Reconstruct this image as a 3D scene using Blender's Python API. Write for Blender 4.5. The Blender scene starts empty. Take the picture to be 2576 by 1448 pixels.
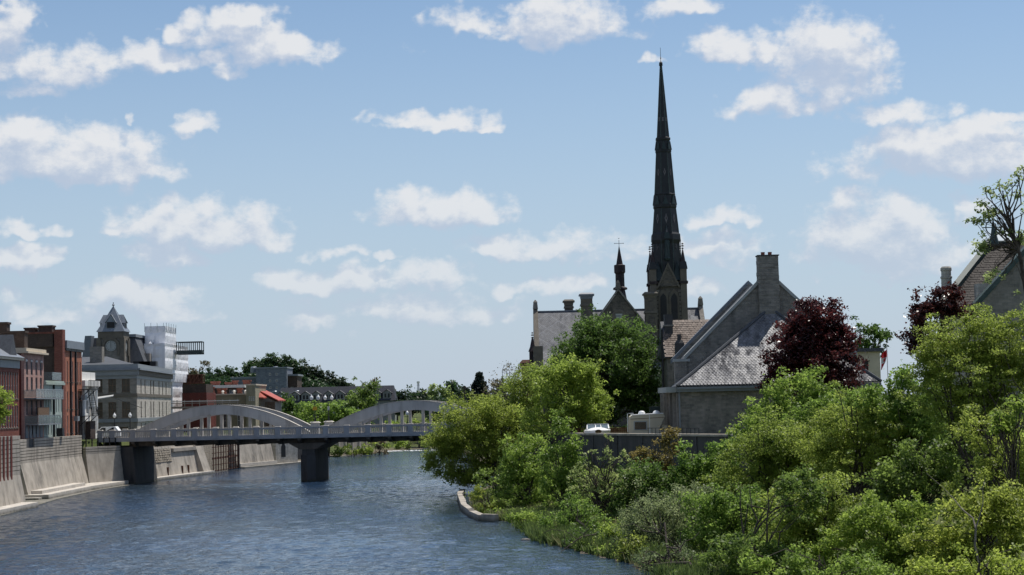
import bpy, math, random
import numpy as np
from mathutils import Vector, Matrix
R = math.radians
SC = bpy.context.scene
COL = SC.collection
# ------------------------------------------------------------------ camera
IW, IH, FPX = 2576.0, 1448.0, 4500.0          # measured picture width, height, focal length in the same units
ROLL, PITCH, EYE = R(1.3), math.atan(291 / 4500), 9.7
_r = Vector((1, 0, 0)); _f = Vector((0, math.cos(PITCH), math.sin(PITCH))); _u = Vector((0, -math.sin(PITCH), math.cos(PITCH)))
cam_d = bpy.data.cameras.new('camera'); cam = bpy.data.objects.new('camera', cam_d); COL.objects.link(cam)
cam_d.sensor_width = 36; cam_d.lens = FPX / IW * 36; cam_d.clip_start = 0.5; cam_d.clip_end = 20000
_cr = _r * math.cos(ROLL) - _u * math.sin(ROLL); _cu = _r * math.sin(ROLL) + _u * math.cos(ROLL); _cb = -_f
cam.matrix_world = Matrix(((_cr.x, _cu.x, _cb.x, 0), (_cr.y, _cu.y, _cb.y, 0), (_cr.z, _cu.z, _cb.z, EYE), (0, 0, 0, 1)))
SC.camera = cam
# ------------------------------------------------------------------ sky, sun, exposure
SUN_EL, SUN_AZ = R(66), R(41)                  # azimuth to the right of the view axis
SKY_STRENGTH, SUN_STRENGTH, EXPOSURE = 0.104, 5.0, 0.0
to_sun = Vector((math.sin(SUN_AZ) * math.cos(SUN_EL), math.cos(SUN_AZ) * math.cos(SUN_EL), math.sin(SUN_EL)))
sun_d = bpy.data.lights.new('sun', 'SUN'); sun_d.energy = SUN_STRENGTH; sun_d.angle = R(0.55); sun_d.color = (1.0, 0.955, 0.88)
sun = bpy.data.objects.new('sun', sun_d); COL.objects.link(sun)
sun.rotation_euler = to_sun.to_track_quat('Z', 'Y').to_euler(); sun.location = (60, 80, 200)
SC.view_settings.view_transform = 'Standard'; SC.view_settings.look = 'None'
SC.view_settings.exposure = EXPOSURE; SC.view_settings.gamma = 1.0
SC.render.engine = 'CYCLES'
SC.cycles.use_denoising = True; SC.cycles.denoiser = 'OPENIMAGEDENOISE'; SC.cycles.denoising_prefilter = 'ACCURATE'
SC.cycles.max_bounces = 8; SC.cycles.diffuse_bounces = 4; SC.cycles.glossy_bounces = 3; SC.cycles.transmission_bounces = 3
SC.cycles.caustics_reflective = False; SC.cycles.caustics_refractive = False
SC.cycles.sample_clamp_direct = 12; SC.cycles.sample_clamp_indirect = 4

def ray(x, y):
    uu, vv = x - IW / 2, IH / 2 - y
    a = uu * math.cos(ROLL) + vv * math.sin(ROLL); b = -uu * math.sin(ROLL) + vv * math.cos(ROLL)
    return _f * FPX + _u * b + _r * a
def P(x, y, D):
    d = ray(x, y); return Vector((0, 0, EYE)) + d * (D / d.y)
def G(x, D, y=1015): return P(x, y, D).x
def Zp(x, y, D): return P(x, y, D).z

# cumulus field of the sky: centre and half size of each cloud as seen (px), amount
CLOUDS = [(30, 70, 70, 95, 1.0), (120, 170, 230, 62, .74), (60, 225, 110, 38, .62), (330, 150, 190, 55, .85), (600, 85, 130, 62, 1.0), (690, 120, 150, 58, 1.0), (480, 70, 60, 42, .85), (560, 165, 70, 36, .8),
          (1175, 45, 105, 55, 1.0), (1420, 55, 165, 72, 1.05), (1300, 75, 80, 42, .8), (1715, 30, 115, 42, .8), (1640, 145, 40, 28, .6),
          (1850, 115, 120, 55, .9), (2060, 140, 160, 100, 1.05), (2120, 205, 110, 80, 1.0), (1950, 250, 110, 60, .85), (2260, 280, 150, 45, .8),
          (2420, 385, 275, 90, 1.1), (2300, 360, 140, 60, .9), (2540, 300, 70, 26, .6), (2200, 590, 175, 100, 1.15), (2300, 650, 170, 60, .85), (2080, 650, 100, 45, .7), (2440, 530, 60, 40, .6), (2500, 640, 90, 60, .7),
          (150, 390, 250, 85, 1.15), (260, 425, 190, 50, 1.0), (60, 400, 130, 75, 1.0), (330, 295, 30, 22, .6), (490, 310, 70, 42, .85),
          (500, 560, 190, 70, 1.15), (590, 595, 130, 42, .95), (330, 575, 80, 26, .75), (430, 645, 130, 45, .8),
          (1100, 300, 150, 38, .95), (1010, 290, 90, 28, .65), (1190, 318, 70, 22, .7), (1110, 530, 175, 58, 1.02), (1220, 540, 80, 40, .75), (1380, 615, 270, 46, .8), (1500, 640, 160, 34, .65), (1820, 545, 100, 30, .7), (1790, 620, 140, 48, .75), (1850, 650, 80, 36, .6),
          (930, 705, 280, 45, .85), (1060, 690, 130, 42, .85), (1000, 770, 260, 50, .65), (1180, 790, 170, 45, .62), (800, 815, 120, 40, .55), (860, 635, 80, 26, .7), (990, 640, 60, 16, .5),
          (330, 745, 170, 52, .85), (440, 790, 130, 42, .75), (60, 765, 130, 44, .7), (160, 800, 150, 34, .6), (55, 660, 95, 42, .9), (40, 580, 80, 32, .75), (150, 580, 36, 30, .5),
          (1370, 720, 130, 38, .75), (1700, 720, 150, 34, .55), (2060, 690, 60, 26, .5), (2180, 700, 60, 20, .45)]
def make_world():
    w = bpy.data.worlds.new('World'); SC.world = w; w.use_nodes = True
    nt = w.node_tree; N = nt.nodes; L = nt.links; N.clear()
    w.cycles.sampling_method = 'NONE'
    g = bpy.data.node_groups.new('cumulus_density', 'ShaderNodeTree')
    g.interface.new_socket('Az', in_out='INPUT', socket_type='NodeSocketFloat')
    g.interface.new_socket('El', in_out='INPUT', socket_type='NodeSocketFloat')
    g.interface.new_socket('Density', in_out='OUTPUT', socket_type='NodeSocketFloat')
    gi = g.nodes.new('NodeGroupInput'); go = g.nodes.new('NodeGroupOutput'); GL = g.links
    def math_(op, a, b=None, c=None, nodes=g.nodes, links=GL, clamp=False):
        n = nodes.new('ShaderNodeMath'); n.operation = op; n.use_clamp = clamp
        for i, q in enumerate((a, b, c)):
            if q is None: continue
            if isinstance(q, (int, float)): n.inputs[i].default_value = q
            else: links.new(q, n.inputs[i])
        return n.outputs[0]
    cmb = g.nodes.new('ShaderNodeCombineXYZ'); GL.new(gi.outputs[0], cmb.inputs[0]); GL.new(gi.outputs[1], cmb.inputs[1])
    def noise(scale, detail, rough, sy, off, dist=0.0):
        mp = g.nodes.new('ShaderNodeMapping'); mp.inputs['Scale'].default_value = (1, sy, 1); mp.inputs['Location'].default_value = (off, off * .37, 0)
        GL.new(cmb.outputs[0], mp.inputs[0])
        n = g.nodes.new('ShaderNodeTexNoise'); n.noise_dimensions = '2D'
        n.inputs['Scale'].default_value = scale; n.inputs['Detail'].default_value = detail; n.inputs['Roughness'].default_value = rough; n.inputs['Distortion'].default_value = dist
        GL.new(mp.outputs[0], n.inputs[0]); return n.outputs[0]
    # warp the lookup so that outlines billow
    wn = g.nodes.new('ShaderNodeTexNoise'); wn.noise_dimensions = '2D'; wn.inputs['Scale'].default_value = 38; wn.inputs['Detail'].default_value = 3; wn.inputs['Roughness'].default_value = .6
    GL.new(cmb.outputs[0], wn.inputs[0])
    ws = g.nodes.new('ShaderNodeVectorMath'); ws.operation = 'SUBTRACT'; GL.new(wn.outputs[1], ws.inputs[0]); ws.inputs[1].default_value = (.5, .5, .5)
    wm = g.nodes.new('ShaderNodeVectorMath'); wm.operation = 'MULTIPLY_ADD'; GL.new(ws.outputs[0], wm.inputs[0]); wm.inputs[1].default_value = (.05, .022, 0); GL.new(cmb.outputs[0], wm.inputs[2])
    acc = None
    for (cx, cy, rx, ry, amt) in CLOUDS:
        d = ray(cx, cy + ry * .22).normalized(); k = 1.0; ry *= 1.12
        az, el = math.atan2(d.x, d.y), math.asin(d.z); sx, sy = FPX / (rx * k), FPX / (ry * k)
        m = g.nodes.new('ShaderNodeVectorMath'); m.operation = 'MULTIPLY_ADD'; GL.new(wm.outputs[0], m.inputs[0]); m.inputs[1].default_value = (sx, sy, 0); m.inputs[2].default_value = (-az * sx, -el * sy, math.sqrt(max(0., 1.15 - amt) * 1.0))
        lo = g.nodes.new('ShaderNodeVectorMath'); lo.operation = 'MULTIPLY_ADD'; GL.new(wm.outputs[0], lo.inputs[0]); lo.inputs[1].default_value = (sx, -1.9 * sy, 0); lo.inputs[2].default_value = (-az * sx, 1.9 * el * sy, m.inputs[2].default_value[2])
        mm = g.nodes.new('ShaderNodeVectorMath'); mm.operation = 'MAXIMUM'; GL.new(m.outputs[0], mm.inputs[0]); GL.new(lo.outputs[0], mm.inputs[1])      # domed top, flat base
        q = g.nodes.new('ShaderNodeVectorMath'); q.operation = 'DOT_PRODUCT'; GL.new(mm.outputs[0], q.inputs[0]); GL.new(mm.outputs[0], q.inputs[1])
        acc = q.outputs[1] if acc is None else math_('MINIMUM', acc, q.outputs[1])
    blob = math_('MAXIMUM', math_('MULTIPLY_ADD', acc, -.8, 1.2), -.6)
    # the same sort of field goes on outside the view
    far = noise(7.5, 2, .5, 2.2, 3.1)
    farv = math_('MULTIPLY_ADD', far, 6.0, -3.15)
    aa = math_('ABSOLUTE', gi.outputs[0])
    o1 = math_('SUBTRACT', aa, .34); o2 = math_('SUBTRACT', gi.outputs[1], .24)
    outm = math_('MULTIPLY', math_('MAXIMUM', o1, o2), 12, clamp=True)
    base = math_('MULTIPLY_ADD', outm, math_('SUBTRACT', farv, blob), blob)
    n1 = noise(27, 7, .64, 1.45, 1.7)
    er = math_('MULTIPLY_ADD', n1, 2.5, -1.33)
    den = math_('ADD', base, er)
    GL.new(den, go.inputs[0])
    # --- world
    tc = N.new('ShaderNodeTexCoord'); sep = N.new('ShaderNodeSeparateXYZ'); L.new(tc.outputs['Generated'], sep.inputs[0])
    def m2(op, a, b=None, c=None, clamp=False): return math_(op, a, b, c, N, L, clamp)
    az = m2('ARCTAN2', sep.outputs[0], sep.outputs[1]); el = m2('ARCSINE', sep.outputs[2])
    def dens(du, dv):
        n = N.new('ShaderNodeGroup'); n.node_tree = g
        L.new(m2('ADD', az, du), n.inputs[0]); L.new(m2('ADD', el, dv), n.inputs[1]); return n.outputs[0]
    d0 = dens(0, 0); d1 = dens(.003, .011)
    def ramp(v, lo, hi):
        n = N.new('ShaderNodeMapRange'); n.interpolation_type = 'SMOOTHSTEP'; L.new(v, n.inputs[0])
        n.inputs[1].default_value = lo; n.inputs[2].default_value = hi; return n.outputs[0]
    alpha = ramp(d0, -.12, .8)
    shade = m2('SUBTRACT', d0, d1)                       # positive on sun-facing tops, negative on bases
    lit = ramp(m2('MULTIPLY_ADD', m2('MAXIMUM', d1, 0.0), -.22, shade), -.7, .8)
    alpha = m2('MULTIPLY', alpha, m2('MULTIPLY_ADD', lit, .24, .74))
    sky = N.new('ShaderNodeTexSky'); sky.sky_type = 'NISHITA'; sky.sun_disc = False
    sky.sun_elevation = SUN_EL; sky.sun_rotation = SUN_AZ; sky.altitude = 300; sky.air_density = 1.0; sky.dust_density = .25; sky.ozone_density = 1.6
    cc = N.new('ShaderNodeMix'); cc.data_type = 'RGBA'
    cc.inputs[6].default_value = (*CLOUD_BASE, 1); cc.inputs[7].default_value = (*CLOUD_TOP, 1); L.new(lit, cc.inputs[0])
    # clouds near the horizon are seen through more air
    fade = ramp(el, .0, .15); al = m2('MULTIPLY', alpha, m2('MULTIPLY_ADD', fade, .5, .46))
    up = ramp(el, -.03, -.005); al = m2('MULTIPLY', al, up)
    hs = N.new('ShaderNodeHueSaturation'); L.new(sky.outputs[0], hs.inputs['Color']); hs.inputs['Saturation'].default_value = SKY_SAT; hs.inputs['Value'].default_value = 1.0
    hz = N.new('ShaderNodeMix'); hz.data_type = 'RGBA'; L.new(m2('MULTIPLY_ADD', ramp(el, -.02, .26), -.85, .85), hz.inputs[0]); L.new(hs.outputs[0], hz.inputs[6]); hz.inputs[7].default_value = (*HORIZON, 1)
    mx = N.new('ShaderNodeMix'); mx.data_type = 'RGBA'; L.new(al, mx.inputs[0]); L.new(hz.outputs[2], mx.inputs[6]); L.new(cc.outputs[2], mx.inputs[7])
    bg = N.new('ShaderNodeBackground'); bg.inputs['Strength'].default_value = SKY_STRENGTH; L.new(mx.outputs[2], bg.inputs['Color'])
    out = N.new('ShaderNodeOutputWorld'); L.new(bg.outputs[0], out.inputs['Surface'])
HORIZON, CLOUD_BASE, CLOUD_TOP, SKY_SAT = (4.25, 5.25, 6.75), (4.9, 5.5, 6.7), (7.7, 7.8, 8.0), 1.03
make_world()

# ------------------------------------------------------------------ materials
MATS = {}
def new_mat(name):
    m = bpy.data.materials.new(name); m.use_nodes = True
    nt = m.node_tree; b = nt.nodes['Principled BSDF']; MATS[name] = m
    return m, nt.nodes, nt.links, b
def _noise(N, L, vec, scale, detail=4, rough=.6, sc=(1, 1, 1)):
    mp = N.new('ShaderNodeMapping'); mp.inputs['Scale'].default_value = sc; L.new(vec, mp.inputs[0])
    n = N.new('ShaderNodeTexNoise'); n.inputs['Scale'].default_value = scale; n.inputs['Detail'].default_value = detail; n.inputs['Roughness'].default_value = rough
    L.new(mp.outputs[0], n.inputs[0]); return n.outputs[0]
def _rng(N, L, v, a, b, lo, hi):
    n = N.new('ShaderNodeMapRange'); L.new(v, n.inputs[0])
    for i, q in enumerate((a, b, lo, hi)): n.inputs[i + 1].default_value = q
    return n.outputs[0]
def _mul(N, L, col, f):
    n = N.new('ShaderNodeVectorMath'); n.operation = 'SCALE'; L.new(col, n.inputs[0])
    if isinstance(f, (int, float)): n.inputs['Scale'].default_value = f
    else: L.new(f, n.inputs['Scale'])
    return n.outputs[0]
def _mix(N, L, fac, a, b):
    n = N.new('ShaderNodeMix'); n.data_type = 'RGBA'
    for s, q in ((0, fac), (6, a), (7, b)):
        if isinstance(q, (int, float)): n.inputs[s].default_value = q
        elif isinstance(q, tuple): n.inputs[s].default_value = (*q, 1)
        else: L.new(q, n.inputs[s])
    return n.outputs[2]
def simple(name, c, rough=.8, var=.18, scale=1.5, bump=0., spec=.3, metal=0., stain=0., stain_c=(.03, .028, .025), bscale=None, streak=.12):
    m, N, L, b = new_mat(name)
    geo = N.new('ShaderNodeNewGeometry'); pos = geo.outputs['Position']
    n = _noise(N, L, pos, scale); col = N.new('ShaderNodeRGB'); col.outputs[0].default_value = (*c, 1)
    v = _mul(N, L, col.outputs[0], _rng(N, L, n, .25, .75, 1 - var, 1 + var))
    if stain:
        s = _noise(N, L, pos, 1.1, 5, .65, (1, 1, streak)); s2 = _noise(N, L, pos, .23, 3, .6)
        sm = N.new('ShaderNodeMath'); sm.operation = 'MULTIPLY'; L.new(_rng(N, L, s, .45, .72, 0, 1), sm.inputs[0]); L.new(_rng(N, L, s2, .35, .65, .1, stain), sm.inputs[1])
        v = _mix(N, L, sm.outputs[0], v, stain_c)
    L.new(v, b.inputs['Base Color']); b.inputs['Roughness'].default_value = rough
    b.inputs['Specular IOR Level'].default_value = spec; b.inputs['Metallic'].default_value = metal
    if name in ('concrete_old', 'concrete_dark', 'concrete_pale'):           # algae band at the waterline
        sp = N.new('ShaderNodeSeparateXYZ'); L.new(pos, sp.inputs[0]); az = N.new('ShaderNodeMath'); az.operation = 'MULTIPLY_ADD'; L.new(n, az.inputs[0]); az.inputs[1].default_value = -.7; L.new(sp.outputs[2], az.inputs[2])
        v2 = _mix(N, L, _rng(N, L, az.outputs[0], -.3, .05, .8, 0), v, (.05, .05, .035)); L.new(v2, b.inputs['Base Color'])
    if bump:
        bn = N.new('ShaderNodeBump'); bn.inputs['Strength'].default_value = bump; bn.inputs['Distance'].default_value = .05
        L.new(_noise(N, L, pos, bscale or scale * 4, 5), bn.inputs['Height']); L.new(bn.outputs[0], b.inputs['Normal'])
    return m
def masonry(name, c1, c2, mortar, bw, bh, bump=.5, msize=.06, stain=.35, var=.2, rough=.85):
    m, N, L, b = new_mat(name)
    geo = N.new('ShaderNodeNewGeometry'); sp = N.new('ShaderNodeSeparateXYZ'); L.new(geo.outputs['Position'], sp.inputs[0])
    ad = N.new('ShaderNodeMath'); ad.operation = 'ADD'; L.new(sp.outputs[0], ad.inputs[0]); L.new(sp.outputs[1], ad.inputs[1])
    cb = N.new('ShaderNodeCombineXYZ'); L.new(ad.outputs[0], cb.inputs[0]); L.new(sp.outputs[2], cb.inputs[1])
    br = N.new('ShaderNodeTexBrick'); br.inputs['Scale'].default_value = 1.0; br.inputs['Brick Width'].default_value = bw; br.inputs['Row Height'].default_value = bh
    br.inputs['Mortar Size'].default_value = msize * bh; br.inputs['Color1'].default_value = (*c1, 1); br.inputs['Color2'].default_value = (*c2, 1); br.inputs['Mortar'].default_value = (*mortar, 1)
    br.inputs['Bias'].default_value = 0.0; L.new(cb.outputs[0], br.inputs['Vector'])
    n = _noise(N, L, geo.outputs['Position'], 1.3, 5, .65)
    v = _mul(N, L, br.outputs[0], _rng(N, L, n, .25, .75, 1 - var, 1 + var))
    s = _noise(N, L, geo.outputs['Position'], .8, 5, .65, (1, 1, .25))
    v = _mix(N, L, _rng(N, L, s, .5, .8, 0, stain), v, (.03, .028, .026))
    L.new(v, b.inputs['Base Color']); b.inputs['Roughness'].default_value = rough; b.inputs['Specular IOR Level'].default_value = .25
    bn = N.new('ShaderNodeBump'); bn.inputs['Strength'].default_value = bump; bn.inputs['Distance'].default_value = .03
    hh = N.new('ShaderNodeMath'); hh.operation = 'SUBTRACT'; L.new(_noise(N, L, geo.outputs['Position'], 9, 4), hh.inputs[0]); L.new(br.outputs['Fac'], hh.inputs[1])
    L.new(hh.outputs[0], bn.inputs['Height']); L.new(bn.outputs[0], b.inputs['Normal'])
    return m
def glassy(name, c=(.018, .022, .028), rough=.07):
    m, N, L, b = new_mat(name); b.inputs['Base Color'].default_value = (*c, 1); b.inputs['Roughness'].default_value = rough; b.inputs['Specular IOR Level'].default_value = .5
    return m
def slate(name, c, pale=None, stain=.5, rough=.5, spec=.5, rows=None, diamonds=None):
    """roof slates: every piece its own tone, weather stains running down the slope; rows=(dir up slope, dir along, row height, slate width) draws far slates"""
    m, N, L, b = new_mat(name); geo = N.new('ShaderNodeNewGeometry'); oi = N.new('ShaderNodeObjectInfo')
    pos = geo.outputs['Position']
    if rows:
        du, da, rh, sw = rows
        def dot(v):
            n = N.new('ShaderNodeVectorMath'); n.operation = 'DOT_PRODUCT'; L.new(pos, n.inputs[0]); n.inputs[1].default_value = v; return n.outputs['Value']
        a, u = dot(da), dot(du)
        cb = N.new('ShaderNodeCombineXYZ'); L.new(a, cb.inputs[0]); L.new(u, cb.inputs[1])
        br = N.new('ShaderNodeTexBrick'); br.inputs['Scale'].default_value = 1; br.inputs['Brick Width'].default_value = sw; br.inputs['Row Height'].default_value = rh
        br.inputs['Mortar Size'].default_value = rh * .07; br.inputs['Mortar'].default_value = tuple(q * .45 for q in c) + (1,)
        br.inputs['Color1'].default_value = tuple(q * .8 for q in c) + (1,); br.inputs['Color2'].default_value = tuple(q * 1.2 for q in c) + (1,)
        L.new(cb.outputs[0], br.inputs['Vector']); v = br.outputs[0]
        if diamonds:
            # band of paler slates laid in a lattice
            def tri(x, per):
                n = N.new('ShaderNodeMath'); n.operation = 'PINGPONG'; L.new(x, n.inputs[0]); n.inputs[1].default_value = per; return n.outputs[0]
            s = N.new('ShaderNodeMath'); s.operation = 'ADD'; L.new(a, s.inputs[0]); L.new(u, s.inputs[1])
            d = N.new('ShaderNodeMath'); d.operation = 'SUBTRACT'; L.new(a, d.inputs[0]); L.new(u, d.inputs[1])
            mn = N.new('ShaderNodeMath'); mn.operation = 'MINIMUM'; L.new(tri(s.outputs[0], diamonds), mn.inputs[0]); L.new(tri(d.outputs[0], diamonds), mn.inputs[1])
            v = _mix(N, L, _rng(N, L, mn.outputs[0], .08, .16, .42, 0), v, tuple(min(1, q * 1.75) for q in c))
    else:
        ad = N.new('ShaderNodeMath'); ad.operation = 'ADD'; L.new(oi.outputs['Random'], ad.inputs[0]); L.new(geo.outputs['Random Per Island'], ad.inputs[1])
        fr = N.new('ShaderNodeMath'); fr.operation = 'FRACT'; L.new(ad.outputs[0], fr.inputs[0])
        v = _mix(N, L, fr.outputs[0], tuple(q * .74 for q in c), tuple(min(1, q * 1.22) for q in c))
    s = _noise(N, L, pos, 1.1, 6, .72, (1, .45, .45)); s2 = _noise(N, L, pos, .24, 3, .6)
    sm = N.new('ShaderNodeMath'); sm.operation = 'MULTIPLY'; L.new(_rng(N, L, s, .47, .66, 0, 1), sm.inputs[0]); L.new(_rng(N, L, s2, .4, .58, .12, stain), sm.inputs[1])
    v = _mix(N, L, sm.outputs[0], v, (.035, .033, .033))
    L.new(v, b.inputs['Base Color']); L.new(_rng(N, L, sm.outputs[0], 0, .7, rough, .95), b.inputs['Roughness']); L.new(_rng(N, L, sm.outputs[0], 0, .6, spec, .03), b.inputs['Specular IOR Level'])
    return m
def leafmat(name, c1, c2, trans=.5, rough=.5, tc=None):
    """leaf with own tone per spray; light comes through the blade"""
    m, N, L, b = new_mat(name); at = N.new('ShaderNodeAttribute'); at.attribute_name = 'tint'
    v = _mix(N, L, at.outputs['Fac'], c1, c2); oi = N.new('ShaderNodeObjectInfo')      # every tree a little different
    hv = N.new('ShaderNodeHueSaturation'); L.new(_rng(N, L, oi.outputs['Random'], 0, 1, .487, .515), hv.inputs['Hue']); L.new(_rng(N, L, oi.outputs['Random'], 0, 1, 1.26, .86), hv.inputs['Value']); L.new(v, hv.inputs['Color']); v = hv.outputs[0]
    N.remove(b)
    d = N.new('ShaderNodeBsdfPrincipled'); d.inputs['Roughness'].default_value = rough; d.inputs['Specular IOR Level'].default_value = .35; L.new(v, d.inputs['Base Color'])
    t = N.new('ShaderNodeBsdfTranslucent')
    hs = N.new('ShaderNodeHueSaturation'); hs.inputs['Value'].default_value = 1.88; hs.inputs['Saturation'].default_value = .92; L.new(v, hs.inputs['Color']); L.new(hs.outputs[0], t.inputs[0])
    mx = N.new('ShaderNodeMixShader'); mx.inputs[0].default_value = trans; L.new(d.outputs[0], mx.inputs[1]); L.new(t.outputs[0], mx.inputs[2])
    L.new(mx.outputs[0], N['Material Output'].inputs['Surface']); return m

simple('concrete_old', (.37, .33, .28), stain=1.0, stain_c=(.085, .078, .07), scale=.7, var=.24, bump=.25, bscale=6)
simple('concrete_pale', (.50, .46, .41), stain=.5, stain_c=(.16, .15, .13), scale=1.2, bump=.15)
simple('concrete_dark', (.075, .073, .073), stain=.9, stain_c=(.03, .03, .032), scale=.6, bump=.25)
simple('concrete_bridge', (.47, .455, .44), stain=.8, stain_c=(.15, .135, .12), scale=.5, var=.1, bump=.1)
simple('concrete_rail', (.33, .335, .355), stain=.4, stain_c=(.17, .165, .16), scale=.9, var=.12, bump=.1)
simple('beam_dark', (.10, .085, .07), stain=.7, var=.3)
simple('asphalt', (.05, .05, .05), var=.25, scale=6)
simple('paving', (.28, .27, .25), var=.15, scale=2)
masonry('brick_red', (.17, .052, .038), (.215, .072, .05), (.2, .14, .115), .22, .075)
masonry('brick_orange', (.35, .13, .08), (.41, .165, .10), (.32, .22, .17), .22, .075)
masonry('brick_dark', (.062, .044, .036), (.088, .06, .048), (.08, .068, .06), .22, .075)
masonry('brick_maroon', (.13, .032, .026), (.17, .045, .035), (.12, .07, .06), .22, .075)
masonry('brick_pink', (.44, .25, .21), (.50, .31, .26), (.38, .29, .26), .22, .075)
masonry('stone_tan', (.40, .37, .32), (.54, .50, .44), (.42, .39, .34), .62, .3, msize=.1, stain=.5)
masonry('stone_grey', (.19, .175, .155), (.29, .265, .23), (.25, .235, .21), .5, .25, msize=.1, stain=.6, bump=.8)
masonry('stone_church', (.085, .077, .07), (.15, .13, .105), (.12, .11, .095), .55, .28, msize=.1, stain=.65, bump=.8)
masonry('stone_rubble', (.36, .31, .24), (.27, .235, .19), (.33, .29, .24), .7, .3, msize=.14, stain=.6, bump=1.0)
masonry('stone_blue', (.12, .135, .17), (.18, .20, .235), (.15, .17, .2), .8, .4, msize=.08, stain=.2)
simple('ashlar', (.14, .122, .098), var=.2, scale=1.5, stain=.5, stain_c=(.1, .085, .07))
simple('white_paint', (.74, .72, .68), var=.08, stain=.3, stain_c=(.35, .33, .3), rough=.6)
simple('white_clean', (.8, .8, .8), var=.05, rough=.45)
simple('green_paint', (.36, .42, .38), var=.12, stain=.4, stain_c=(.2, .22, .2), rough=.6)
simple('cream_paint', (.60, .53, .40), var=.07, stain=.25, stain_c=(.35, .3, .22), rough=.6)
simple('cream_trim', (.55, .47, .36), var=.1, rough=.7)
simple('olive_render', (.29, .26, .18), var=.12, stain=.4, scale=.7)
simple('grey_trim', (.22, .24, .255), var=.1, rough=.5)
simple('grey_siding', (.36, .37, .36), var=.1)
simple('dark_roof', (.075, .08, .09), var=.25, scale=3, rough=.7)
simple('dormer_shade_grey', (.19, .195, .2), var=.1)  # cream dormers in shade: the shade is put into this grey
simple('dark_shingle', (.035, .038, .05), var=.3, scale=4, rough=.8)
simple('lead_roof', (.17, .19, .22), var=.15, scale=2, rough=.45, spec=.5)
simple('red_roof', (.36, .075, .05), var=.15, scale=2, rough=.6)
simple('black_metal', (.02, .02, .022), var=.2, rough=.5)
simple('green_steel', (.03, .045, .045), var=.2, rough=.5)
simple('rust', (.10, .045, .03), var=.4, scale=3, rough=.85)
simple('copper_green', (.055, .08, .075), var=.25, scale=2, rough=.6)
simple('chrome', (.55, .56, .58), var=.05, metal=.9, rough=.25, spec=.5)
simple('rubber', (.02, .02, .02), rough=.8)
simple('timber', (.16, .10, .06), var=.3, scale=5)
simple('timber_grey', (.27, .24, .21), var=.25, scale=3, stain=.4)
simple('timber_fence', (.16, .07, .04), var=.3, scale=4)
simple('spire_slate', (.017, .0185, .021), var=.3, scale=2.2, rough=.55, spec=.4)
simple('spire_pale', (.15, .135, .14), var=.3, scale=3, rough=.6)
simple('oxblood', (.036, .024, .025), var=.3, scale=2, rough=.6)
simple('bark', (.075, .06, .048), var=.35, scale=5, bump=.6, rough=.9)
simple('bark_pale', (.17, .15, .125), var=.35, scale=5, bump=.6, rough=.9)
simple('rock', (.16, .15, .135), var=.3, scale=2.5, bump=.6)
simple('sign_yellow', (.62, .35, .03), var=.05, rough=.5)
simple('flag_red', (.55, .02, .03), var=.05, rough=.7); simple('flag_white', (.78, .77, .76), var=.04, rough=.7)
simple('foam', (.75, .76, .76), var=.1, scale=4, rough=.6)
simple('pot', (.24, .085, .055), var=.15)
simple('awning', (.42, .42, .41), var=.15, scale=2)
glassy('glass'); glassy('glass_tan', (.05, .042, .03), .25); glassy('glass_pale', (.12, .16, .19), .1)
def globe():
    m, N, L, b = new_mat('lamp_globe'); b.inputs['Base Color'].default_value = (.78, .77, .74, 1); b.inputs['Roughness'].default_value = .2
    b.inputs['Subsurface Weight'].default_value = .0
globe()
def railglass():
    m, N, L, b = new_mat('rail_glass'); b.inputs['Base Color'].default_value = (.55, .66, .66, 1); b.inputs['Roughness'].default_value = .08
    b.inputs['Transmission Weight'].default_value = .75; b.inputs['IOR'].default_value = 1.1; b.inputs['Alpha'].default_value = .75
railglass()
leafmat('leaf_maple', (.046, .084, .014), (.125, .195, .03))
leafmat('leaf_yellow', (.108, .148, .018), (.238, .30, .044))
leafmat('leaf_bright', (.10, .16, .018), (.225, .31, .046))
leafmat('leaf_lime', (.145, .2, .02), (.30, .37, .05))
leafmat('leaf_willow', (.11, .145, .055), (.21, .25, .11))
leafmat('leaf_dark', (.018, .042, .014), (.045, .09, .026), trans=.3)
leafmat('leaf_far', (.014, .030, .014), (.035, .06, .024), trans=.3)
leafmat('leaf_pale', (.12, .17, .05), (.22, .27, .09))
leafmat('leaf_crimson', (.026, .008, .008), (.085, .02, .017), trans=.35, rough=.32)
leafmat('leaf_bronze', (.12, .105, .025), (.22, .155, .045))
leafmat('leaf_brown', (.09, .075, .04), (.14, .125, .06), trans=.3)
leafmat('leaf_conifer', (.010, .020, .014), (.022, .038, .024), trans=.15)
leafmat('grass_blade', (.05, .08, .018), (.115, .155, .04), trans=.4)
leafmat('reed', (.10, .11, .04), (.17, .17, .075), trans=.35)

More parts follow.
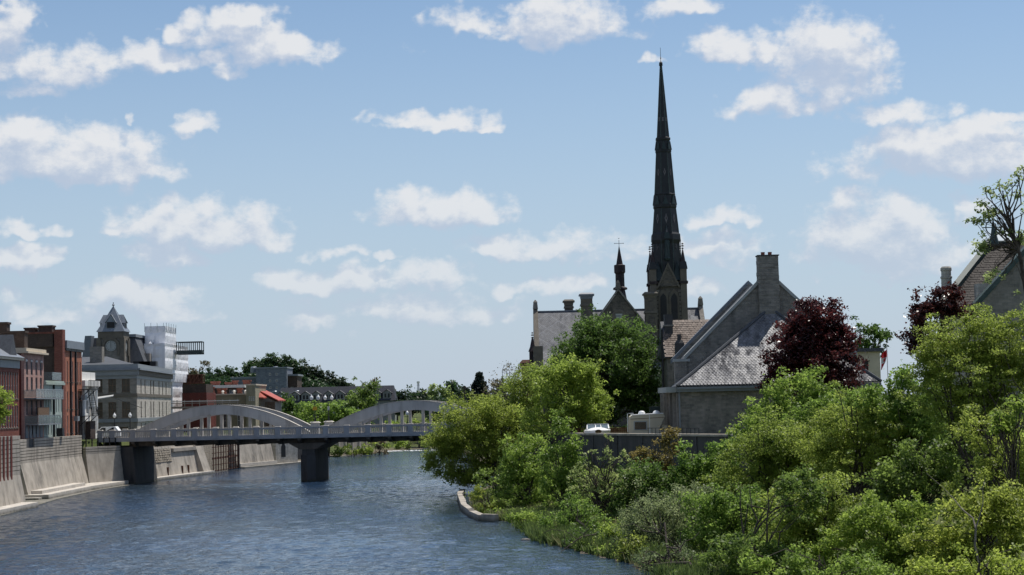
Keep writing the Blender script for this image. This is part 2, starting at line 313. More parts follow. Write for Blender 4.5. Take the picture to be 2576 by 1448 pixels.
# ------------------------------------------------------------------ mesh helpers
ROOT = {}                                       # object -> world location of the thing it belongs to
def frame(p0, p1, z=0.0):
    """u along p0->p1 (plan), v into the building, w up"""
    u = Vector((p1[0] - p0[0], p1[1] - p0[1], 0)).normalized(); w = Vector((0, 0, 1)); v = w.cross(u)
    return Matrix(((u.x, v.x, 0, p0[0]), (u.y, v.y, 0, p0[1]), (0, 0, 1, z), (0, 0, 0, 1)))
def flen(p0, p1): return math.hypot(p1[0] - p0[0], p1[1] - p0[1])
class MB:
    def __init__(s, M=None): s.v = []; s.f = []; s.m = []; s.M = M
    def add(s, vs, fs, m=0):
        k = len(s.v)
        for p in vs:
            p = Vector(p); s.v.append(s.M @ p if s.M else p)
        for f in fs: s.f.append([k + i for i in f]); s.m.append(m)
    def box(s, x0, x1, y0, y1, z0, z1, m=0):
        s.add([(x0, y0, z0), (x1, y0, z0), (x1, y1, z0), (x0, y1, z0), (x0, y0, z1), (x1, y0, z1), (x1, y1, z1), (x0, y1, z1)],
              [(0, 3, 2, 1), (4, 5, 6, 7), (0, 1, 5, 4), (1, 2, 6, 5), (2, 3, 7, 6), (3, 0, 4, 7)], m)
    def taper(s, x0, x1, y0, y1, z0, z1, ix, iy, m=0):
        s.add([(x0, y0, z0), (x1, y0, z0), (x1, y1, z0), (x0, y1, z0), (x0 + ix, y0 + iy, z1), (x1 - ix, y0 + iy, z1), (x1 - ix, y1 - iy, z1), (x0 + ix, y1 - iy, z1)],
              [(0, 3, 2, 1), (4, 5, 6, 7), (0, 1, 5, 4), (1, 2, 6, 5), (2, 3, 7, 6), (3, 0, 4, 7)], m)
    def extr(s, poly, vec, m=0):
        n = len(poly); vec = Vector(vec); a = [Vector(p) for p in poly]
        s.add(a + [p + vec for p in a], [tuple(range(n)), tuple(range(2 * n - 1, n - 1, -1))] + [(i, n + i, n + (i + 1) % n, (i + 1) % n) for i in range(n)], m)
    def quad(s, a, b, c, d, m=0): s.add([a, b, c, d], [(0, 1, 2, 3)], m)
    def tube(s, p0, p1, r0, r1=None, n=6, m=0, cap=True):
        r1 = r0 if r1 is None else r1; p0 = Vector(p0); p1 = Vector(p1); d = (p1 - p0).normalized()
        a = d.cross(Vector((0, 0, 1)) if abs(d.z) < .9 else Vector((1, 0, 0))).normalized(); b = d.cross(a)
        vs = []
        for p, r in ((p0, r0), (p1, r1)):
            for i in range(n):
                t = 2 * math.pi * i / n; vs.append(p + a * (r * math.cos(t)) + b * (r * math.sin(t)))
        fs = [(i, (i + 1) % n, n + (i + 1) % n, n + i) for i in range(n)]
        if cap: fs += [tuple(range(n - 1, -1, -1)), tuple(range(n, 2 * n))]
        s.add(vs, fs, m)
    def lathe(s, c, prof, n=8, rot=0., m=0, lean=(0, 0)):
        vs = []; fs = []; z0 = prof[0][1]
        for r, z in prof:
            for i in range(n):
                t = 2 * math.pi * i / n + rot; vs.append((c[0] + r * math.cos(t) + lean[0] * (z - z0), c[1] + r * math.sin(t) + lean[1] * (z - z0), c[2] + z))
        for k in range(len(prof) - 1):
            for i in range(n): fs.append((k * n + i, k * n + (i + 1) % n, (k + 1) * n + (i + 1) % n, (k + 1) * n + i))
        fs += [tuple(range(n - 1, -1, -1)), tuple(range((len(prof) - 1) * n, len(prof) * n))]
        s.add(vs, fs, m)
    def build(s, name, mat, parent=None, smooth=False, kind=None):
        me = bpy.data.meshes.new(name); off = ROOT[parent.name] if parent else Vector((0, 0, 0))
        me.from_pydata([p - off for p in s.v], [], s.f); mats = mat if isinstance(mat, (list, tuple)) else [mat]
        for q in mats: me.materials.append(MATS[q])
        if len(mats) > 1: me.polygons.foreach_set('material_index', s.m)
        if smooth: me.polygons.foreach_set('use_smooth', [True] * len(me.polygons))
        me.update()
        o = bpy.data.objects.new(name, me); COL.objects.link(o)
        if parent: o.parent = parent
        ROOT[o.name] = off
        if kind: o['kind'] = kind
        return o
def tag(o, label, cat=None, group=None):
    o['label'] = label
    if cat: o['category'] = cat
    if group: o['group'] = group
    return o
def thing(name, label, cat, loc, group=None):
    o = bpy.data.objects.new(name, None); COL.objects.link(o); o.location = loc; o.empty_display_size = .5
    ROOT[o.name] = Vector(loc); return tag(o, label, cat, group)
def piece(name, mesh, parent, mw):
    """a part that shares its mesh; mw = world matrix"""
    o = bpy.data.objects.new(name, mesh); COL.objects.link(o); o.parent = parent
    off = ROOT[parent.name]; ROOT[o.name] = off
    o.matrix_local = Matrix.Translation(-off) @ mw; return o
def mesh_of(mb, name, mat):
    me = bpy.data.meshes.new(name); me.from_pydata([tuple(p) for p in mb.v], [], mb.f); me.materials.append(MATS[mat]); me.update(); return me
def build1(mb, name, mat, label, cat, loc, group=None, smooth=False):
    """a thing that is one mesh"""
    ROOT['_tmp'] = Vector(loc)
    class _T: pass
    me = bpy.data.meshes.new(name); me.from_pydata([p - Vector(loc) for p in mb.v], [], mb.f)
    mats = mat if isinstance(mat, (list, tuple)) else [mat]
    for q in mats: me.materials.append(MATS[q])
    if len(mats) > 1: me.polygons.foreach_set('material_index', mb.m)
    if smooth: me.polygons.foreach_set('use_smooth', [True] * len(me.polygons))
    o = bpy.data.objects.new(name, me); COL.objects.link(o); o.location = loc; ROOT[o.name] = Vector(loc)
    return tag(o, label, cat, group)

def facade(t, fr, u0, u1, w0, w1, ops, mat, V=.35, dep=.16, glass='glass', fmat='white_paint', bars=(1, 1), sill=None, fw=.06, name='wall', wname='window'):
    """wall skin with real openings, a window in each"""
    mb = MB(fr); us = sorted({u0, u1, *[q for o in ops for q in o[:2]]}); ws = sorted({w0, w1, *[q for o in ops for q in o[2:4]]})
    for i in range(len(us) - 1):
        for j in range(len(ws) - 1):
            cu, cw = (us[i] + us[i + 1]) / 2, (ws[j] + ws[j + 1]) / 2
            if any(o[0] < cu < o[1] and o[2] < cw < o[3] for o in ops): continue
            mb.quad((us[i], 0, ws[j]), (us[i + 1], 0, ws[j]), (us[i + 1], 0, ws[j + 1]), (us[i], 0, ws[j + 1]))
    for (a, b, c, d) in [o[:4] for o in ops]:
        mb.quad((a, 0, c), (b, 0, c), (b, dep, c), (a, dep, c)); mb.quad((a, 0, d), (a, dep, d), (b, dep, d), (b, 0, d))
        mb.quad((a, 0, c), (a, dep, c), (a, dep, d), (a, 0, d)); mb.quad((b, 0, c), (b, 0, d), (b, dep, d), (b, dep, c))
    mb.quad((u0, 0, w1), (u1, 0, w1), (u1, V, w1), (u0, V, w1)); mb.quad((u0, 0, w0), (u0, V, w0), (u1, V, w0), (u1, 0, w0))
    mb.quad((u0, 0, w0), (u0, 0, w1), (u0, V, w1), (u0, V, w0)); mb.quad((u1, 0, w0), (u1, V, w0), (u1, V, w1), (u1, 0, w1))
    mb.quad((u0, V, w0), (u0, V, w1), (u1, V, w1), (u1, V, w0))
    wall = mb.build(name, mat, t)
    for (a, b, c, d) in [o[:4] for o in ops]:
        p = MB(fr); p.box(a, b, dep - .02, dep + .05, c, d); w = p.build(wname, glass, t)
        if bars is not None:
            q = MB(fr); y0, y1 = dep - .07, dep - .025
            q.box(a, a + fw, y0, y1, c, d); q.box(b - fw, b, y0, y1, c, d); q.box(a + fw, b - fw, y0, y1, c, c + fw); q.box(a + fw, b - fw, y0, y1, d - fw, d)
            for k in range(1, bars[0] + 1):
                x = a + (b - a) * k / (bars[0] + 1); q.box(x - fw * .35, x + fw * .35, y0 + .01, y1 - .003, c + fw, d - fw)
            for k in range(1, bars[1] + 1):
                z = c + (d - c) * k / (bars[1] + 1); q.box(a + fw, b - fw, y0 + .015, y1 - .006, z - fw * .4, z + fw * .4)
            q.build('frame', fmat, w)
        if sill:
            q = MB(fr); q.box(a - .08, b + .08, -.07, dep * .6, c - .14, c - .002); q.build('sill', sill, w)
    return wall
def grid_ops(us, ww, rows): return [(u - ww / 2, u + ww / 2, a, b) for u in us for a, b in rows]
def lin(a, b, n): return [a + (b - a) * (i + .5) / n for i in range(n)]

# ------------------------------------------------------------------ ground and river
YL = [-200, 0, 175, 203, 224, 240, 250, 276, 296, 321, 348, 373, 388, 400, 420]
XL = [-46, -48, -50.2, -52.7, -52.5, -51.3, -50, -47, -45, -39.7, -36, -28, -26, -20, -14]
YR = [-200, 0, 60, 90, 101, 107, 115, 121, 127, 135, 146, 150, 156, 165, 190, 232, 262, 330, 380, 400, 420]
XR = [22, 16, 10, 8, 7.1, 6.6, 4.1, 2.6, .9, .4, -.4, -2.0, -3.1, -4.1, -5.3, -2.2, -3.5, -8, -13, -14, -14]
YW = [-200, 60, 90, 115, 140, 158, 182, 190, 232, 262, 330, 420]
XW = [110, 62, 50, 40, 28.5, 20, 7, 4.2, 0, -1, -2, -6]
def smooth(t): t = np.clip(t, 0, 1); return t * t * (3 - 2 * t)
def hgt(X, Y):
    X = np.asarray(X, float); Y = np.asarray(Y, float)
    xl = np.interp(Y, YL, XL); xr = np.interp(Y, YR, XR); xw = np.interp(Y, YW, XW)
    wob = .35 * np.sin(X * .7 + Y * .31) + .25 * np.sin(X * .23 - Y * .53)
    t = (X - xr); span = np.maximum(xw - xr, 2.0)
    bank = -.5 + .55 * smooth((t + 1.25) / 1.6) + 3.0 * smooth(t / np.maximum(span, 9)) + .35 * wob * smooth(t / 3)
    right = np.where(X > xw + .8, 5.6, bank)
    lt = xl - X
    leftq = np.where(lt > 4.6, 5.9, -.6)                       # behind the quay walls
    leftn = -.6 + .7 * smooth((lt + .5) / 2) + 4.6 * smooth((lt - 7) / 9)    # natural bank upstream
    k = smooth((Y - 318) / 6); left = leftq * (1 - k) + leftn * k
    z = np.where(X > (xl + xr) / 2, np.where(X > xr - 1.2, right, -1.6), np.where(X < xl + 1.2, left, -1.6))
    far = smooth((Y - 402) / 30); z = z * (1 - far) + far * 4.2
    # wooded hill behind the town
    hx = (X + 90) / 52.; hy = (Y - 660) / 130.
    hill = 12 * np.exp(-(np.abs(hx) ** 2.6) - hy ** 2)
    z = z + hill * smooth((Y - 420) / 60)
    z = z + 3 * smooth((Y - 600) / 800)
    return z
def ground():
    def axis(d0, d1, st, lim0, lim1):
        a = list(np.arange(d0, d1 + .01, st)); s = st
        while a[-1] < lim1: s *= 1.22; a.append(a[-1] + s)
        s = st; b = []
        q = d0
        while q > lim0: s *= 1.22; q -= s; b.append(q)
        return np.array(b[::-1] + a)
    xs = axis(-75, 62, .9, -6000, 6000); ys = axis(60, 425, 2.0, -300, 9000)
    X, Y = np.meshgrid(xs, ys); Z = hgt(X, Y)
    nx, ny = len(xs), len(ys); v = np.stack([X, Y, Z], -1).reshape(-1, 3)
    i = np.arange(ny - 1)[:, None] * nx + np.arange(nx - 1)[None]; f = np.stack([i, i + 1, i + nx + 1, i + nx], -1).reshape(-1, 4)
    me = np_mesh('ground', v, f, 'earth'); o = bpy.data.objects.new('ground', me); COL.objects.link(o); o['kind'] = 'structure'; o['label'] = 'grassy earth of the river banks'
    me.polygons.foreach_set('use_smooth', [True] * len(me.polygons))
def np_mesh(name, v, f, mat, tint=None):
    me = bpy.data.meshes.new(name); n = len(v); k = f.shape[1]; m = len(f)
    me.vertices.add(n); me.vertices.foreach_set('co', np.ascontiguousarray(v, np.float32).ravel())
    me.loops.add(m * k); me.loops.foreach_set('vertex_index', np.ascontiguousarray(f, np.int32).ravel())
    me.polygons.add(m); me.polygons.foreach_set('loop_start', np.arange(0, m * k, k, dtype=np.int32))
    try: me.polygons.foreach_set('loop_total', np.full(m, k, np.int32))
    except Exception: pass
    if tint is not None:
        a = me.attributes.new('tint', 'FLOAT', 'FACE'); a.data.foreach_set('value', np.ascontiguousarray(tint, np.float32))
    me.materials.append(MATS[mat]); me.update(calc_edges=True); return me
def earth():
    m, N, L, b = new_mat('earth'); geo = N.new('ShaderNodeNewGeometry'); pos = geo.outputs['Position']
    n = _noise(N, L, pos, .35, 6, .65); n2 = _noise(N, L, pos, 3, 5, .7)
    v = _mix(N, L, _rng(N, L, n, .38, .6, 0, 1), (.05, .075, .02), (.085, .10, .035))
    v = _mix(N, L, _rng(N, L, n2, .52, .7, 0, .8), v, (.10, .08, .055))
    sp = N.new('ShaderNodeSeparateXYZ'); L.new(pos, sp.inputs[0])
    v = _mix(N, L, _rng(N, L, sp.outputs[2], .05, .5, 1, 0), v, (.13, .11, .085))      # bare gravelly margin
    L.new(v, b.inputs['Base Color']); b.inputs['Roughness'].default_value = .95; b.inputs['Specular IOR Level'].default_value = .1
earth(); ground()
def water():
    m, N, L, b = new_mat('water'); geo = N.new('ShaderNodeNewGeometry'); pos = geo.outputs['Position']
    b.inputs['Base Color'].default_value = (.022, .030, .032, 1); b.inputs['Roughness'].default_value = .06; b.inputs['IOR'].default_value = 1.33; b.inputs['Specular IOR Level'].default_value = .5
    # reflected sky blue is put into the base colour, two tones mixed by noise
    c = _mix(N, L, _rng(N, L, _noise(N, L, pos, .03, 3), .4, .6, 0, 1), (.026, .040, .055), (.018, .040, .078)); L.new(c, b.inputs['Base Color'])
    a = _noise(N, L, pos, 2.2, 2, .6, (1.2, .6, 1)); a2 = _noise(N, L, pos, 6, 2, .6, (1, .6, 1)); a3 = _noise(N, L, pos, .07, 3, .5, (1, .5, 1))
    ad = N.new('ShaderNodeMath'); ad.operation = 'MULTIPLY_ADD'; L.new(a2, ad.inputs[0]); ad.inputs[1].default_value = .42; L.new(a, ad.inputs[2])
    st = _rng(N, L, a3, .32, .68, WAVE * .45, WAVE * 1.25)
    bn = N.new('ShaderNodeBump'); bn.inputs['Distance'].default_value = .3; L.new(st, bn.inputs['Strength']); L.new(ad.outputs[0], bn.inputs['Height']); L.new(bn.outputs[0], b.inputs['Normal'])
    # real wavelets: a sum of short wave trains running mostly down the river
    rng = np.random.default_rng(12)
    xs = np.concatenate([np.arange(-82, -56, 4.), np.arange(-56, 14, .34), np.arange(14, 72, 4.)]); ys = np.concatenate([np.arange(-150, 84, 5.), np.arange(84, 240, .34), np.arange(240, 416, .5)])
    X, Y = np.meshgrid(xs, ys); Z = np.zeros_like(X)
    for i in range(46):
        lam = .95 * (2.4 / .95) ** rng.random(); th = rng.normal(0, .75) + math.pi / 2; k = 2 * math.pi / lam; ph = rng.random() * 6.283
        env = .6 + .4 * np.sin(X * rng.normal(0, .12) + Y * rng.normal(0, .12) + rng.random() * 6.28)
        Z += SLOPE / k / 4.8 * env * np.sin(k * (X * math.cos(th) + Y * math.sin(th)) + ph)
    gust = .75 + .35 * np.sin(X * .05 + 1.3 * np.sin(Y * .031)) * np.sin(Y * .043 + .7)
    Z *= gust * np.interp(Y, [80, 90, 150, 225, 260, 380, 412], [0, 1, 1, .8, .45, .5, 0]) * np.interp(X, [-58, -54, 12, 16], [0, 1, 1, 0])
    nx = len(xs); ii = np.arange(len(ys) - 1)[:, None] * nx + np.arange(nx - 1)[None]
    me = np_mesh('river', np.stack([X, Y, Z], -1).reshape(-1, 3), np.stack([ii, ii + 1, ii + nx + 1, ii + nx], -1).reshape(-1, 4), 'water')
    me.polygons.foreach_set('use_smooth', [True] * len(me.polygons)); o = bpy.data.objects.new('river', me); COL.objects.link(o); o['kind'] = 'structure'; o['label'] = 'rippled blue river'
WAVE, SLOPE = .5, .165
water()
# broken white water where the river drops over the weir
mb = MB(); random.seed(5)
for i in range(150):
    x = 955 + i * 1.05 + random.uniform(-1, 1); p = P(x, 1136 - (x - 955) * .03, 386)
    r = random.uniform(.06, .2); mb.lathe((p.x, 386 + random.uniform(-1.5, 1.5), -.05), [(r * 1.6, 0), (r * 1.2, r * .5), (r * .3, r * .8)], 5, random.random())
o = mb.build('white_water', 'foam', None, kind='stuff'); tag(o, 'white broken water at the low weir beyond the bridge')

# ------------------------------------------------------------------ quay walls of the left bank
def ledge(t, pts, width, z0, z1, name='ledge', mat='concrete_pale'):
    mb = MB()
    for a, b in zip(pts[:-1], pts[1:]):
        mb.extr([(a[0], a[1], z0), (b[0], b[1], z0), (b[0] - width, b[1] + .0, z0), (a[0] - width, a[1], z0)], (0, 0, z1 - z0))
    return mb.build(name, mat, t)
def quay(label, p0, p1, ztop, zmid, zbot, batter, courses, thick=5.5, mat='concrete_old', skip=None):
    """battered wall face below, separate board-marked courses with recessed joints above"""
    t = thing('river_wall', label, 'wall', (p0[0], p0[1], 0), 'concrete river walls')
    fr = frame(p0, p1); ln = flen(p0, p1)
    mb = MB(fr); mb.extr([(0, 0, zbot), (0, batter, zmid), (0, thick, zmid), (0, thick, zbot)], (ln, 0, 0)); mb.build('lower_wall', mat, t)
    mb = MB(fr); mb.box(.06, ln - .06, batter + .16, thick - .1, zmid + .002, ztop - .05); mb.build('core', 'concrete_dark' if courses else mat, t)
    if courses:
        h = (ztop - zmid) / courses; me = None
        for k in range(courses):
            cuts = [(0, ln)]
            if skip and k >= courses - skip[2]: cuts = [(0, skip[0]), (skip[1], ln)]
            for (a, b) in cuts:
                mb = MB(fr); mb.box(a, b, batter, batter + .5, zmid + k * h + (.034 if k else .004), zmid + (k + 1) * h - .034); mb.build('concrete_course', mat, t)
    return t, fr, ln
A0, A1 = (-51.4, 150.), (-51.6, 189.)
tA, fA, lA = quay('nearest concrete river wall with dark vertical slots, at the left edge', A0, A1, 7.5, 3.4, .55, .55, 9)
mb = MB()
mm = MB(fA)
for k, u in enumerate([24.5, 26, 27.5, 29, 31, 32.4, 33.8, 35.2]):
    q = MB(fA); q.box(u, u + .5, .47, .56, 2.4 if 28 < u else 3.0, 7.48); q.build('slot_pilaster', 'brick_maroon', tA)
ledge(tA, [(-49.7, 150), (-49.9, 187.5)], 3.2, -.6, .55)
B0, B1 = (-55.4, 204.), (-55.6, 233.8)
tB, fB, lB = quay('long concrete river wall with dark grooves above stepped ledges', B0, B1, 6.85, 4.1, .5, .9, 8, skip=(2.7, 6.2, 3))
ledge(tB, [(-54.2, 205.5), (-54.2, 226)], 1.6, -.6, .95); ledge(tB, [(-52.9, 203.2), (-53.0, 224), (-51.7, 239.6)], 3.4, -.7, .58); ledge(tB, [(-53.6, 201.6), (-53.6, 203.19)], 3.0, -.7, .3, 'step')
C0, C1 = (-55.6, 234.2), (-52.4, 240.2)
tC, fC, lC = quay('short weathered concrete river wall beside the bridge end', C0, C1, 5.25, 4.3, .4, .6, 3)
# low dark railing on it
tf = thing('railing', 'low dark metal railing on the wall beside the bridge', 'railing', (C0[0], C0[1], 5.25))
for k in range(6):
    mb = MB(fC); u = .5 + k * 1.15; mb.box(u, u + .12, 1.0, 1.12, 5.25, 6.35); mb.build('post', 'black_metal', tf)
for z in (5.7, 6.2):
    mb = MB(fC); mb.box(.3, 6.5, 1.03, 1.07, z, z + .05); mb.build('rail', 'black_metal', tf)
# thin apron at the waterline
mb = MB()
ap = [(-49.2, 150), (-49.6, 176), (-51.9, 203), (-52.2, 224), (-51.0, 240)]
for a, b in zip(ap[:-1], ap[1:]): mb.extr([(a[0], a[1], -.8), (b[0], b[1], -.8), (b[0] - 3.2, b[1], -.8), (a[0] - 3.2, a[1], -.8)], (0, 0, .88))
o = mb.build('river_apron', 'concrete_pale', None); tag(o, 'thin pale concrete apron along the left waterline', 'apron')
# beyond the bridge
D0, D1 = (-51.6, 250.), (-47.4, 277.)
tD, fD, lD = quay('river wall beyond the bridge with rubble stone above smooth concrete', D0, D1, 4.75, 4.6, .3, .9, 0)
mb = MB(fD); mb.extr([(1.0, .40, 2.35), (1.0, .81, 4.3), (1.0, 1.2, 4.3), (1.0, 1.2, 2.35)], (11, 0, 0)); rp = mb.build('rubble_panel', 'concrete_dark', tD)
_m = MB(); _m.taper(-.5, .5, -.5, .5, 0, 1, .09, .09); _m = mesh_of(_m, 'stone', 'stone_rubble'); _rs = random.Random(31)
_sv = Vector((0, .41, 1.95)).normalized(); _nv = Vector((0, -1.95, .41)).normalized()
_fs = fD @ Matrix(((1, 0, 0, 1.0), (0, _sv.y, _nv.y, .40), (0, _sv.z, _nv.z, 2.35), (0, 0, 0, 1)))
for rr_ in range(6):
    uu_ = .05
    while uu_ < 10.8:
        _w = min(_rs.uniform(.3, .75), 10.95 - uu_); piece('stone', _m, rp, _fs @ Matrix.Translation((uu_ + _w / 2, .166 + rr_ * .331 + _rs.uniform(-.02, .02), -.02)) @ Matrix.Diagonal((_w - .03, .3, _rs.uniform(.06, .14), 1))); uu_ += _w
mb = MB(fD); mb.box(12.6, 22.5, .35, 1.4, 3.75, 4.25); mb.build('coping_beam', 'concrete_old', tD)
mb = MB(fD); mb.extr([(22.6, -.9, .3), (22.6, .5, 4.4), (22.6, 3, 4.4), (22.6, 3, .3)], (3.2, 0, 0)); mb.build('buttress', 'concrete_old', tD)
for u in (4.2, 9.3, 15.5, 18.2):
    mb = MB(fD); mb.box(u, u + .09, -.06, .35, .35, 1.6); mb.build('drain_pipe', 'rust', tD)
ledge(tD, [(-50.2, 250.5), (-46.2, 275.5)], 2.6, -.6, .42)
E0, E1 = (-45.9, 296.), (-41.6, 310.)
tE, fE, lE = quay('farthest smooth concrete river wall, past the steel grid gate', E0, E1, 4.75, 4.5, .3, .9, 0)
ledge(tE, [(-44.7, 296), (-40.4, 310.5), (-36.5, 324)], 2.6, -.6, .2); ledge(tE, [(-45.4, 296.2), (-41.2, 310)], 1.5, -.4, .75)
# recess wall + grid gate
tR, fR, lR = quay('recessed stained wall behind the steel grid gate', (-49.2, 277.2), (-47.2, 296.), 4.75, 4.5, -.5, .3, 0, mat='stone_rubble')
tg = thing('steel_gate', 'rusty steel grid gate standing in the river wall recess', 'gate', (-46.9, 279, 0))
fg = frame((-47.0, 279), (-45.6, 295.6))
for k in range(11):
    mb = MB(fg); u = .2 + k * 1.62; mb.box(u, u + .13, 0, .13, .1, 4.9); mb.build('upright', 'rust', tg)
for k in range(6):
    mb = MB(fg); z = .15 + k * .92; mb.box(.1, 16.5, .135, .22, z, z + (.3 if k == 2 else .12)); mb.build('crossbar', 'rust', tg)
mb = MB(fg); mb.box(16.6, 16.9, -.1, .25, 0, 5.2); mb.build('post', 'black_metal', tg)
# small stone wall with an arched opening, then a dark wall, then a pale wall on the far bend
t = thing('stone_wall', 'pale stone wall with small dark arched opening, far bank', 'wall', (-41.5, 313, 0))
fr = frame((-41.8, 313.), (-38.6, 318.)); mb = MB(fr); mb.box(0, 5.9, 0, 1, -.3, 5.0); mb.build('wall', 'stone_tan', t)
mb = MB(fr); mb.extr([(1.4, -.02, 1.2), (2.6, -.02, 1.2), (2.6, -.02, 3.0), (2.3, -.02, 3.5), (2.0, -.02, 3.65), (1.7, -.02, 3.5), (1.4, -.02, 3.0)], (0, .012, 0)); mb.build('arched_opening', 'black_metal', t)
t = thing('retaining_wall', 'dark stone retaining wall behind the bridge pier', 'wall', (-38, 330, 0))
fr = frame((G(694, 330), 330), (G(768, 338), 338)); mb = MB(fr); mb.box(0, flen((G(694, 330), 330), (G(768, 338), 338)), 0, 1.5, -.5, 4.4); mb.build('wall', 'concrete_dark', t)
mb = MB(fr); mb.box(-.1, 8.2, -.1, 1.6, 4.402, 4.65); mb.build('coping', 'concrete_old', t)
t = thing('retaining_wall', 'pale ribbed concrete wall on the far bend of the river', 'wall', (-35, 372, 0))
pa, pb = (G(770, 366), 366), (G(920, 392), 392); fr = frame(pa, pb); ln = flen(pa, pb)
mb = MB(fr); mb.box(0, ln, 0, 1.5, -.5, 4.6); mb.build('wall', 'concrete_old', t)
for k in range(9):
    mb = MB(fr); u = .5 + k * (ln - 1) / 8; mb.box(u, u + .35, -.25, -.002, -.5, 4.75); mb.build('rib', 'concrete_pale', t)

# ------------------------------------------------------------------ the arch bridge
def bridge():
    p0 = Vector((-52.5, 240.5, 0)); u = Vector((.9934, -.115, 0)).normalized(); p1 = p0 + u
    fr = frame(p0, p1); t = thing('arch_bridge', 'grey concrete road bridge with two bowstring arches and balustrade', 'bridge', (-26.9, 237.6, 0))
    L0, L1, RT, FB = -3.7, 55.0, 7.18, 5.72
    mb = MB(fr); mb.box(L0, L1, .25, 10.2, 5.80, 6.05); dk = mb.build('deck', ['concrete_bridge'], t)
    mb = MB(fr); mb.box(L0, L1, 2.45, 7.85, 6.054, 6.07); mb.build('roadway', 'asphalt', dk)
    mb = MB(fr); mb.box(L0, L1, .30, 1.6, 6.054, 6.2); mb.build('sidewalk', 'paving', dk)
    mb = MB(fr); mb.box(L0, L1, 8.6, 10.1, 6.054, 6.2); mb.build('sidewalk', 'paving', dk)
    mb = MB(fr); mb.box(L0, L1, 0, .25, FB, 6.18); mb.build('fascia', 'concrete_rail', t)
    mb = MB(fr); mb.box(L0, L1, 10.2, 10.45, FB, 6.18); mb.build('fascia', 'concrete_rail', t)
    # tie girders and cross beams below
    for v in (1.7, 7.9):
        mb = MB(fr); mb.box(.2, 51.6, v, v + .6, 5.05, 5.798); mb.build('girder', 'beam_dark', t)
    cen = (12.6, 38.95)
    for c in cen:
        for k in range(-4, 5):
            mb = MB(fr); x = c + k * 2.84; mb.extr([(x - .22, .12, 5.45), (x - .22, .12, 5.798), (x - .22, 10.3, 5.798), (x - .22, 10.3, 5.45), (x - .22, 9.2, 4.95), (x - .22, 1.2, 4.95)], (.44, 0, 0)); mb.build('cross_beam', 'beam_dark', t)
    # arch ribs
    def outer(s): return 10.3 - 3.12 * (s / 11.2) ** 2
    def inner(s): return 9.1 - 1.9 * (s / 8.1) ** 2
    for c in cen:
        for v in (1.7, 7.9):
            mb = MB(fr); S = np.linspace(-12.7, 12.7, 49); vs = []; fs = []
            for s in S:
                zo = max(outer(s), 6.0); zi = max(min(inner(s), zo - .25), 5.85)
                vs += [(c + s, v, zo), (c + s, v + .6, zo), (c + s, v + .6, zi), (c + s, v, zi)]
            for i in range(len(S) - 1):
                k = 4 * i
                for q in range(4): fs.append((k + q, k + (q + 1) % 4, k + 4 + (q + 1) % 4, k + 4 + q))
            fs += [(3, 2, 1, 0), tuple(4 * (len(S) - 1) + q for q in range(4))]
            mb.add(vs, fs); mb.build('arch_rib', 'concrete_bridge', t)
            # pale weathered capping along the top edge of the rib
            mb = MB(fr); vs = []; fs = []
            for s in S:
                zo = max(outer(s), 6.0) + .004; vs += [(c + s, v - .05, zo), (c + s, v + .65, zo), (c + s, v + .65, zo + .09), (c + s, v - .05, zo + .09)]
            for i in range(len(S) - 1):
                k = 4 * i
                for q in range(4): fs.append((k + q, k + (q + 1) % 4, k + 4 + (q + 1) % 4, k + 4 + q))
            fs += [(3, 2, 1, 0), tuple(4 * (len(S) - 1) + q for q in range(4))]
            mb.add(vs, fs); mb.build('rib_capping', 'concrete_pale', t)
            for s in (-7.1, -4.26, -1.42, 1.42, 4.26, 7.1):
                zt = inner(s) + .06
                if zt < 6.4: continue
                mb = MB(fr); mb.box(c + s - .19, c + s + .19, v + .1, v + .5, 6.05, zt); mb.build('hanger', 'concrete_pale', t)
    # balustrades: posts at every floor beam, balusters between
    bal = MB(); bal.lathe((0, 0, 0), [(.075, 0), (.085, .08), (.058, .16), (.07, .38), (.06, .6), (.085, .7), (.075, .76)], 6)
    bm = mesh_of(bal, 'baluster', 'concrete_pale')
    posts = sorted([c + k * 2.84 for c in cen for k in range(-5, 5)] + [L0 + .4, 53.9, 25.75])
    posts = [p for i, p in enumerate(posts) if i == 0 or p - posts[i - 1] > 1.2]
    for v, n_b in ((-.02, True), (10.15, False)):
        rl = MB(fr); rl.box(L0, L1, v, v + .3, 7.0, RT); ro = rl.build('rail', 'concrete_rail', t)
        q = MB(fr); q.box(L0, L1, v - .03, v + .33, RT + .003, RT + .05); q.build('rail_capping', 'concrete_pale', t)
        q = MB(fr); q.box(L0, L1, v + .02, v + .27, 6.183, 6.24); q.build('plinth', 'concrete_rail', t)
        for i, p in enumerate(posts):
            w = .85 if abs(p - 25.75) < .3 else .36
            m2 = MB(fr); m2.taper(p - w, p + w, v - .05, v + .36, 5.9, 7.27, .03, .01); m2.build('post', 'concrete_rail', t)
            m2 = MB(fr); m2.taper(p - w - .05, p + w + .05, v - .08, v + .39, 7.272, 7.35, .1, .05); m2.build('post_cap', 'concrete_pale', t)
        for a, b in zip(posts[:-1], posts[1:]):
            n = max(1, int(round((b - a - .72) / .265)))
            for k in range(n):
                x = a + .36 + (b - a - .72) * (k + .5) / n
                piece('baluster', bm, t, fr @ Matrix.Translation((x, v + .145, 6.24)))
    # pier
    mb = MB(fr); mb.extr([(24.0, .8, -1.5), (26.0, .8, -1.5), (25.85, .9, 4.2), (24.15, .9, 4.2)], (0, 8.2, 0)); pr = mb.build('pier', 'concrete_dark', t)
    mb = MB(fr); mb.extr([(24.0, .8, -1.5), (25.0, .1, -1.5), (26.0, .8, -1.5)], (0, 0, 5.0)); mb.build('pier_nose', 'concrete_dark', t)
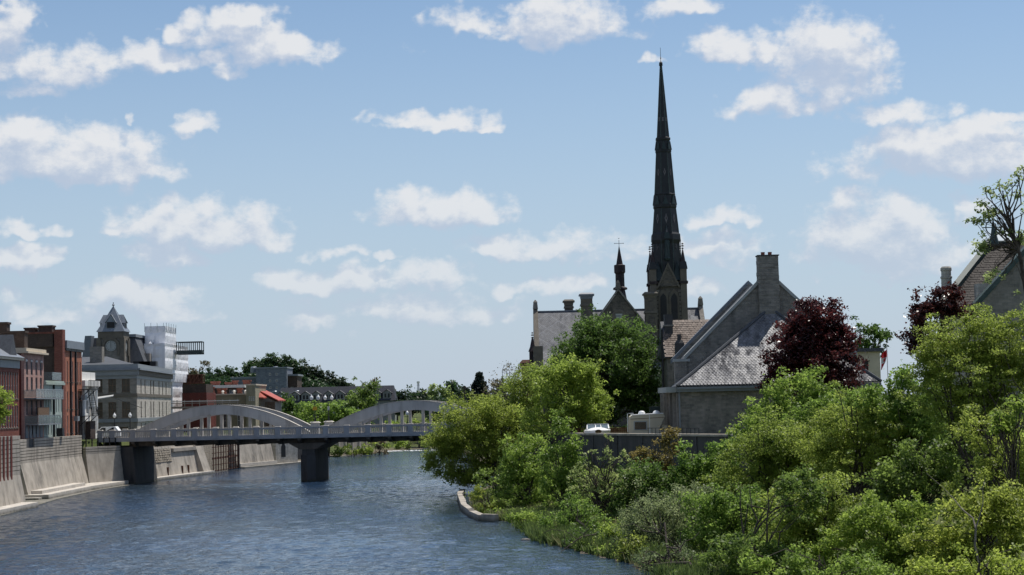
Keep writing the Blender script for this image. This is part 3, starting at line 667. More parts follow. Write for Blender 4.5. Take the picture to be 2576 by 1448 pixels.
    mb = MB(fr); mb.extr([(23.9, .7, 4.203), (26.1, .7, 4.203), (27.6, .7, 5.04), (22.4, .7, 5.04)], (0, 8.6, 0)); mb.build('pier_cap', 'beam_dark', t)
    for v in (.7, 9.0):
        mb = MB(fr); mb.taper(25.35, 26.55, v, v + .9, 6.2, 7.7, .08, .05); mb.build('pedestal', 'concrete_bridge', t)
        mb = MB(fr); mb.taper(25.25, 26.65, v - .1, v + 1.0, 7.702, 7.86, .3, .2); mb.build('pedestal_cap', 'concrete_pale', t)
    # abutments
    mb = MB(fr); mb.extr([(.0, .9, -1.5), (1.6, .9, -1.5), (.9, .9, 5.04), (-3.6, .9, 5.04), (-3.6, .9, -1.5)], (0, 9, 0)); mb.build('abutment', 'concrete_dark', t)
    mb = MB(fr); mb.box(51.6, 56, .9, 9.9, -1.5, 5.04); mb.build('abutment', 'concrete_dark', t)
    return fr
FBR = bridge()
# ------------------------------------------------------------------ lamps on and near the bridge
def twin_lamp(label, loc, h, sign=None, arms=2):
    t = thing('street_lamp', label, 'street lamp', loc, 'lamps along the bridge road'); x, y, z = loc
    mb = MB(); mb.tube((x, y, z), (x, y, z + .5), .13, .1, 8); mb.tube((x, y, z + .5), (x, y, z + h), .07, .055, 8); mb.build('pole', 'black_metal', t)
    hs = (-.45, .45) if arms == 2 else (0,)
    if arms == 2:
        mb = MB(); mb.box(x - .5, x + .5, y - .04, y + .04, z + h - .06, z + h + .02); mb.tube((x - .45, y, z + h + .02), (x - .45, y, z + h + .3), .05); mb.tube((x + .45, y, z + h + .02), (x + .45, y, z + h + .3), .05); mb.build('arm', 'black_metal', t)
    for d in hs:
        zz = z + h + (.3 if arms == 2 else 0)
        mb = MB(); mb.lathe((x + d, y, zz), [(.07, 0), (.2, .12), (.25, .3), (.2, .46), (.1, .56)], 10); g = mb.build('globe', 'lamp_globe', t, True)
        mb = MB(); mb.lathe((x + d, y, zz + .56), [(.13, 0), (.07, .09), (.02, .22)], 8); mb.build('finial', 'white_clean', g)
    if sign:
        mb = MB(); mb.extr([(x - .29 + (.58 if a else 0), y - .12, z + b) for a, b in ((0, 1.5), (1, 1.5), (1, 1.98), (0, 1.98))] if sign[1] else [(x - .14, y - .12, z + 1.45), (x + .14, y - .12, z + 1.45), (x + .14, y - .12, z + 2.0), (x - .14, y - .12, z + 2.0)], (0, .03, 0)); mb.build('sign', sign[0], t)
q = FBR @ Vector((25.95, 1.15, 7.86)); twin_lamp('double globe lamp with yellow sign on near bridge pedestal', q, 2.55, ('sign_yellow', True))
q = FBR @ Vector((25.95, 9.45, 7.86)); twin_lamp('double globe lamp with small grey sign on far bridge pedestal', q, 2.55, ('awning', False))
for x, lab in ((288, 'left of two single globe lamps in front of the stone building'), (327, 'right of two single globe lamps in front of the stone building')):
    p = P(x, 1040, 250); twin_lamp(lab, (p.x, p.y, 6.0), 2.9, None, 1)
p = P(1526, 1, 262); twin_lamp('single globe lamp seen through the right bridge arch', (G((1040 + 1527 / 3.14) / 1.4907, 262), 262, 5.9), 2.4, None, 1)
def cobra(label, x, y, D, dx):
    p = P(x, y, D); t = thing('street_light', label, 'street light', (p.x - dx, D, 6), 'cobra head street lights')
    mb = MB(); mb.tube((p.x - dx, D, 6), (p.x - dx, D, p.z - .9), .1, .08); mb.tube((p.x - dx, D, p.z - .9), (p.x - .4, D, p.z), .05); mb.build('pole', 'chrome', t)
    mb = MB(); mb.lathe((p.x - .1, D, p.z - .08), [(.2, 0), (.38, .06), (.3, .14), (.1, .2)], 8); mb.build('lamp_head', 'chrome', t)
cobra('cobra head street light left of the row of dormers', 694, 985, 345, 3.0); cobra('cobra head street light over the dormers of the long roof', 750, 984, 365, 3.4)

SC.cycles.use_adaptive_sampling = True; SC.cycles.adaptive_threshold = .015; SC.cycles.adaptive_min_samples = 8
# ------------------------------------------------------------------ left bank buildings
FX = -57.2
def dof(x): return FX * 4500 / (x - 1288)              # depth at which the building line meets picture column x
def rbuild(label, x0, x1, ytop, mat, side, back, rows, n, ww, zb=6.2, fx=FX, name='brick_building', **kw):
    Dn, Df = fx * 4500 / (x0 - 1288), fx * 4500 / (x1 - 1288); zt = Zp(x0, ytop, Dn)
    t = thing(name, label, 'building', (fx, Dn, zb), 'buildings along the left bank')
    fr = frame((fx, Dn), (fx, Df)); ln = Df - Dn
    rows = [(Zp((x0 + x1) / 2, b, (Dn + Df) / 2), Zp((x0 + x1) / 2, a, (Dn + Df) / 2)) for a, b in rows]
    facade(t, fr, 0, ln, zb, zt, grid_ops(lin(.25, ln - .25, n), ww, rows), mat, **kw)
    mb = MB(fr); mb.box(.0, ln - .02, .352, back, zb, zt - .1); mb.build('side_wall', side, t)
    return t, fr, ln, zt
# 1 red brick block with slate roof and gablet, at the left edge
t, fr, ln, zt = rbuild('dark red brick building with grey slate roof and gablet at left edge', -60, 44, 899, 'brick_red', 'brick_red', 9, [(936, 1003), (1022, 1078)], 15, .62, bars=(0, 1), sill='ashlar')
mb = MB(fr); mb.box(-.1, ln + .35, -.5, 9.2, zt, zt + .3); mb.build('eaves', 'cream_trim', t)
mb = MB(fr); z1 = zt + .302; mb.add([(-.1, -.6, z1), (ln + .4, -.6, z1), (ln + .4, 9.2, z1), (-.1, 9.2, z1), (-.1, 4.3, z1 + 3.0), (ln - 3.2, 4.3, z1 + 3.0)], [(0, 1, 5, 4), (1, 2, 5), (2, 3, 4, 5), (3, 0, 4), (0, 3, 2, 1)]); rf = mb.build('roof', 'lead_roof', t)
mb = MB(fr); u = ln - 4.5; mb.add([(u, -.2, z1 + .05), (u + 3.0, -.2, z1 + .05), (u + 1.5, -.2, z1 + 2.6), (u + 1.5, 4.0, z1 + 2.6), (u, 3.4, z1 + .05), (u + 3.0, 3.4, z1 + .05)], [(0, 1, 2), (0, 2, 3, 4), (1, 5, 3, 2)]); mb.build('gablet', 'dark_roof', rf)
mb = MB(fr); mb.box(0, ln, -.12, -.002, Zp(0, 925, 200), Zp(0, 905, 200)); mb.build('frieze', 'grey_trim', t)
for (x, y, w) in ((4, 812, 1.8), (44, 834, 2.2)):
    p = P(x, y, 214); q = MB(); q.taper(p.x - w / 2, p.x + w / 2, 213, 214.4, zt + 1, p.z - .25, .0, 0); q.build('chimney', 'brick_dark', t)
    q = MB(); q.box(p.x - w / 2 - .12, p.x + w / 2 + .12, 212.9, 214.5, p.z - .248, p.z); q.build('chimney_cap', 'brick_dark', t)
# 2 pink brick with balconies
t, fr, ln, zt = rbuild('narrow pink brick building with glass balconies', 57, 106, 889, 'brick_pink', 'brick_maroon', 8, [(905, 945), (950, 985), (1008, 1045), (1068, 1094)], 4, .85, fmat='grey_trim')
mb = MB(fr); mb.box(-.25, ln + .3, -.55, 8, zt, zt + .22); mb.box(-.1, ln + .15, -.3, 8, zt + .222, zt + .62); mb.build('cornice', 'cream_trim', t)
def balcony(u0, u1, y, d, Dm):
    z = Zp(80, y, Dm); b = MB(fr); b.box(u0, u1, -d, .0, z - .16, z); bo = b.build('balcony', 'grey_trim', t)
    b = MB(fr); b.box(u0 + .03, u1 - .03, -d + .02, -d + .05, z + .05, z + .95); b.build('glass_panel', 'rail_glass', bo)
    b = MB(fr); b.box(u0 + .03, u0 + .06, -d + .06, 0, z + .05, z + .95); b.build('glass_panel', 'rail_glass', bo)
    b = MB(fr); b.box(u0, u1, -d, -d + .08, z + .96, z + 1.02)
    k = u0
    while k < u1: b.box(k, k + .07, -d, -d + .07, z, z + .958); k += 1.25
    b.build('handrail', 'chrome', bo)
balcony(-.3, ln + 3.6, 1002, 1.5, 213); balcony(.2, ln + 2.0, 1067, 1.6, 213)
mb = MB(fr); mb.box(1.6, 6.6, -1.2, -1.1, Zp(80, 1048, 213), Zp(80, 1026, 213)); mb.build('timber_screen', 'timber', t)
mb = MB(fr)
for k in range(5): mb.box(.3 + k * 1.6, 1.4 + k * 1.6, -.08, -.02, 6.9, Zp(80, 1072, 213))
mb.build('door_shutter', 'lead_roof', t)
for u in (.4, 2.6, 4.8, 7.0):
    mb = MB(fr); mb.lathe((u, -.15, zt - 1.0), [(.12, 0), (.16, .12), (.1, .26)], 8); mb.build('wall_lamp', 'lamp_globe', t)
# 3 pale green block
t, fr, ln, zt = rbuild('low pale green painted building between the brick blocks', 106.4, 154, 968, 'green_paint', 'green_paint', 8, [(982, 1038), (1052, 1094)], 7, .5, bars=(0, 2), name='painted_building')
mb = MB(fr); mb.box(-.1, ln, -.3, 8, zt, zt + .3); mb.box(-.05, ln - .02, -.18, 8, zt + .302, zt + .5); mb.build('cornice', 'green_paint', t)
mb = MB(fr); mb.tube((ln * .47, -.12, 6.4), (ln * .47, -.12, zt), .13); mb.build('downpipe', 'black_metal', t)
mb = MB(fr); mb.box(.2, 4.5, -1.0, -.95, zt + .52, zt + 1.5); mb.box(.2, .25, -.949, 1.5, zt + .52, zt + 1.5); mb.build('glass_panel', 'rail_glass', t)
# 4 tall orange brick block with blank dark side wall
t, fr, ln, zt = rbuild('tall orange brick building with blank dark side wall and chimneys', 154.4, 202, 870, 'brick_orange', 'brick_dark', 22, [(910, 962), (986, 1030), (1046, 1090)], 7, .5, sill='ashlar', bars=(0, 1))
zs = Zp(90, 841, dof(154))
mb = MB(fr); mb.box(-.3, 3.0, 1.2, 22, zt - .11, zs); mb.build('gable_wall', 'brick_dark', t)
mb = MB(fr); mb.box(-.4, 3.1, .9, 22.1, zs, zs + .22); mb.build('coping', 'brick_red', t)
mb = MB(fr); mb.box(-.5, .9, -.1, .95, 6.2, zs + .5); mb.build('corner_pier', 'brick_red', t)
mb = MB(fr); mb.taper(.9, ln + .2, -.32, .34, zt - .3, zt + .7, .0, .0); mb.build('parapet', 'lead_roof', t)
mb = MB(fr); mb.box(.95, ln + .1, -.2, .3, zt - .6, zt - .302); mb.build('frieze', 'black_metal', t)
for x0_, x1_, y in ((65, 91, 825), (100, 134, 820)):
    a, b = G(x0_, 228), G(x1_, 228); z = Zp(90, y, 228); mb = MB(); mb.box(a, b, 227.5, 229.2, zs - .3, z - .2); c = mb.build('chimney', 'brick_dark', t)
    mb = MB(); mb.box(a - .1, b + .1, 227.4, 229.3, z - .198, z); mb.build('chimney_cap', 'brick_dark', c)
for u in (3.6, 6.2):
    mb = MB(fr); mb.box(u, u + .22, -.2, -.002, 6.3, zt - .2); mb.build('vent_stack', 'black_metal', t)
mb = MB(fr); mb.box(ln - 1.8, ln - .3, -.12, -.002, 6.3, Zp(190, 1010, 235)); mb.build('stair_panel', 'brick_dark', t)
for u, y in ((4.2, 1048), (8.2, 995)):
    mb = MB(fr); mb.box(u, u + 1.1, -.8, -.31, Zp(180, y + 12, 232), Zp(180, y, 232)); mb.build('air_conditioner', 'grey_trim', t)
# 5 white columned building end
p5 = dof(203); t = thing('white_building', 'white columned porch building beside the orange brick block', 'building', (FX, p5, 6.2), 'buildings along the left bank')
fr = frame((FX - .6, p5 + .4), (FX - .6, p5 + 9)); zt = Zp(220, 972, 240)
facade(t, fr, 0, 8.2, 6.2, zt, [(1.2, 2.4, 7.2, 9.0), (1.2, 2.4, 9.8, 11.4), (4.2, 5.4, 9.6, 11.4)], 'white_paint', V=6)
mb = MB(fr); mb.box(-.1, 8.5, -.9, 6.2, zt, zt + .75); mb.build('entablature', 'white_paint', t)
mb = MB(fr); mb.box(-.1, 8.2, -.3, 5.8, zt + .752, zt + 1.9); mb.build('parapet', 'white_paint', t)
for u in (.4, 6.2, 7.8):
    mb = MB(fr); mb.box(u - .4, u + .4, -.85, -.05, 6.2, 6.75); mb.lathe((u, -.45, 6.75), [(.36, 0), (.3, .1), (.26, zt - 7.1), (.36, zt - 6.95), (.4, zt - 6.755)], 10); mb.build('column', 'white_paint', t)
mb = MB(fr); mb.box(-.2, 2.6, -1.6, -.9, 6.2, 8.6); mb.build('lean_to', 'brick_dark', t)
# black fire escape
t = thing('fire_escape', 'black iron fire escape on the orange brick corner', 'fire escape', (FX + .6, p5 - 1, 6.9))
for z in (Zp(205, 980, 237), Zp(205, 1047, 237)):
    mb = MB(); mb.box(FX + .05, FX + 1.5, p5 - 2.4, p5 + 3.2, z - .08, z); mb.build('landing', 'black_metal', t)
    mb = MB()
    for k in range(8): mb.box(FX + 1.42, FX + 1.48, p5 - 2.4 + k * .79, p5 - 2.34 + k * .79, z, z + 1.1)
    mb.box(FX + 1.4, FX + 1.5, p5 - 2.4, p5 + 3.2, z + 1.102, z + 1.17); mb.build('guard_rail', 'black_metal', t)
    mb = MB(); mb.tube((FX + .02, p5 + 1.5, z - 1.4), (FX + 1.4, p5 + 1.5, z - .1), .06); mb.tube((FX + .02, p5 - 1.9, z - 1.4), (FX + 1.4, p5 - 1.9, z - .1), .06); mb.build('bracket', 'black_metal', t)
za, zb_ = Zp(205, 1047, 237), Zp(205, 980, 237)
mb = MB(); mb.tube((FX + 1.2, p5 + 3.6, za), (FX + 1.2, p5 + .8, zb_), .06); mb.tube((FX + .5, p5 + 3.6, za), (FX + .5, p5 + .8, zb_), .06)
for k in range(1, 12):
    f = k / 12; mb.box(FX + .5, FX + 1.2, p5 + 3.6 - 2.8 * f - .08, p5 + 3.6 - 2.8 * f + .08, za + (zb_ - za) * f - .02, za + (zb_ - za) * f + .02)
mb.build('stair_flight', 'black_metal', t)
mb = MB(); mb.taper(FX + .3, FX + 1.1, 222.4, 223.4, 6.86, 7.9, .06, .06); build1(mb, 'waste_bin', 'black_metal', 'black waste bin on the river wall below the orange brick building', 'bin', (FX + .7, 222.9, 6.86))

# 6 stone building facing the bridge
def stone_block():
    D0 = 262.; pa = (G(150, D0), D0); pc = (G(344, D0), D0); pd = (G(430, 303), 303.)
    t = thing('stone_building', 'tan stone building with grey cornice at the bridge end', 'building', (pc[0], pc[1], 6.0))
    zt = Zp(344, 944, D0); z0 = 6.0
    f1 = frame(pa, pc); l1 = flen(pa, pc); f2 = frame(pc, pd); l2 = flen(pc, pd); sx = D0 / 4500
    def uu(x): return (G(x, D0) - pa[0])
    ops = [(uu(a), uu(b), Zp(300, 987, D0), Zp(300, 953, D0)) for a, b in ((205, 224), (239, 258), (273, 292), (307, 327))] + [(uu(a), uu(b), Zp(300, 1051, D0), Zp(300, 1012, D0)) for a, b in ((205, 224), (239, 258), (273, 292), (307, 327))]
    ops += [(uu(a), uu(b), 6.3, Zp(300, 1075, D0)) for a, b in ((240, 262), (300, 322))]
    facade(t, f1, 0, l1, z0, zt, ops, 'stone_grey', glass='glass_tan', fmat='timber', sill='ashlar')  # shaded face: its shade is put into a darker stone colour
    u2 = []
    for x in (355, 365, 379, 386, 400, 409, 418): u2.append((lambda d: (d - 262) * l2 / 41)(262 + 41 * (x - 344) / 86 * (1 - .12 * (1 - (x - 344) / 86))))
    r1 = (Zp(344, 990, D0), Zp(344, 954, D0)); r2 = (Zp(344, 1048, D0), Zp(344, 1010, D0))
    facade(t, f2, .36, l2, z0, zt, grid_ops(u2, 1.0, [r1, r2, (6.6, 8.0)]), 'stone_tan', fmat='timber', bars=(0, 1), sill='ashlar')  # sunlit face: stronger sun is put into a paler stone colour
    mb = MB(); mb.extr([(pa[0], D0 + .36, z0), (pc[0] - .37, D0 + .36, z0), (pd[0] - .37, 302.9, z0), (pd[0] - 14, 302.9, z0)], (0, 0, zt - z0)); mb.build('core_wall', 'stone_grey', t)
    def band(za, zb, out, mat, name, m2=None):
        q = MB(f1); q.box(-1, l1 + out, -out, -.003, za, zb); q.build(name, mat, t)
        q = MB(f2); q.box(.002, l2 + out, -out, -.003, za, zb); q.build(name, m2 or mat, t)
    ch = Zp(344, 916, D0) - zt
    band(zt - .5, zt, .08, 'grey_trim', 'architrave'); band(zt + .002, zt + ch * .45, .35, 'grey_trim', 'frieze', 'ashlar'); band(zt + ch * .452, zt + ch * .62, .7, 'lead_roof', 'cornice'); band(zt + ch * .622, zt + ch, .3, 'grey_trim', 'parapet')
    band(Zp(344, 1000, D0) + .1, Zp(344, 993, D0) + .15, .12, 'ashlar', 'string_course'); band(Zp(344, 1062, D0), Zp(344, 1053, D0), .2, 'grey_trim', 'string_course')
    zr = zt + ch
    mb = MB(); mb.add([(pa[0] - 3, D0 - .25, zr - .2), (pc[0] + .25, D0 - .25, zr - .2), (pd[0] + .2, 303, zr - .2), (pa[0] - 3, 303, zr - .2), (pc[0] - 7.5, 276, zr + 1.6), (pc[0] - 10, 290, zr + 1.6), (pa[0] - 3, 276, zr + 1.6), (pa[0] - 3, 290, zr + 1.6)],
                      [(0, 1, 4, 6), (1, 2, 5, 4), (4, 5, 7, 6), (2, 3, 7, 5)]); mb.build('roof', 'dark_roof', t)
    for x, w in ((352, 1.7), (367, 1.7), (380, 1.9)):
        p = P(x, 914, 285); mb = MB(); mb.box(p.x - w / 2, p.x + w / 2, 284, 285.5, zr + .2, p.z + .25); mb.build('roof_vent', 'black_metal', t)
    p = P(245, 900, 268); mb = MB(); mb.box(p.x - .9, p.x + .9, 267, 268.6, zr, p.z + 1.6); mb.build('chimney', 'stone_grey', t)
stone_block()
p = P(250, 1005, 256); mb = MB(); mb.extr([(p.x - 2.0, 256, p.z - .3), (p.x + 1.9, 256, p.z + .3), (p.x + 1.6, 258, p.z + .5), (p.x - 2, 258, p.z + .1)], (0, 0, .12))
tq = thing('awning', 'pale grey canvas awning on the stone building front', 'awning', (p.x, 256, p.z)); mb.build('canopy', 'awning', tq)
mb = MB(); mb.tube((p.x + 1.8, 256, p.z + .25), (p.x + 5.0, 261.6, p.z - 1.4), .04); mb.build('stay', 'black_metal', tq)

# 7 mansard building with clock tower
def clock_tower():
    D0 = 300.; x0, x1 = G(251, D0), G(310, D0); w = x1 - x0; cx = (x0 + x1) / 2; cy = D0 + w / 2
    t = thing('clock_tower', 'stone clock tower with steep slate roof and dormers', 'tower', (cx, cy, 6))
    ze = Zp(281, 835, D0); zc = Zp(281, 851, D0); cl = P((280 + 370 / 2.633) / 1.4907, 871, D0)
    mb = MB(); mb.box(x0, x1, D0, D0 + w, 6, zc); mb.build('shaft', 'stone_grey', t)
    mb = MB(); mb.box(x0 - .2, x1 + .2, D0 - .2, D0 + w + .2, zc, ze); mb.build('frieze', 'ashlar', t)
    for fx_, fy_ in ((x0, D0), (x1, D0), (x1, D0 + w)):
        mb = MB(); mb.box(fx_ - .45, fx_ + .3, fy_ - .22, fy_ + .4, 6, zc - .003); mb.build('corner_pier', 'ashlar', t)
    def arch(fr, r0, r1, zc_, y0, y1, leg):
        q = MB(fr); n = 14; vs = []; fs = []
        pts = [(r, -leg) for r in ()]
        prof = [(1, -leg / r1)] + [(math.cos(math.pi * i / n), math.sin(math.pi * i / n)) for i in range(n + 1)] + [(-1, -leg / r1)]
        for (c, s) in prof:
            zo = zc_ + s * r1 if s >= 0 else zc_ - leg; zi = zc_ + s * r0 if s >= 0 else zc_ - leg
            vs += [(c * r1, y0, zo), (c * r0, y0, zi), (c * r0, y1, zi), (c * r1, y1, zo)]
        for i in range(len(prof) - 1):
            k = 4 * i
            for a in range(4): fs.append((k + a, k + (a + 1) % 4, k + 4 + (a + 1) % 4, k + 4 + a))
        q.add(vs, fs); return q
    for fr, nm in ((frame((cx, D0), (cx + 1, D0)), 'front'), (frame((x1, cy), (x1, cy + 1)), 'side')):
        arch(fr, 1.05, 1.5, cl.z, -.28, -.003, 1.6).build('clock_arch', 'ashlar', t)
        q = MB(fr); q.lathe((0, 0, 0), [(.01, 0), (.8, 0), (.8, .06), (.01, .06)], 24)
        q = MB(fr @ Matrix.Translation((0, -.01, cl.z)) @ Matrix.Rotation(R(90), 4, 'X')); q.lathe((0, 0, 0), [(.92, 0), (.92, .1), (.86, .12)], 24); fo = q.build('clock_face', 'grey_siding', t)
        q = MB(fr); q.box(-.04, .04, -.17, -.14, cl.z, cl.z + .62); q.box(-.03, .03, -.17, -.14, cl.z - .45, cl.z - .002); q.build('clock_hand', 'black_metal', fo)
        q = MB(fr)
        for k in range(12):
            a = k * math.pi / 6; q.box(math.sin(a) * .72 - .04, math.sin(a) * .72 + .04, -.16, -.135, cl.z + math.cos(a) * .72 - .08, cl.z + math.cos(a) * .72 + .08)
        q.build('clock_mark', 'black_metal', fo)
    za = Zp(286, 768, D0); e = .42; zm = ze + (za - ze) * .22
    mb = MB(); a = w / 2 + e; b = w / 2 - .12
    mb.add([(cx - a, cy - a, ze), (cx + a, cy - a, ze), (cx + a, cy + a, ze), (cx - a, cy + a, ze), (cx - b, cy - b, zm), (cx + b, cy - b, zm), (cx + b, cy + b, zm), (cx - b, cy + b, zm), (cx, cy, za)],
           [(0, 1, 5, 4), (1, 2, 6, 5), (2, 3, 7, 6), (3, 0, 4, 7), (4, 5, 8), (5, 6, 8), (6, 7, 8), (7, 4, 8), (0, 3, 2, 1)]); rf = mb.build('roof', 'lead_roof', t)
    for fr in (frame((cx, D0), (cx + 1, D0)), frame((x1, cy), (x1, cy + 1)), frame((x0, cy), (x0, cy - 1))):
        d = MB(fr); z0 = zm - .55; hh = 1.25; d.add([(-.75, -.1, z0), (.75, -.1, z0), (.75, -.1, z0 + hh), (0, .2, z0 + hh + 1.1), (-.75, -.1, z0 + hh), (-.75, 1.6, z0), (.75, 1.6, z0), (.75, 1.6, z0 + hh), (0, 1.9, z0 + hh + 1.1), (-.75, 1.6, z0 + hh)],
              [(0, 1, 2, 3, 4), (0, 4, 9, 5), (1, 6, 7, 2), (5, 9, 8, 7, 6)]); dm = d.build('dormer', 'grey_trim', rf)
        d = MB(fr); d.add([(-.95, -.3, z0 + hh - .2), (0, .25, z0 + hh + 1.25), (.95, -.3, z0 + hh - .2), (-.95, 1.9, z0 + hh - .2), (0, 2.0, z0 + hh + 1.25), (.95, 1.9, z0 + hh - .2)], [(0, 1, 4, 3), (1, 2, 5, 4)]); d.build('dormer_roof', 'lead_roof', rf)
        d = MB(fr); d.box(-.62, .62, -.16, -.11, z0 + .2, z0 + 1.2); d.build('louvre', 'black_metal', rf)
    mb = MB(); mb.tube((cx, cy, za - .3), (cx, cy, Zp(286, 759, D0)), .1, .06); mb.lathe((cx, cy, za), [(.2, 0), (.22, .15), (.08, .3)], 8); mb.build('finial', 'lead_roof', t)
    # mansard body
    b = thing('mansard_building', 'dark mansard roofed stone building behind the clock tower', 'building', (G(300, 305), 306, 6))
    xa, xb = G(212, 304), G(362, 304); zr = Zp(300, 848, 304); zw = Zp(300, 925, 304)
    m = MB(); m.box(xa, xb, 304.6, 322, 6, zw); m.build('wall', 'stone_grey', b)
    m = MB(); m.add([(xa, 304.2, zw), (xb + .4, 304.2, zw), (xb + .4, 322.4, zw), (xa, 322.4, zw), (xa + .5, 306.3, zr), (xb - 2.0, 306.3, zr), (xb - 2.0, 320, zr), (xa + .5, 320, zr)], [(0, 1, 5, 4), (1, 2, 6, 5), (2, 3, 7, 6), (3, 0, 4, 7), (4, 5, 6, 7)]); m.build('roof', 'dark_roof', b)
    m = MB(); m.box(xb - 6.0, xb - 1.7, 306, 320.3, zr + .002, zr + .5); m.build('roof_curb', 'grey_trim', b)
    m = MB(); m.extr([(xa - .6, 304, zw), (xa + .8, 304, zw), (xa + 1.3, 304, zr + .3), (xa + .2, 304, zr + .3)], (0, 2.2, 0)); m.build('end_parapet', 'lead_roof', b)
    for k in range(2):
        m = MB(); yy = 308 + 6 * k; m.box(xb - 1.6, xb + .25, yy, yy + 1.6, zw + .6, zw + 2.4); m.build('dormer', 'timber_grey', b)
clock_tower()
# 8 tower wrapped in white scaffold sheeting
def scaffold():
    D0 = 312.; t = thing('wrapped_scaffold', 'tall scaffold tower wrapped in white plastic sheeting', 'scaffold', (G(400, D0), D0, 6))
    rng = np.random.default_rng(3)
    def sheet(name, xl, xr, Dn, Df, y0, y1):
        a, b = G(xl, Dn), G(xr, Dn); z0, z1 = y0, Zp(400, y1, Dn)
        for pa, pb in (((a, Dn), (b, Dn)), ((b, Dn), (b, Df))):
            ln = flen(pa, pb); fr = frame(pa, pb); nx = max(6, int(ln / .5)); nz = int((z1 - z0) / .5); m = MB(fr); vs = []
            for j in range(nz + 1):
                for i in range(nx + 1):
                    bl = .16 * abs(math.sin(j * math.pi / 4.)) ** .6 * abs(math.sin(i * math.pi / 3.)) ** .6 + rng.uniform(-.03, .03)
                    edge = 0 if i in (0, nx) else 1
                    vs.append((ln * i / nx, -bl * edge, z0 + (z1 - z0) * j / nz))
            m.add(vs, [(j * (nx + 1) + i, j * (nx + 1) + i + 1, (j + 1) * (nx + 1) + i + 1, (j + 1) * (nx + 1) + i) for j in range(nz) for i in range(nx)]); m.build(name, 'sheeting', t)
        m = MB(); m.box(a + .05, b - .05, Dn + .1, Df - .05, z0, z1 - .05); m.build('core', 'sheeting', t)
        return a, b, z1
    m_, N, L, bs = new_mat('sheeting'); bs.inputs['Base Color'].default_value = (.8, .8, .82, 1); bs.inputs['Roughness'].default_value = .35
    a, b, z1 = sheet('sheeting', 366, 417, 312, 322, Zp(400, 870, 312), 821)
    k = a
    mp = MB()
    while k < b + .1: mp.tube((k, 311.8, z1 - 1), (k, 311.8, z1 + .55), .05); k += 1.1
    for d in range(5): mp.tube((b + .15, 312.5 + d * 2.2, z1 - 1), (b + .15, 312.5 + d * 2.2, z1 + .6), .05)
    mp.build('pole', 'chrome', t)
    sheet('sheeting', 364, 416, 310, 332, Zp(400, 960, 310), 864.5)
    sheet('sheeting', 404, 434, 318, 328, 6, 915)
    q = P((280 + 765 / 2.633) / 1.4907, 869, 311.5); m = MB(); m.lathe((q.x, q.y - .1, q.z - .45), [(.6, 0), (.7, .4), (.3, .85)], 7); m.build('torn_flap', 'black_metal', t)
    m = MB(); m.lathe((q.x - .2, q.y - .5, q.z), [(.3, 0), (.35, .3), (.1, .6)], 6); m.build('worker_light', 'white_clean', t)
scaffold()
# steel walkway sticking out of the scaffold, and the rusty one lower down
def walkway(label, x0, x1, y0, y1, D, mat, n, fl):
    a, b = G(x0, D, y0), G(x1, D, y0); zt, zb = Zp(x0, y0, D), Zp(x0, y1, D)
    t = thing('steel_walkway', label, 'walkway', (a, D, zb), 'steel walkways beside the scaffold')
    for d in (0, 2.0):
        m = MB(); m.box(a, b, D + d, D + d + .15, zt - .18, zt); m.build('top_chord', mat, t)
        m = MB(); m.box(a, b, D + d, D + d + .15, zb, zb + fl); m.build('floor_beam', mat, t)
        for k in range(n):
            x = a + (b - a - .15) * (k if k < n - 1 else n - 1) / (n - 1); m = MB(); m.box(x, x + .15, D + d + .01, D + d + .14, zb + fl, zt - .18); m.build('post', mat, t)
    m = MB(); m.box(a, b, D + .151, D + 2, zb + fl * .4, zb + fl * .7); m.build('floor', mat, t); m = MB(); m.box(a, b, D + .151, D + 2, zt - .1, zt - .02); m.build('roof', mat, t)
    return t, a, b, zb, zt
walkway('dark green steel walkway cage jutting right from white scaffold', 443, 508, 860.5, 893, 318, 'green_steel', 7, .75)
t, a, b, zb, zt = walkway('rusty steel walkway girder jutting from below the scaffold', 456, 510, 943, 967, 330, 'rust', 6, .4)
m = MB()
for k in range(5):
    u = a + (b - a) * k / 5; m.tube((u, 329.98, zb + .2), (u + (b - a) / 5, 329.98, zt - .1), .09, n=4)
m.build('brace', 'rust', t); m = MB(); m.box(a, b, 330.5, 330.6, zb + .2, zt - .2); m.build('side_panel', 'rust', t)

# 9 low red brick building, olive block and red roofed block behind the left arch
def block(name, label, x0, x1, D, ytop, mat, ops_px=(), depth=10, zb=5.9, **kw):
    a, b = G(x0, D), G(x1, D); zt = Zp((x0 + x1) / 2, ytop, D); t = thing(name, label, 'building', (a, D, zb)); fr = frame((a, D), (b, D))
    ops = [(G(q[0], D) - a, G(q[1], D) - a, Zp((q[0] + q[1]) / 2, q[3], D), Zp((q[0] + q[1]) / 2, q[2], D)) for q in ops_px]
    facade(t, fr, 0, b - a, zb, zt, ops, mat, **kw)
    m = MB(fr); m.box(.01, b - a - .01, .352, depth, zb, zt - .02); m.build('rear_wall', mat, t); return t, fr, b - a, zt
def Xq(z, s=3.62, o=640): return (o + z / s) / 1.4907
def Yq(z, s=3.62, o=1280): return (o + z / s) / 1.4907
t, fr, ln, zt = block('brick_building', 'low dark red brick building under the rusty walkway', Xq(155), Xq(488), 318, Yq(702), 'brick_maroon')
m = MB(fr); m.box(0, 4.2, .5, 8, zt - .01, Zp(470, Yq(590), 318)); m.build('upper_wall', 'brick_dark', t)
t, fr, ln, zt = block('terrace_building', 'long low building with pale roof edge and brick chimneys', Xq(150), Xq(1010), 345, Yq(640), 'brick_dark', [(Xq(a), Xq(b), Yq(660), Yq(715)) for a, b in ((320, 510), (800, 890), (965, 1020))], glass='glass_pale', bars=(2, 0))
m = MB(fr); m.box(-.2, ln, -.3, 8, zt, zt + .55); m.build('roof_edge', 'white_paint', t)
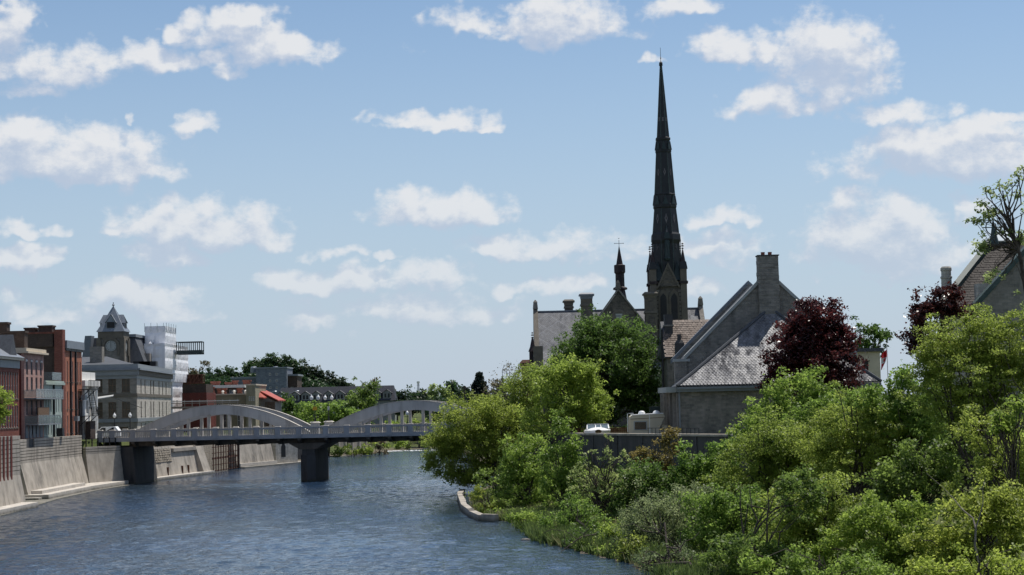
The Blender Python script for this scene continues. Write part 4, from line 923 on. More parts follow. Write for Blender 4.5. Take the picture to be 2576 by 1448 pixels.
for x0, x1, y in ((210, 268, 590), (550, 660, 548), (740, 832, 560), (845, 905, 535), (985, 1082, 530), (525, 583, 622), (637, 693, 640), (700, 748, 640), (905, 963, 640)):
    D = 340 if y > 600 else 352; a, b = G(Xq(x0), D), G(Xq(x1), D); z = Zp(Xq(x0), Yq(y), D); m = MB(); m.box(a, b, D, D + 1.4, zt - 2.8, z - .3); c = m.build('chimney', 'brick_red', t)
    m = MB(); m.box(a - .12, b + .12, D - .1, D + 1.5, z - .298, z); m.build('chimney_cap', 'brick_red', c)
wins = [(Xq(1060 + 30 * k), Xq(1080 + 30 * k), Yq(y0), Yq(y1)) for k in range(3) for y0, y1 in ((748, 810), (860, 905), (940, 1000))]
t, fr, ln, zt = block('olive_building', 'olive rendered building with taller corner block behind left arch', Xq(1026), Xq(1152), 325, Yq(602), 'olive_render', wins, depth=14)
m = MB(fr); m.box(-.15, ln + .15, -.12, 14.1, zt, zt + .25); m.build('coping', 'cream_trim', t)
a = G(Xq(470), 330); b = G(Xq(1025), 330); fo = frame((a, 330), (b, 330)); z2 = Zp(570, Yq(735), 330)
ops = [(G(Xq(p), 330) - a, G(Xq(q), 330) - a, 6.4, 8.9) for p, q in ((715, 755), (765, 810), (905, 940))] + [(G(Xq(p), 330) - a, G(Xq(p + 60), 330) - a, 9.6, 10.8) for p in (520, 620, 780, 940)]
facade(t, fo, 0, b - a, 5.9, z2, ops, 'olive_render'); m = MB(fo); m.box(.1, b - a - .1, .36, 10, 5.9, z2 - .02); m.build('rear_wall', 'olive_render', t)
m = MB(fo); m.box(-.1, b - a, -.15, 10, z2, z2 + .25); m.build('coping', 'cream_trim', t)
for k in range(5):
    m = MB(fo); u = 1 + k * 2.1; m.lathe((u, 1.0, z2 + .25), [(.2, 0), (.2, .4), (.3, .45), (.1, .65)], 8); m.build('roof_vent', 'white_paint', t)
# scaffold deck and guard rail over the street
t = thing('deck_railing', 'timber railed roof deck in front of the olive building', 'railing', (G(Xq(20), 305), 305, 9))
a, b = G(Xq(-20), 305), G(Xq(930), 305); zd = Zp(520, Yq(868), 305)
m = MB(); m.box(a, b, 305, 309, zd - .5, zd - .2); m.build('deck', 'timber_grey', t)
for k in range(10):
    m = MB(); x = a + (b - a) * k / 9.3; m.box(x, x + .1, 305, 305.1, zd - .2, zd + .95); m.build('post', 'timber_grey', t)
for z in (.3, .62):
    m = MB(); m.box(a, b, 304.93, 304.99, zd + z, zd + z + .12); m.build('rail', 'white_paint' if z > .5 else 'timber_grey', t)
# red roofed block, gable seen from the side
def redroof():
    D = 332.; a, b, c = G(Xq(1154), D), G(Xq(1290), D), G(Xq(1440), D)
    t = thing('red_roof_building', 'grey building with sloping red metal roof behind left arch', 'building', (a, D, 5.9))
    z0 = Zp(650, Yq(655), D); z1 = Zp(695, Yq(800), D); z2 = Zp(650, Yq(705), D)
    m = MB(); m.extr([(a, D, 5.9), (c - .3, D, 5.9), (c - .3, D, z1 - .2), (a, D, z0 - .4)], (0, 9, 0)); m.build('wall', 'timber_grey', t)
    m = MB(); m.extr([(a, D - .6, z0 - .1), (c + .3, D - .6, z1 - .2), (c + .3, D - .6, z1), (a, D - .6, z0 + .2)], (0, 11, 0)); m.build('roof', 'red_roof', t)
    m = MB(); m.extr([(a, D - 2.6, z2 - .9), (b, D - 2.6, z1 + .3), (b + .3, D - .8, z1 + .35), (a, D - .8, z2 + .6)], (0, 0, .2)); m.build('canopy_roof', 'red_roof', t)
    for k in range(7):
        m = MB(); x = b + (c - .5 - b) * k / 6; m.box(x, x + .12, D - .25, D - .002, 5.9, z1 - .3); m.build('fin', 'timber', t)
redroof()
# parked white car at the bridge end
def car(label, p, L_, body, rot=0.0, name='parked_car', suv=True):
    M = Matrix.Translation(p) @ Matrix.Rotation(rot, 4, 'Z'); t = thing(name, label, 'car', p)
    pr = [(-L_ / 2, .35), (-L_ / 2, .95), (-L_ / 2 + .15, 1.05), (-.95, 1.1), (-.35, 1.66), (L_ / 2 - .55, 1.70), (L_ / 2 - .1, 1.1), (L_ / 2, .9), (L_ / 2, .35)]
    m = MB(M); m.extr([(x, -.85, z) for x, z in pr], (0, 1.7, 0)); bo = m.build('body', body, t)
    for y in (-.862, .85):
        for a, b in (((-.78, 1.12), (-.3, 1.57)), ((.35, 1.12), (1.15, 1.57))):
            m = MB(M); m.extr([(a[0], y, a[1]), (a[0] + 1.02, y, a[1]), (a[0] + 1.0, y, b[1]), (max(b[0], a[0]), y, b[1])], (0, .012, 0)); m.build('side_window', 'glass', bo)
        for x in (-L_ / 2 + .85, L_ / 2 - .85):
            m = MB(M @ Matrix.Translation((x, y * 1.0, .36)) @ Matrix.Rotation(R(90), 4, 'X')); m.lathe((0, 0, -.1), [(.2, 0), (.36, .02), (.36, .2), (.2, .22)], 14); wh = m.build('wheel', 'rubber', t)
            m = MB(M @ Matrix.Translation((x, y * 1.0, .36)) @ Matrix.Rotation(R(90), 4, 'X')); m.lathe((0, 0, -.13), [(.19, 0), (.2, .26)], 10); m.build('rim', 'chrome', wh)
    m = MB(M); m.extr([(-.97, -.72, 1.13), (-.42, -.66, 1.62), (-.42, .66, 1.62), (-.97, .72, 1.13)], (-.02, 0, .02)); m.build('windscreen', 'glass', bo)
    for y in (-.6, .6):
        m = MB(M); m.box(-L_ / 2 - .02, -L_ / 2 + .05, y - .14, y + .14, .72, .88); m.build('headlight', 'glass_pale', bo)
p = P(265, 1086, 247); car('small white car parked at the left end of the bridge', Vector((p.x, 247, 6.05)), 4.2, 'white_clean')
# low house rows far behind: slate-blue flats and the long dormered roof
def flats():
    D = 520.; t, fr, ln, zt = block('apartment_building', 'blue grey stone apartment block on the wooded slope', Xq(1165), Xq(1580), D, Yq(372), 'stone_blue', [(Xq(a), Xq(a + 28), Yq(y), Yq(y + 32)) for a in (1340, 1430) for y in (435, 525, 618)], depth=14, zb=3)
    for x0, x1, y0, mat in ((830, 1215, 500, 'stone_blue'), (1582, 1722, 478, 'brick_dark')):
        a, b = G(Xq(x0), D + 3), G(Xq(x1), D + 3); f2 = frame((a, D + 3), (b, D + 3)); z = Zp(700, Yq(y0), D + 3)
        facade(t, f2, 0, b - a, 3, z, [((b - a) * .35, (b - a) * .65, z - 5.4, z - 3.2), ((b - a) * .35, (b - a) * .65, z - 9.6, z - 7.6)], mat); q = MB(f2); q.box(.1, b - a - .1, .36, 12, 3, z - .02); q.build('rear_wall', mat, t)
        q = MB(f2); q.box(-.3, b - a + .3, -.4, 12, z, z + .5); q.build('roof_edge', 'lead_roof', t)
        q = MB(f2); q.box(-.2, b - a + .2, -1.4, -.01, z - 6.5, z - 5.9); q.build('balcony', 'lead_roof', t)
    q = MB(fr); q.box(-.2, ln + .2, -.2, 14, zt, zt + .4); q.build('coping', 'lead_roof', t)
    for x in (1130, 1425):
        p = P(Xq(x), Yq(366), D + 4); q = MB(); q.lathe((p.x, p.y, p.z - 1.4), [(1.0, 0), (1.0, 1.4), (.6, 1.9)], 8); q.build('roof_vent', 'lead_roof', t)
flats()
def dormers():
    D = 450.; x0, x1 = 700, 992; a, b = G(x0, D), G(x1, D); S, OX, OY = 4.524, 1000, 1400
    zr = Zp(800, 974, D); ze = Zp(800, 1012, D); t = thing('dormer_terrace', 'long dark shingle roof with row of cream dormers', 'building', (a, D, 3))
    fr = frame((a, D), (b, D)); ln = b - a
    facade(t, fr, 0, ln, 3, ze, [(u - .7, u + .7, ze - 2.4, ze - .9) for u in lin(1, ln - 1, 14)], 'dormer_shade_grey')
    m = MB(fr); m.box(.1, ln - .1, .36, 9, 3, ze - .05); m.build('rear_wall', 'grey_siding', t)
    m = MB(fr); m.add([(-.3, -.5, ze), (ln + .3, -.5, ze), (ln - .4, 2.6, zr), (.4, 2.6, zr), (-.3, 9.5, ze), (ln + .3, 9.5, ze), (ln - .4, 6.5, zr), (.4, 6.5, zr)], [(0, 1, 2, 3), (3, 2, 6, 7), (7, 6, 5, 4), (1, 5, 6, 2), (0, 3, 7, 4), (0, 4, 5, 1)]); rf = m.build('roof', 'dark_shingle', t)
    for xz in (45, 240, 487, 663, 845, 1052, 1250, 1440, 1870, 2045):
        u = G((OX + xz / S) / 1.4907, D) - a; z0 = ze + .5; w = 1.05
        q = MB(fr); q.add([(u - w, -.15, z0), (u + w, -.15, z0), (u + w, -.15, z0 + 1.5), (u, -.15, z0 + 2.15), (u - w, -.15, z0 + 1.5), (u - w, 2.8, z0), (u + w, 2.8, z0), (u + w, 2.8, z0 + 1.5), (u, 2.8, z0 + 2.15), (u - w, 2.8, z0 + 1.5)], [(0, 1, 2, 3, 4), (0, 4, 9, 5), (1, 6, 7, 2)]); d = q.build('dormer', 'dormer_shade_grey', rf)
        for k in (-.62, .2):
            q = MB(fr); q.box(u + k - .02, u + k + .44, -.2, -.16, z0 + .25, z0 + 1.25); q.build('window', 'glass', d)
        q = MB(fr); q.add([(u - w - .25, -.4, z0 + 1.4), (u, -.4, z0 + 2.3), (u + w + .25, -.4, z0 + 1.4), (u - w - .25, 2.9, z0 + 1.4), (u, 2.9, z0 + 2.3), (u + w + .25, 2.9, z0 + 1.4), ], [(0, 1, 4, 3), (1, 2, 5, 4)]); q.build('dormer_roof', 'dormer_shade_grey', d)
dormers()
# far mast and utility pole
p = P(1052, 960, 900); m = MB()
for dx, dy in ((-.8, -.5), (.8, -.5), (0, .9)): m.tube((p.x + dx, 900 + dy, 4), (p.x + dx * .4, 900 + dy * .4, p.z), .16, .12, 4)
for k in range(8): z = 6 + (p.z - 6) * k / 8; m.box(p.x - .8, p.x + .8, 899.6, 900.4, z, z + .15)
tm = thing('radio_mast', 'thin pale lattice mast on the far skyline', 'mast', (p.x, 900, 4)); m.build('lattice', 'lead_roof', tm); m = MB(); m.box(p.x - .7, p.x + .7, 899.4, 900.6, p.z - 1.0, p.z); m.build('antenna_panel', 'white_paint', tm)
p = P(1169, 972, 420); m = MB(); m.tube((p.x, 420, 4), (p.x, 420, p.z), .28, .24, 8); tm = thing('utility_pole', 'dark wooden utility pole left of the spruce', 'utility pole', (p.x, 420, 4)); m.build('pole', 'bark', tm); m = MB(); m.box(p.x - .7, p.x + .7, 419.8, 420.2, p.z - .6, p.z - .3); m.build('crossarm', 'bark', tm)

# ------------------------------------------------------------------ right bank: walls, church, houses
def right_walls():
    t = thing('retaining_wall', 'tall dark concrete retaining wall below the camper van', 'wall', (7, 182, 0))
    pts = [(0.0, 231), (4.2, 190), (7, 182), (20, 158), (28.5, 140), (40, 115), (50, 90)]
    for i, (a, b) in enumerate(zip(pts[:-1], pts[1:])):
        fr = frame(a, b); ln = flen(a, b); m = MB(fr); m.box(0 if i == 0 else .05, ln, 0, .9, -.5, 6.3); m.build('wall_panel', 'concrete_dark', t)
        m = MB(fr); m.box(-.05, ln + .02, -.12, 1.0, 6.302, 6.5); m.build('coping', 'concrete_old', t)
        k = 1.5
        while k < ln - .5: m = MB(fr); m.box(k, k + .3, -.09, -.002, -.5, 6.3); m.build('pilaster', 'concrete_dark', t); k += 4.6
    # thin guard rail near the camper
    t = thing('guard_rail', 'thin black guard rail on the wall in front of the camper', 'railing', (13, 171, 6.5))
    fr = frame((7, 182), (20, 158)); m = MB(fr); m.box(11.2, 20, .4, .44, 7.0, 7.05); m.build('rail', 'black_metal', t)
    for k in range(14): m = MB(fr); u = 11.3 + k * .66; m.box(u, u + .04, .4, .44, 6.5, 7.0); m.build('baluster', 'black_metal', t)
    # landing stage of stone slabs
    t = thing('stone_landing', 'pale stone slab landing curving at the right waterline', 'landing', (-3, 160, 0)); random.seed(2)
    pl = [(-1.4, 148.4), (-2.6, 149.5), (-3.6, 156), (-4.5, 165), (-5.0, 175), (-5.5, 185), (-5.6, 196)]
    for a, b in zip(pl[:-1], pl[1:]):
        n = max(1, int(flen(a, b) / 3.4)); fr = frame(a, b); ln = flen(a, b)
        for k in range(n):
            z = .55 + random.uniform(-.05, .06); m = MB(fr); m.taper(ln * k / n + .04, ln * (k + 1) / n - .04, -.02 + random.uniform(0, .12), .65, -.8, z, .03, .03); m.build('slab', 'concrete_old', t)
right_walls()

def church():
    D = 290.
    t = thing('church', 'dark stone gothic church with very tall slate spire', 'church', (P(1683, 780, D).x, D, 5.6))
    # --- nave and transept roofs
    Dr, De = 299., 291.; xa, xb = G(1347, De, 800), G(1774, De, 800); zr = Zp(1560, 780.5, Dr); ze = Zp(1460, 884, De)
    slope = Vector((0, Dr - De, zr - ze)).normalized()
    slate('church_slate', (.11, .115, .13), stain=.35, rows=(tuple(slope), (1, 0, 0), .3, .34), diamonds=1.9, rough=.6, spec=.28)
    m = MB(); m.box(xa + .3, xb - .3, De + .5, 2 * Dr - De - .5, 5.6, ze); m.build('wall', 'stone_church', t)
    m = MB(); m.extr([(xa, De, ze - .3), (xa, Dr, zr), (xa, 2 * Dr - De, ze - .3), (xa, 2 * Dr - De, ze - .6), (xa, Dr, zr - .3), (xa, De, ze - .6)], (xb - xa, 0, 0)); rf = m.build('roof', 'church_slate', t)
    m = MB(); m.box(xa, xb, Dr - .15, Dr + .15, zr - .05, zr + .14); m.build('ridge_tile', 'lead_roof', rf)
    for x, s in ((xa, -1), (xb, 1)):
        m = MB(); x0 = x - .25; m.extr([(x0, De - .6, ze - .8), (x0, Dr, zr + .75), (x0, Dr + .5, zr + .75), (x0, Dr + 1.5, zr), (x0, 2 * Dr - De, ze - .8)], (.75, 0, 0)); m.build('gable_parapet', 'ashlar' if s < 0 else 'stone_grey', t)
        m = MB(); m.taper(x0 - .05, x0 + .8, Dr - .6, Dr + .4, zr + .5, zr + 1.6, .1, .1); m.taper(x0, x0 + .75, Dr - .5, Dr + .3, zr + 1.6, zr + 2.0, .3, .3); m.build('apex_stone', 'stone_grey', t)
    # aisle roofs
    for x0, x1, D0, y0, y1 in ((1353, 1420, 287.5, 886, 935), (1626, 1700, 286.5, 878, 926)):
        a, b = G(x0, D0), G(x1, D0); z1, z0 = Zp(x0, y0, 290.4), Zp(x0, y1, D0 - 1); m = MB(); m.extr([(a, D0 - 2, z0), (a, 290.4, z1), (a, 290.4, z1 - .3), (a, D0 - 2, z0 - .3)], (b - a, 0, 0)); m.build('aisle_roof', 'church_slate', t)
        m = MB(); m.box(a + .2, b - .1, D0 - 1, 290.6, 5.6, z0); m.build('aisle_wall', 'stone_church', t)
    m = MB(); x = G(1360, 287); m.box(x - 1.0, x + .55, 285.6, 287.4, 5.6, Zp(1360, 872, 287)); m.build('end_chimney', 'ashlar', t)
    # --- camera-side gable
    Dg = 286.; ap = P(1555, 733, Dg); sl = 77 / 58.; zb = ze - 1; hw = (ap.z - zb) / sl
    m = MB(); m.extr([(ap.x - hw, Dg, 5.6), (ap.x + hw, Dg, 5.6), (ap.x + hw, Dg, zb), (ap.x, Dg, ap.z), (ap.x - hw, Dg, zb)], (0, .6, 0)); gw = m.build('gable_wall', 'stone_church', t)
    m = MB(); m.extr([(ap.x - hw - .2, Dg - .25, zb - .2), (ap.x, Dg - .25, ap.z + .1), (ap.x + hw + .2, Dg - .25, zb - .2), (ap.x + hw + .2, Dg - .25, zb + .15), (ap.x, Dg - .25, ap.z + .5), (ap.x - hw - .2, Dg - .25, zb + .15)], (0, .95, 0)); m.build('gable_coping', 'stone_grey', t)
    m = MB(); m.extr([(ap.x - hw + .1, Dg + .7, zb), (ap.x, Dg + .7, ap.z - .1), (ap.x + hw - .1, Dg + .7, zb)], (0, 14, 0)); m.build('transept_roof', 'church_slate', t)
    m = MB(); m.taper(ap.x - .45, ap.x + .45, Dg - .3, Dg + .6, ap.z + .3, ap.z + 1.3, .12, .12); m.taper(ap.x - .3, ap.x + .3, Dg - .15, Dg + .45, ap.z + 1.3, ap.z + 1.75, .2, .2); m.build('apex_stone', 'ashlar', t)
    c = P(1557, 797, Dg); m = MB(frame((c.x, Dg), (c.x + 1, Dg)) @ Matrix.Translation((0, -.003, c.z)) @ Matrix.Rotation(R(90), 4, 'X')); m.lathe((0, 0, 0), [(1.15, 0), (1.15, .08), (.95, .14)], 16); m.build('roundel', 'ashlar', t)
    m = MB(); m.extr([(c.x - .55, Dg - .16, c.z + .45), (c.x - .5, Dg - .16, c.z - .1), (c.x, Dg - .16, c.z - .5), (c.x + .5, Dg - .16, c.z - .1), (c.x + .55, Dg - .16, c.z + .45)], (0, .012, 0)); m.build('shield', 'grey_siding', t)
    m = MB(); m.box(c.x - .5, c.x + .5, Dg - .175, Dg - .162, c.z + .02, c.z + .14); m.build('shield_band', 'dark_roof', t)
    # --- chimneys with corbelled heads
    def stack(x0, x1, y0, y1, D, cap, mat='stone_church', quoins=True):
        a, b = G(x0, D, y0), G(x1, D, y0); zt, zb = Zp(x0, y0, D), Zp(x0, y1, D); w = b - a; q = MB(); q.box(a, b, D, D + w, zb, zt - 1.0); o = q.build('chimney', mat, t)
        q = MB(); q.taper(a - .02, b + .02, D - .02, D + w + .02, zt - 1.0, zt - .5, -.1, -.1); q.box(a - .3, b + .3, D - .3, D + w + .3, zt - .498, zt - .25); q.taper(a - .3, b + .3, D - .3, D + w + .3, zt - .248, zt, .3, .3); q.build('chimney_head', cap, o)
        q = MB(); zz = zt - (zt - zb) * .28 - .8; q.taper(a - .16, b + .16, D - .16, D + w + .16, zz, zz + .35, .08, .08); q.build('string_course', 'ashlar', o)
        if quoins:
            k = 0; z = zb
            while z < zt - 1.6:
                for s in (0, 1):
                    q = MB(); ww = .5 if (k + s) % 2 else .3
                    q.box(a - .03 if s == 0 else b - ww, a + ww if s == 0 else b + .03, D - .03, D + .2, z + .02, z + .42); q.build('quoin', 'ashlar', o)
                z += .45; k += 1
    stack(1461, 1490, 737, 812, 289, 'lead_roof', 'ashlar', False); stack(1420, 1441, 754, 790, 301, 'ashlar', 'stone_church', False); stack(1622, 1651, 735, 882, 287, 'ashlar')
    # --- flèche
    Df = 301.; b0 = P(1561, 760, Df); r = 23 / 2 * Df / 4500 * 1.08
    def fz(y): return Zp(1558, y, Df)
    m = MB(); z0 = fz(765); m.lathe((b0.x, Df, z0), [(r * 1.55, 0), (r * 1.1, fz(735) - z0), (r * 1.02, fz(731) - z0), (r * 1.55, fz(729) - z0), (r * 1.5, fz(725) - z0), (r * .98, fz(722) - z0), (r * .95, fz(690) - z0), (r * 1.2, fz(686) - z0), (r * 1.2, fz(668) - z0), (r * .72, fz(666) - z0), (.06, fz(621) - z0)], 8, R(22.5)); fl = m.build('fleche', 'oxblood', t)
    for a in (-.55, 0, .55):
        q = MB(); q.box(b0.x + a - .1, b0.x + a + .1, Df - r * 1.05, Df - r * .9, fz(712), fz(700)); q.build('louvre', 'black_metal', fl)
    zt = fz(621); m = MB(); m.tube((b0.x, Df, zt - .2), (b0.x, Df, fz(604)), .045); zc = fz(613); m.box(b0.x - .7, b0.x + .7, Df - .03, Df + .03, zc - .035, zc + .035)
    for dx, dz in ((-.72, 0), (.72, 0), (0, .85)): m.lathe((b0.x + dx, Df, zc + dz - .08), [(.03, 0), (.12, .08), (.03, .17)], 6)
    m.build('cross', 'lead_roof', fl)
    # --- tower
    cx = P(1683.5, 780, D).x; hw = 45.5 * D / 4500 * .93; cy = D + hw
    def tz(y): return Zp(1682, y, D)
    zt = tz(712); fr = frame((cx, D), (cx + 1, D))
    m = MB(); m.box(cx - hw + .35, cx + hw - .35, D + .35, D + 2 * hw - .35, 5.6, zt); m.build('tower_wall', 'stone_church', t)
    for sx in (-1, 1):
        for sy in (-1, 1):
            bx, by = cx + sx * (hw - .25), cy + sy * (hw - .25)
            m = MB(); m.box(bx - .5, bx + .5, by - .5, by + .5, 5.6, zt - .2); m.build('buttress', 'ashlar', t)
            m = MB(); m.box(bx - .68, bx + .68, by - .68, by + .68, zt - .198, zt + .25); m.build('buttress_band', 'oxblood', t)
            m = MB(); m.box(bx - .52, bx + .52, by - .52, by + .52, zt + .252, zt + 2.2); m.build('turret', 'ashlar', t)
            m = MB(); m.taper(bx - .66, bx + .66, by - .66, by + .66, zt + 2.202, zt + 3.4, .18, .18); m.build('turret_cap', 'spire_slate', t)
            m = MB(); m.lathe((bx, by, zt + 3.402), [(.42, 0), (.1, 1.9), (.09, 2.0)], 8); 
            for z, q in ((2.05, .2), (2.45, .28), (2.8, .2)): m.lathe((bx, by, zt + 3.402 + z), [(.07, 0), (q, .12), (.07, .26)], 6)
            m.build('pinnacle', 'oxblood', t)
    m = MB(); m.box(cx - hw + .2, cx + hw - .2, D + .2, D + 2 * hw - .2, zt - .15, zt + .15); m.build('cornice', 'ashlar', t)
    for f2 in (fr, frame((cx + hw, cy), (cx + hw, cy + 1))):
        # pair of lancets and the gablet above them
        for u in (-.88, .88):
            def lancet(w, z0, z1, zp): return [(u - w, z0), (u + w, z0), (u + w, z1), (u + w * .8, z1 + (zp - z1) * .5), (u, zp), (u - w * .8, z1 + (zp - z1) * .5), (u - w, z1)]
            z0, z1, zp = tz(790), tz(752), tz(738)
            m = MB(f2); m.extr([(a, .2, b) for a, b in lancet(.82, z0 - 3, z1 + .15, zp + .75)], (0, .14, 0)); w = m.build('lancet_window', 'ashlar', t)
            m = MB(f2); m.extr([(a, .14, b) for a, b in lancet(.5, z0 - 3, z1, zp)], (0, .055, 0)); m.build('louvre', 'black_metal', w)
        zg = tz(668); m = MB(f2); m.extr([(-1.75, -.05, zt - .6), (1.75, -.05, zt - .6), (0, -.05, zg)], (0, 1.6, 0)); g = m.build('gablet', 'stone_church', t)
        m = MB(f2); m.extr([(-1.95, -.2, zt - .75), (-1.6, -.2, zt - .75), (0, -.2, zg - .1), (1.6, -.2, zt - .75), (1.95, -.2, zt - .75), (0, -.2, zg + .45)], (0, .5, 0)); m.build('gablet_coping', 'ashlar', g)
        for u, dz in ((0, 1.45), (-.62, .35), (.62, .35)):
            m = MB(f2); m.box(u - .14, u + .14, -.1, -.052, zt + dz - .2, zt + dz + .1); m.build('carved_stone', 'ashlar', g)
    for k in range(9):
        for s in (-1, 1):
            q = MB(fr); z = zt - .9 - k * .62; w = .75 if k % 2 else .45; q.box(s * (hw - .8) - w / 2, s * (hw - .8) + w / 2, .3, .349, z, z + .4); q.build('quoin', 'stone_grey', t)
    # --- spire
    k8 = 1 / math.cos(R(22.5)); pr = []; z0 = tz(714)
    for y, half in ((714, 2.28), (612, 2.14), (602, 2.36), (588, 2.30), (583, 2.1), (522, 1.74), (519, 1.86), (512, 1.86), (510, 1.76), (488, 1.66), (486, 1.74), (483, 1.62), (380, 1.2), (378, 1.28), (372, 1.28), (370, 1.14), (350, 1.06), (347, 1.18), (342, 1.18), (340, .98), (235, .5), (160, .16), (157, .3), (150, .26), (147, .08)):
        pr.append((half * k8, tz(y) - z0))
    m = MB(); m.lathe((cx, cy, z0), pr, 8, R(22.5)); sp = m.build('spire', 'spire_slate', t)
    m = MB(); m.tube((cx, cy, tz(150)), (cx, cy, tz(112)), .05, .03); m.lathe((cx, cy, tz(140)), [(.02, 0), (.14, .1), (.02, .22)], 6); m.build('finial', 'black_metal', sp)
    def rad(y):
        zz = tz(y) - z0
        for (r0, a), (r1, b) in zip(pr[:-1], pr[1:]):
            if a <= zz <= b: return (r0 + (r1 - r0) * (zz - a) / max(b - a, 1e-6)) / k8
        return .2
    def face_pt(k, y, u=0., out=.03):
        a = R(-90 + 45 * k); d = Vector((math.cos(a), math.sin(a), 0)); s = Vector((-d.y, d.x, 0)); q = Vector((cx, cy, tz(y))) + d * (rad(y) + out) + s * u; return q
    def plate(k, pts, mat, name, out=.03):
        q = MB(); a = R(-90 + 45 * k); d = Vector((math.cos(a), math.sin(a), 0)); poly = [face_pt(k, y, u, out) for u, y in pts]; q.extr(poly, -d * .02); return q.build(name, mat, sp)
    for k in (-1, 0, 1):
        for yc, s, h in ((548, .26, 13), (430, .2, 10)): plate(k, [(-s, yc), (0, yc + h), (s, yc), (0, yc - h)], 'spire_pale', 'slate_diamond'); plate(k, [(-s * .4, yc), (0, yc + h * .4), (s * .4, yc), (0, yc - h * .4)], 'oxblood', 'slate_diamond', .05)
        plate(k, [(-.2, 404), (.2, 404), (.2, 395), (-.2, 395)][:4] if False else [(-.13, 300), (.13, 300), (.13, 290), (-.13, 290)], 'spire_pale', 'slate_band')
    for k in (-1, 1):
        for r_ in range(3):
            a = R(60 * r_); q = [(math.cos(a) * .42, 620 - math.sin(a) * 12), (math.cos(a + .3) * .1, 620 - math.sin(a + .3) * 3), (-math.cos(a) * .42, 620 + math.sin(a) * 12), (-math.cos(a + .3) * .1, 620 + math.sin(a + .3) * 3)]; plate(k, q, 'spire_pale', 'slate_star', .03 + .022 * r_)
    # small lucarnes at the rings and broaches at the foot
    for yb, h, w in ((512, 24, .45), (372, 22, .32)):
        for k in range(-3, 5):
            a = R(-90 + 45 * k); d = Vector((math.cos(a), math.sin(a), 0)); q = MB(); q.add([face_pt(k, yb, -w, .12), face_pt(k, yb, w, .12), face_pt(k, yb - h, 0, .14), face_pt(k, yb, -w, -.3), face_pt(k, yb, w, -.3), face_pt(k, yb - h, 0, -.3)], [(0, 1, 2), (0, 2, 5, 3), (1, 4, 5, 2)]); q.build('lucarne', 'green_steel', sp)
    q = MB(); q.add([face_pt(0, 600, -.5, .25), face_pt(0, 600, .5, .25), face_pt(0, 566, 0, .3), face_pt(0, 600, -.5, -.2), face_pt(0, 600, .5, -.2), face_pt(0, 566, 0, -.2)], [(0, 1, 2), (0, 2, 5, 3), (1, 4, 5, 2)]); q.build('lucarne', 'green_steel', sp)
    q = MB(); q.extr([face_pt(0, 584, -.13, .36), face_pt(0, 584, .13, .36), face_pt(0, 572, 0, .34)], (0, .03, 0)); q.build('lucarne_light', 'spire_pale', sp)
    q = MB(); p = face_pt(0, 650, 0, .0); q.lathe((p.x, p.y, tz(655)), [(.5, 0), (.62, .3), (.5, .5), (.42, tz(604) - tz(655))], 8); q.build('niche', 'green_steel', sp)
    for s in (-1, 1):
        q = MB(); q.add([(cx + s * hw * .95, D + .1, tz(706)), (cx + s * .75, D + .05, tz(706)), (cx + s * hw * .95, cy - .6, tz(706)), face_pt(s, 655, 0, .02)], [(0, 1, 3), (0, 3, 2), (1, 2, 3), (0, 2, 1)]); q.build('broach', 'green_steel', sp)
    for y0, y1 in ((714, 602), (583, 522), (483, 380), (340, 160)):
        for k in range(-2, 3):
            a = R(-90 + 22.5 + 45 * k); q = MB(); r0, r1 = rad(y0 - 1) * k8, rad(y1 + 1) * k8; q.tube((cx + r0 * math.cos(a), cy + r0 * math.sin(a), tz(y0)), (cx + r1 * math.cos(a), cy + r1 * math.sin(a), tz(y1)), .07, .05, 5); q.build('hip_roll', 'copper_green', sp)
    # corner pinnacle at the far left end
    x = G(1343, 288); m = MB(); m.box(x - .55, x + .55, 287.5, 288.6, 5.6, Zp(1342, 885, 288)); m.taper(x - .7, x + .7, 287.3, 288.8, Zp(1342, 885, 288), Zp(1342, 875, 288), .25, .3); m.lathe((x, 288.05, Zp(1342, 876, 288)), [(.45, 0), (.14, 1.5), (.12, 1.6)], 8)
    for z, q in ((1.55, .22), (1.95, .26), (2.3, .16)): m.lathe((x, 288.05, Zp(1342, 876, 288) + z), [(.07, 0), (q, .12), (.07, .25)], 6)
    m.build('corner_pinnacle', 'oxblood', t)
church()
t, fr, ln, zt = block('brick_building', 'small dark red brick house left of the church', 1315, 1350, 310, 920, 'brick_red', [(1332, 1347, 926, 958)], fmat='white_paint')
m = MB(fr); m.box(-.4, ln + .4, -.4, 10, zt, zt + .45); m.taper(-.4, ln + .4, -.4, 10, zt + .452, zt + 1.0, .5, .5); m.build('roof', 'rust', t)

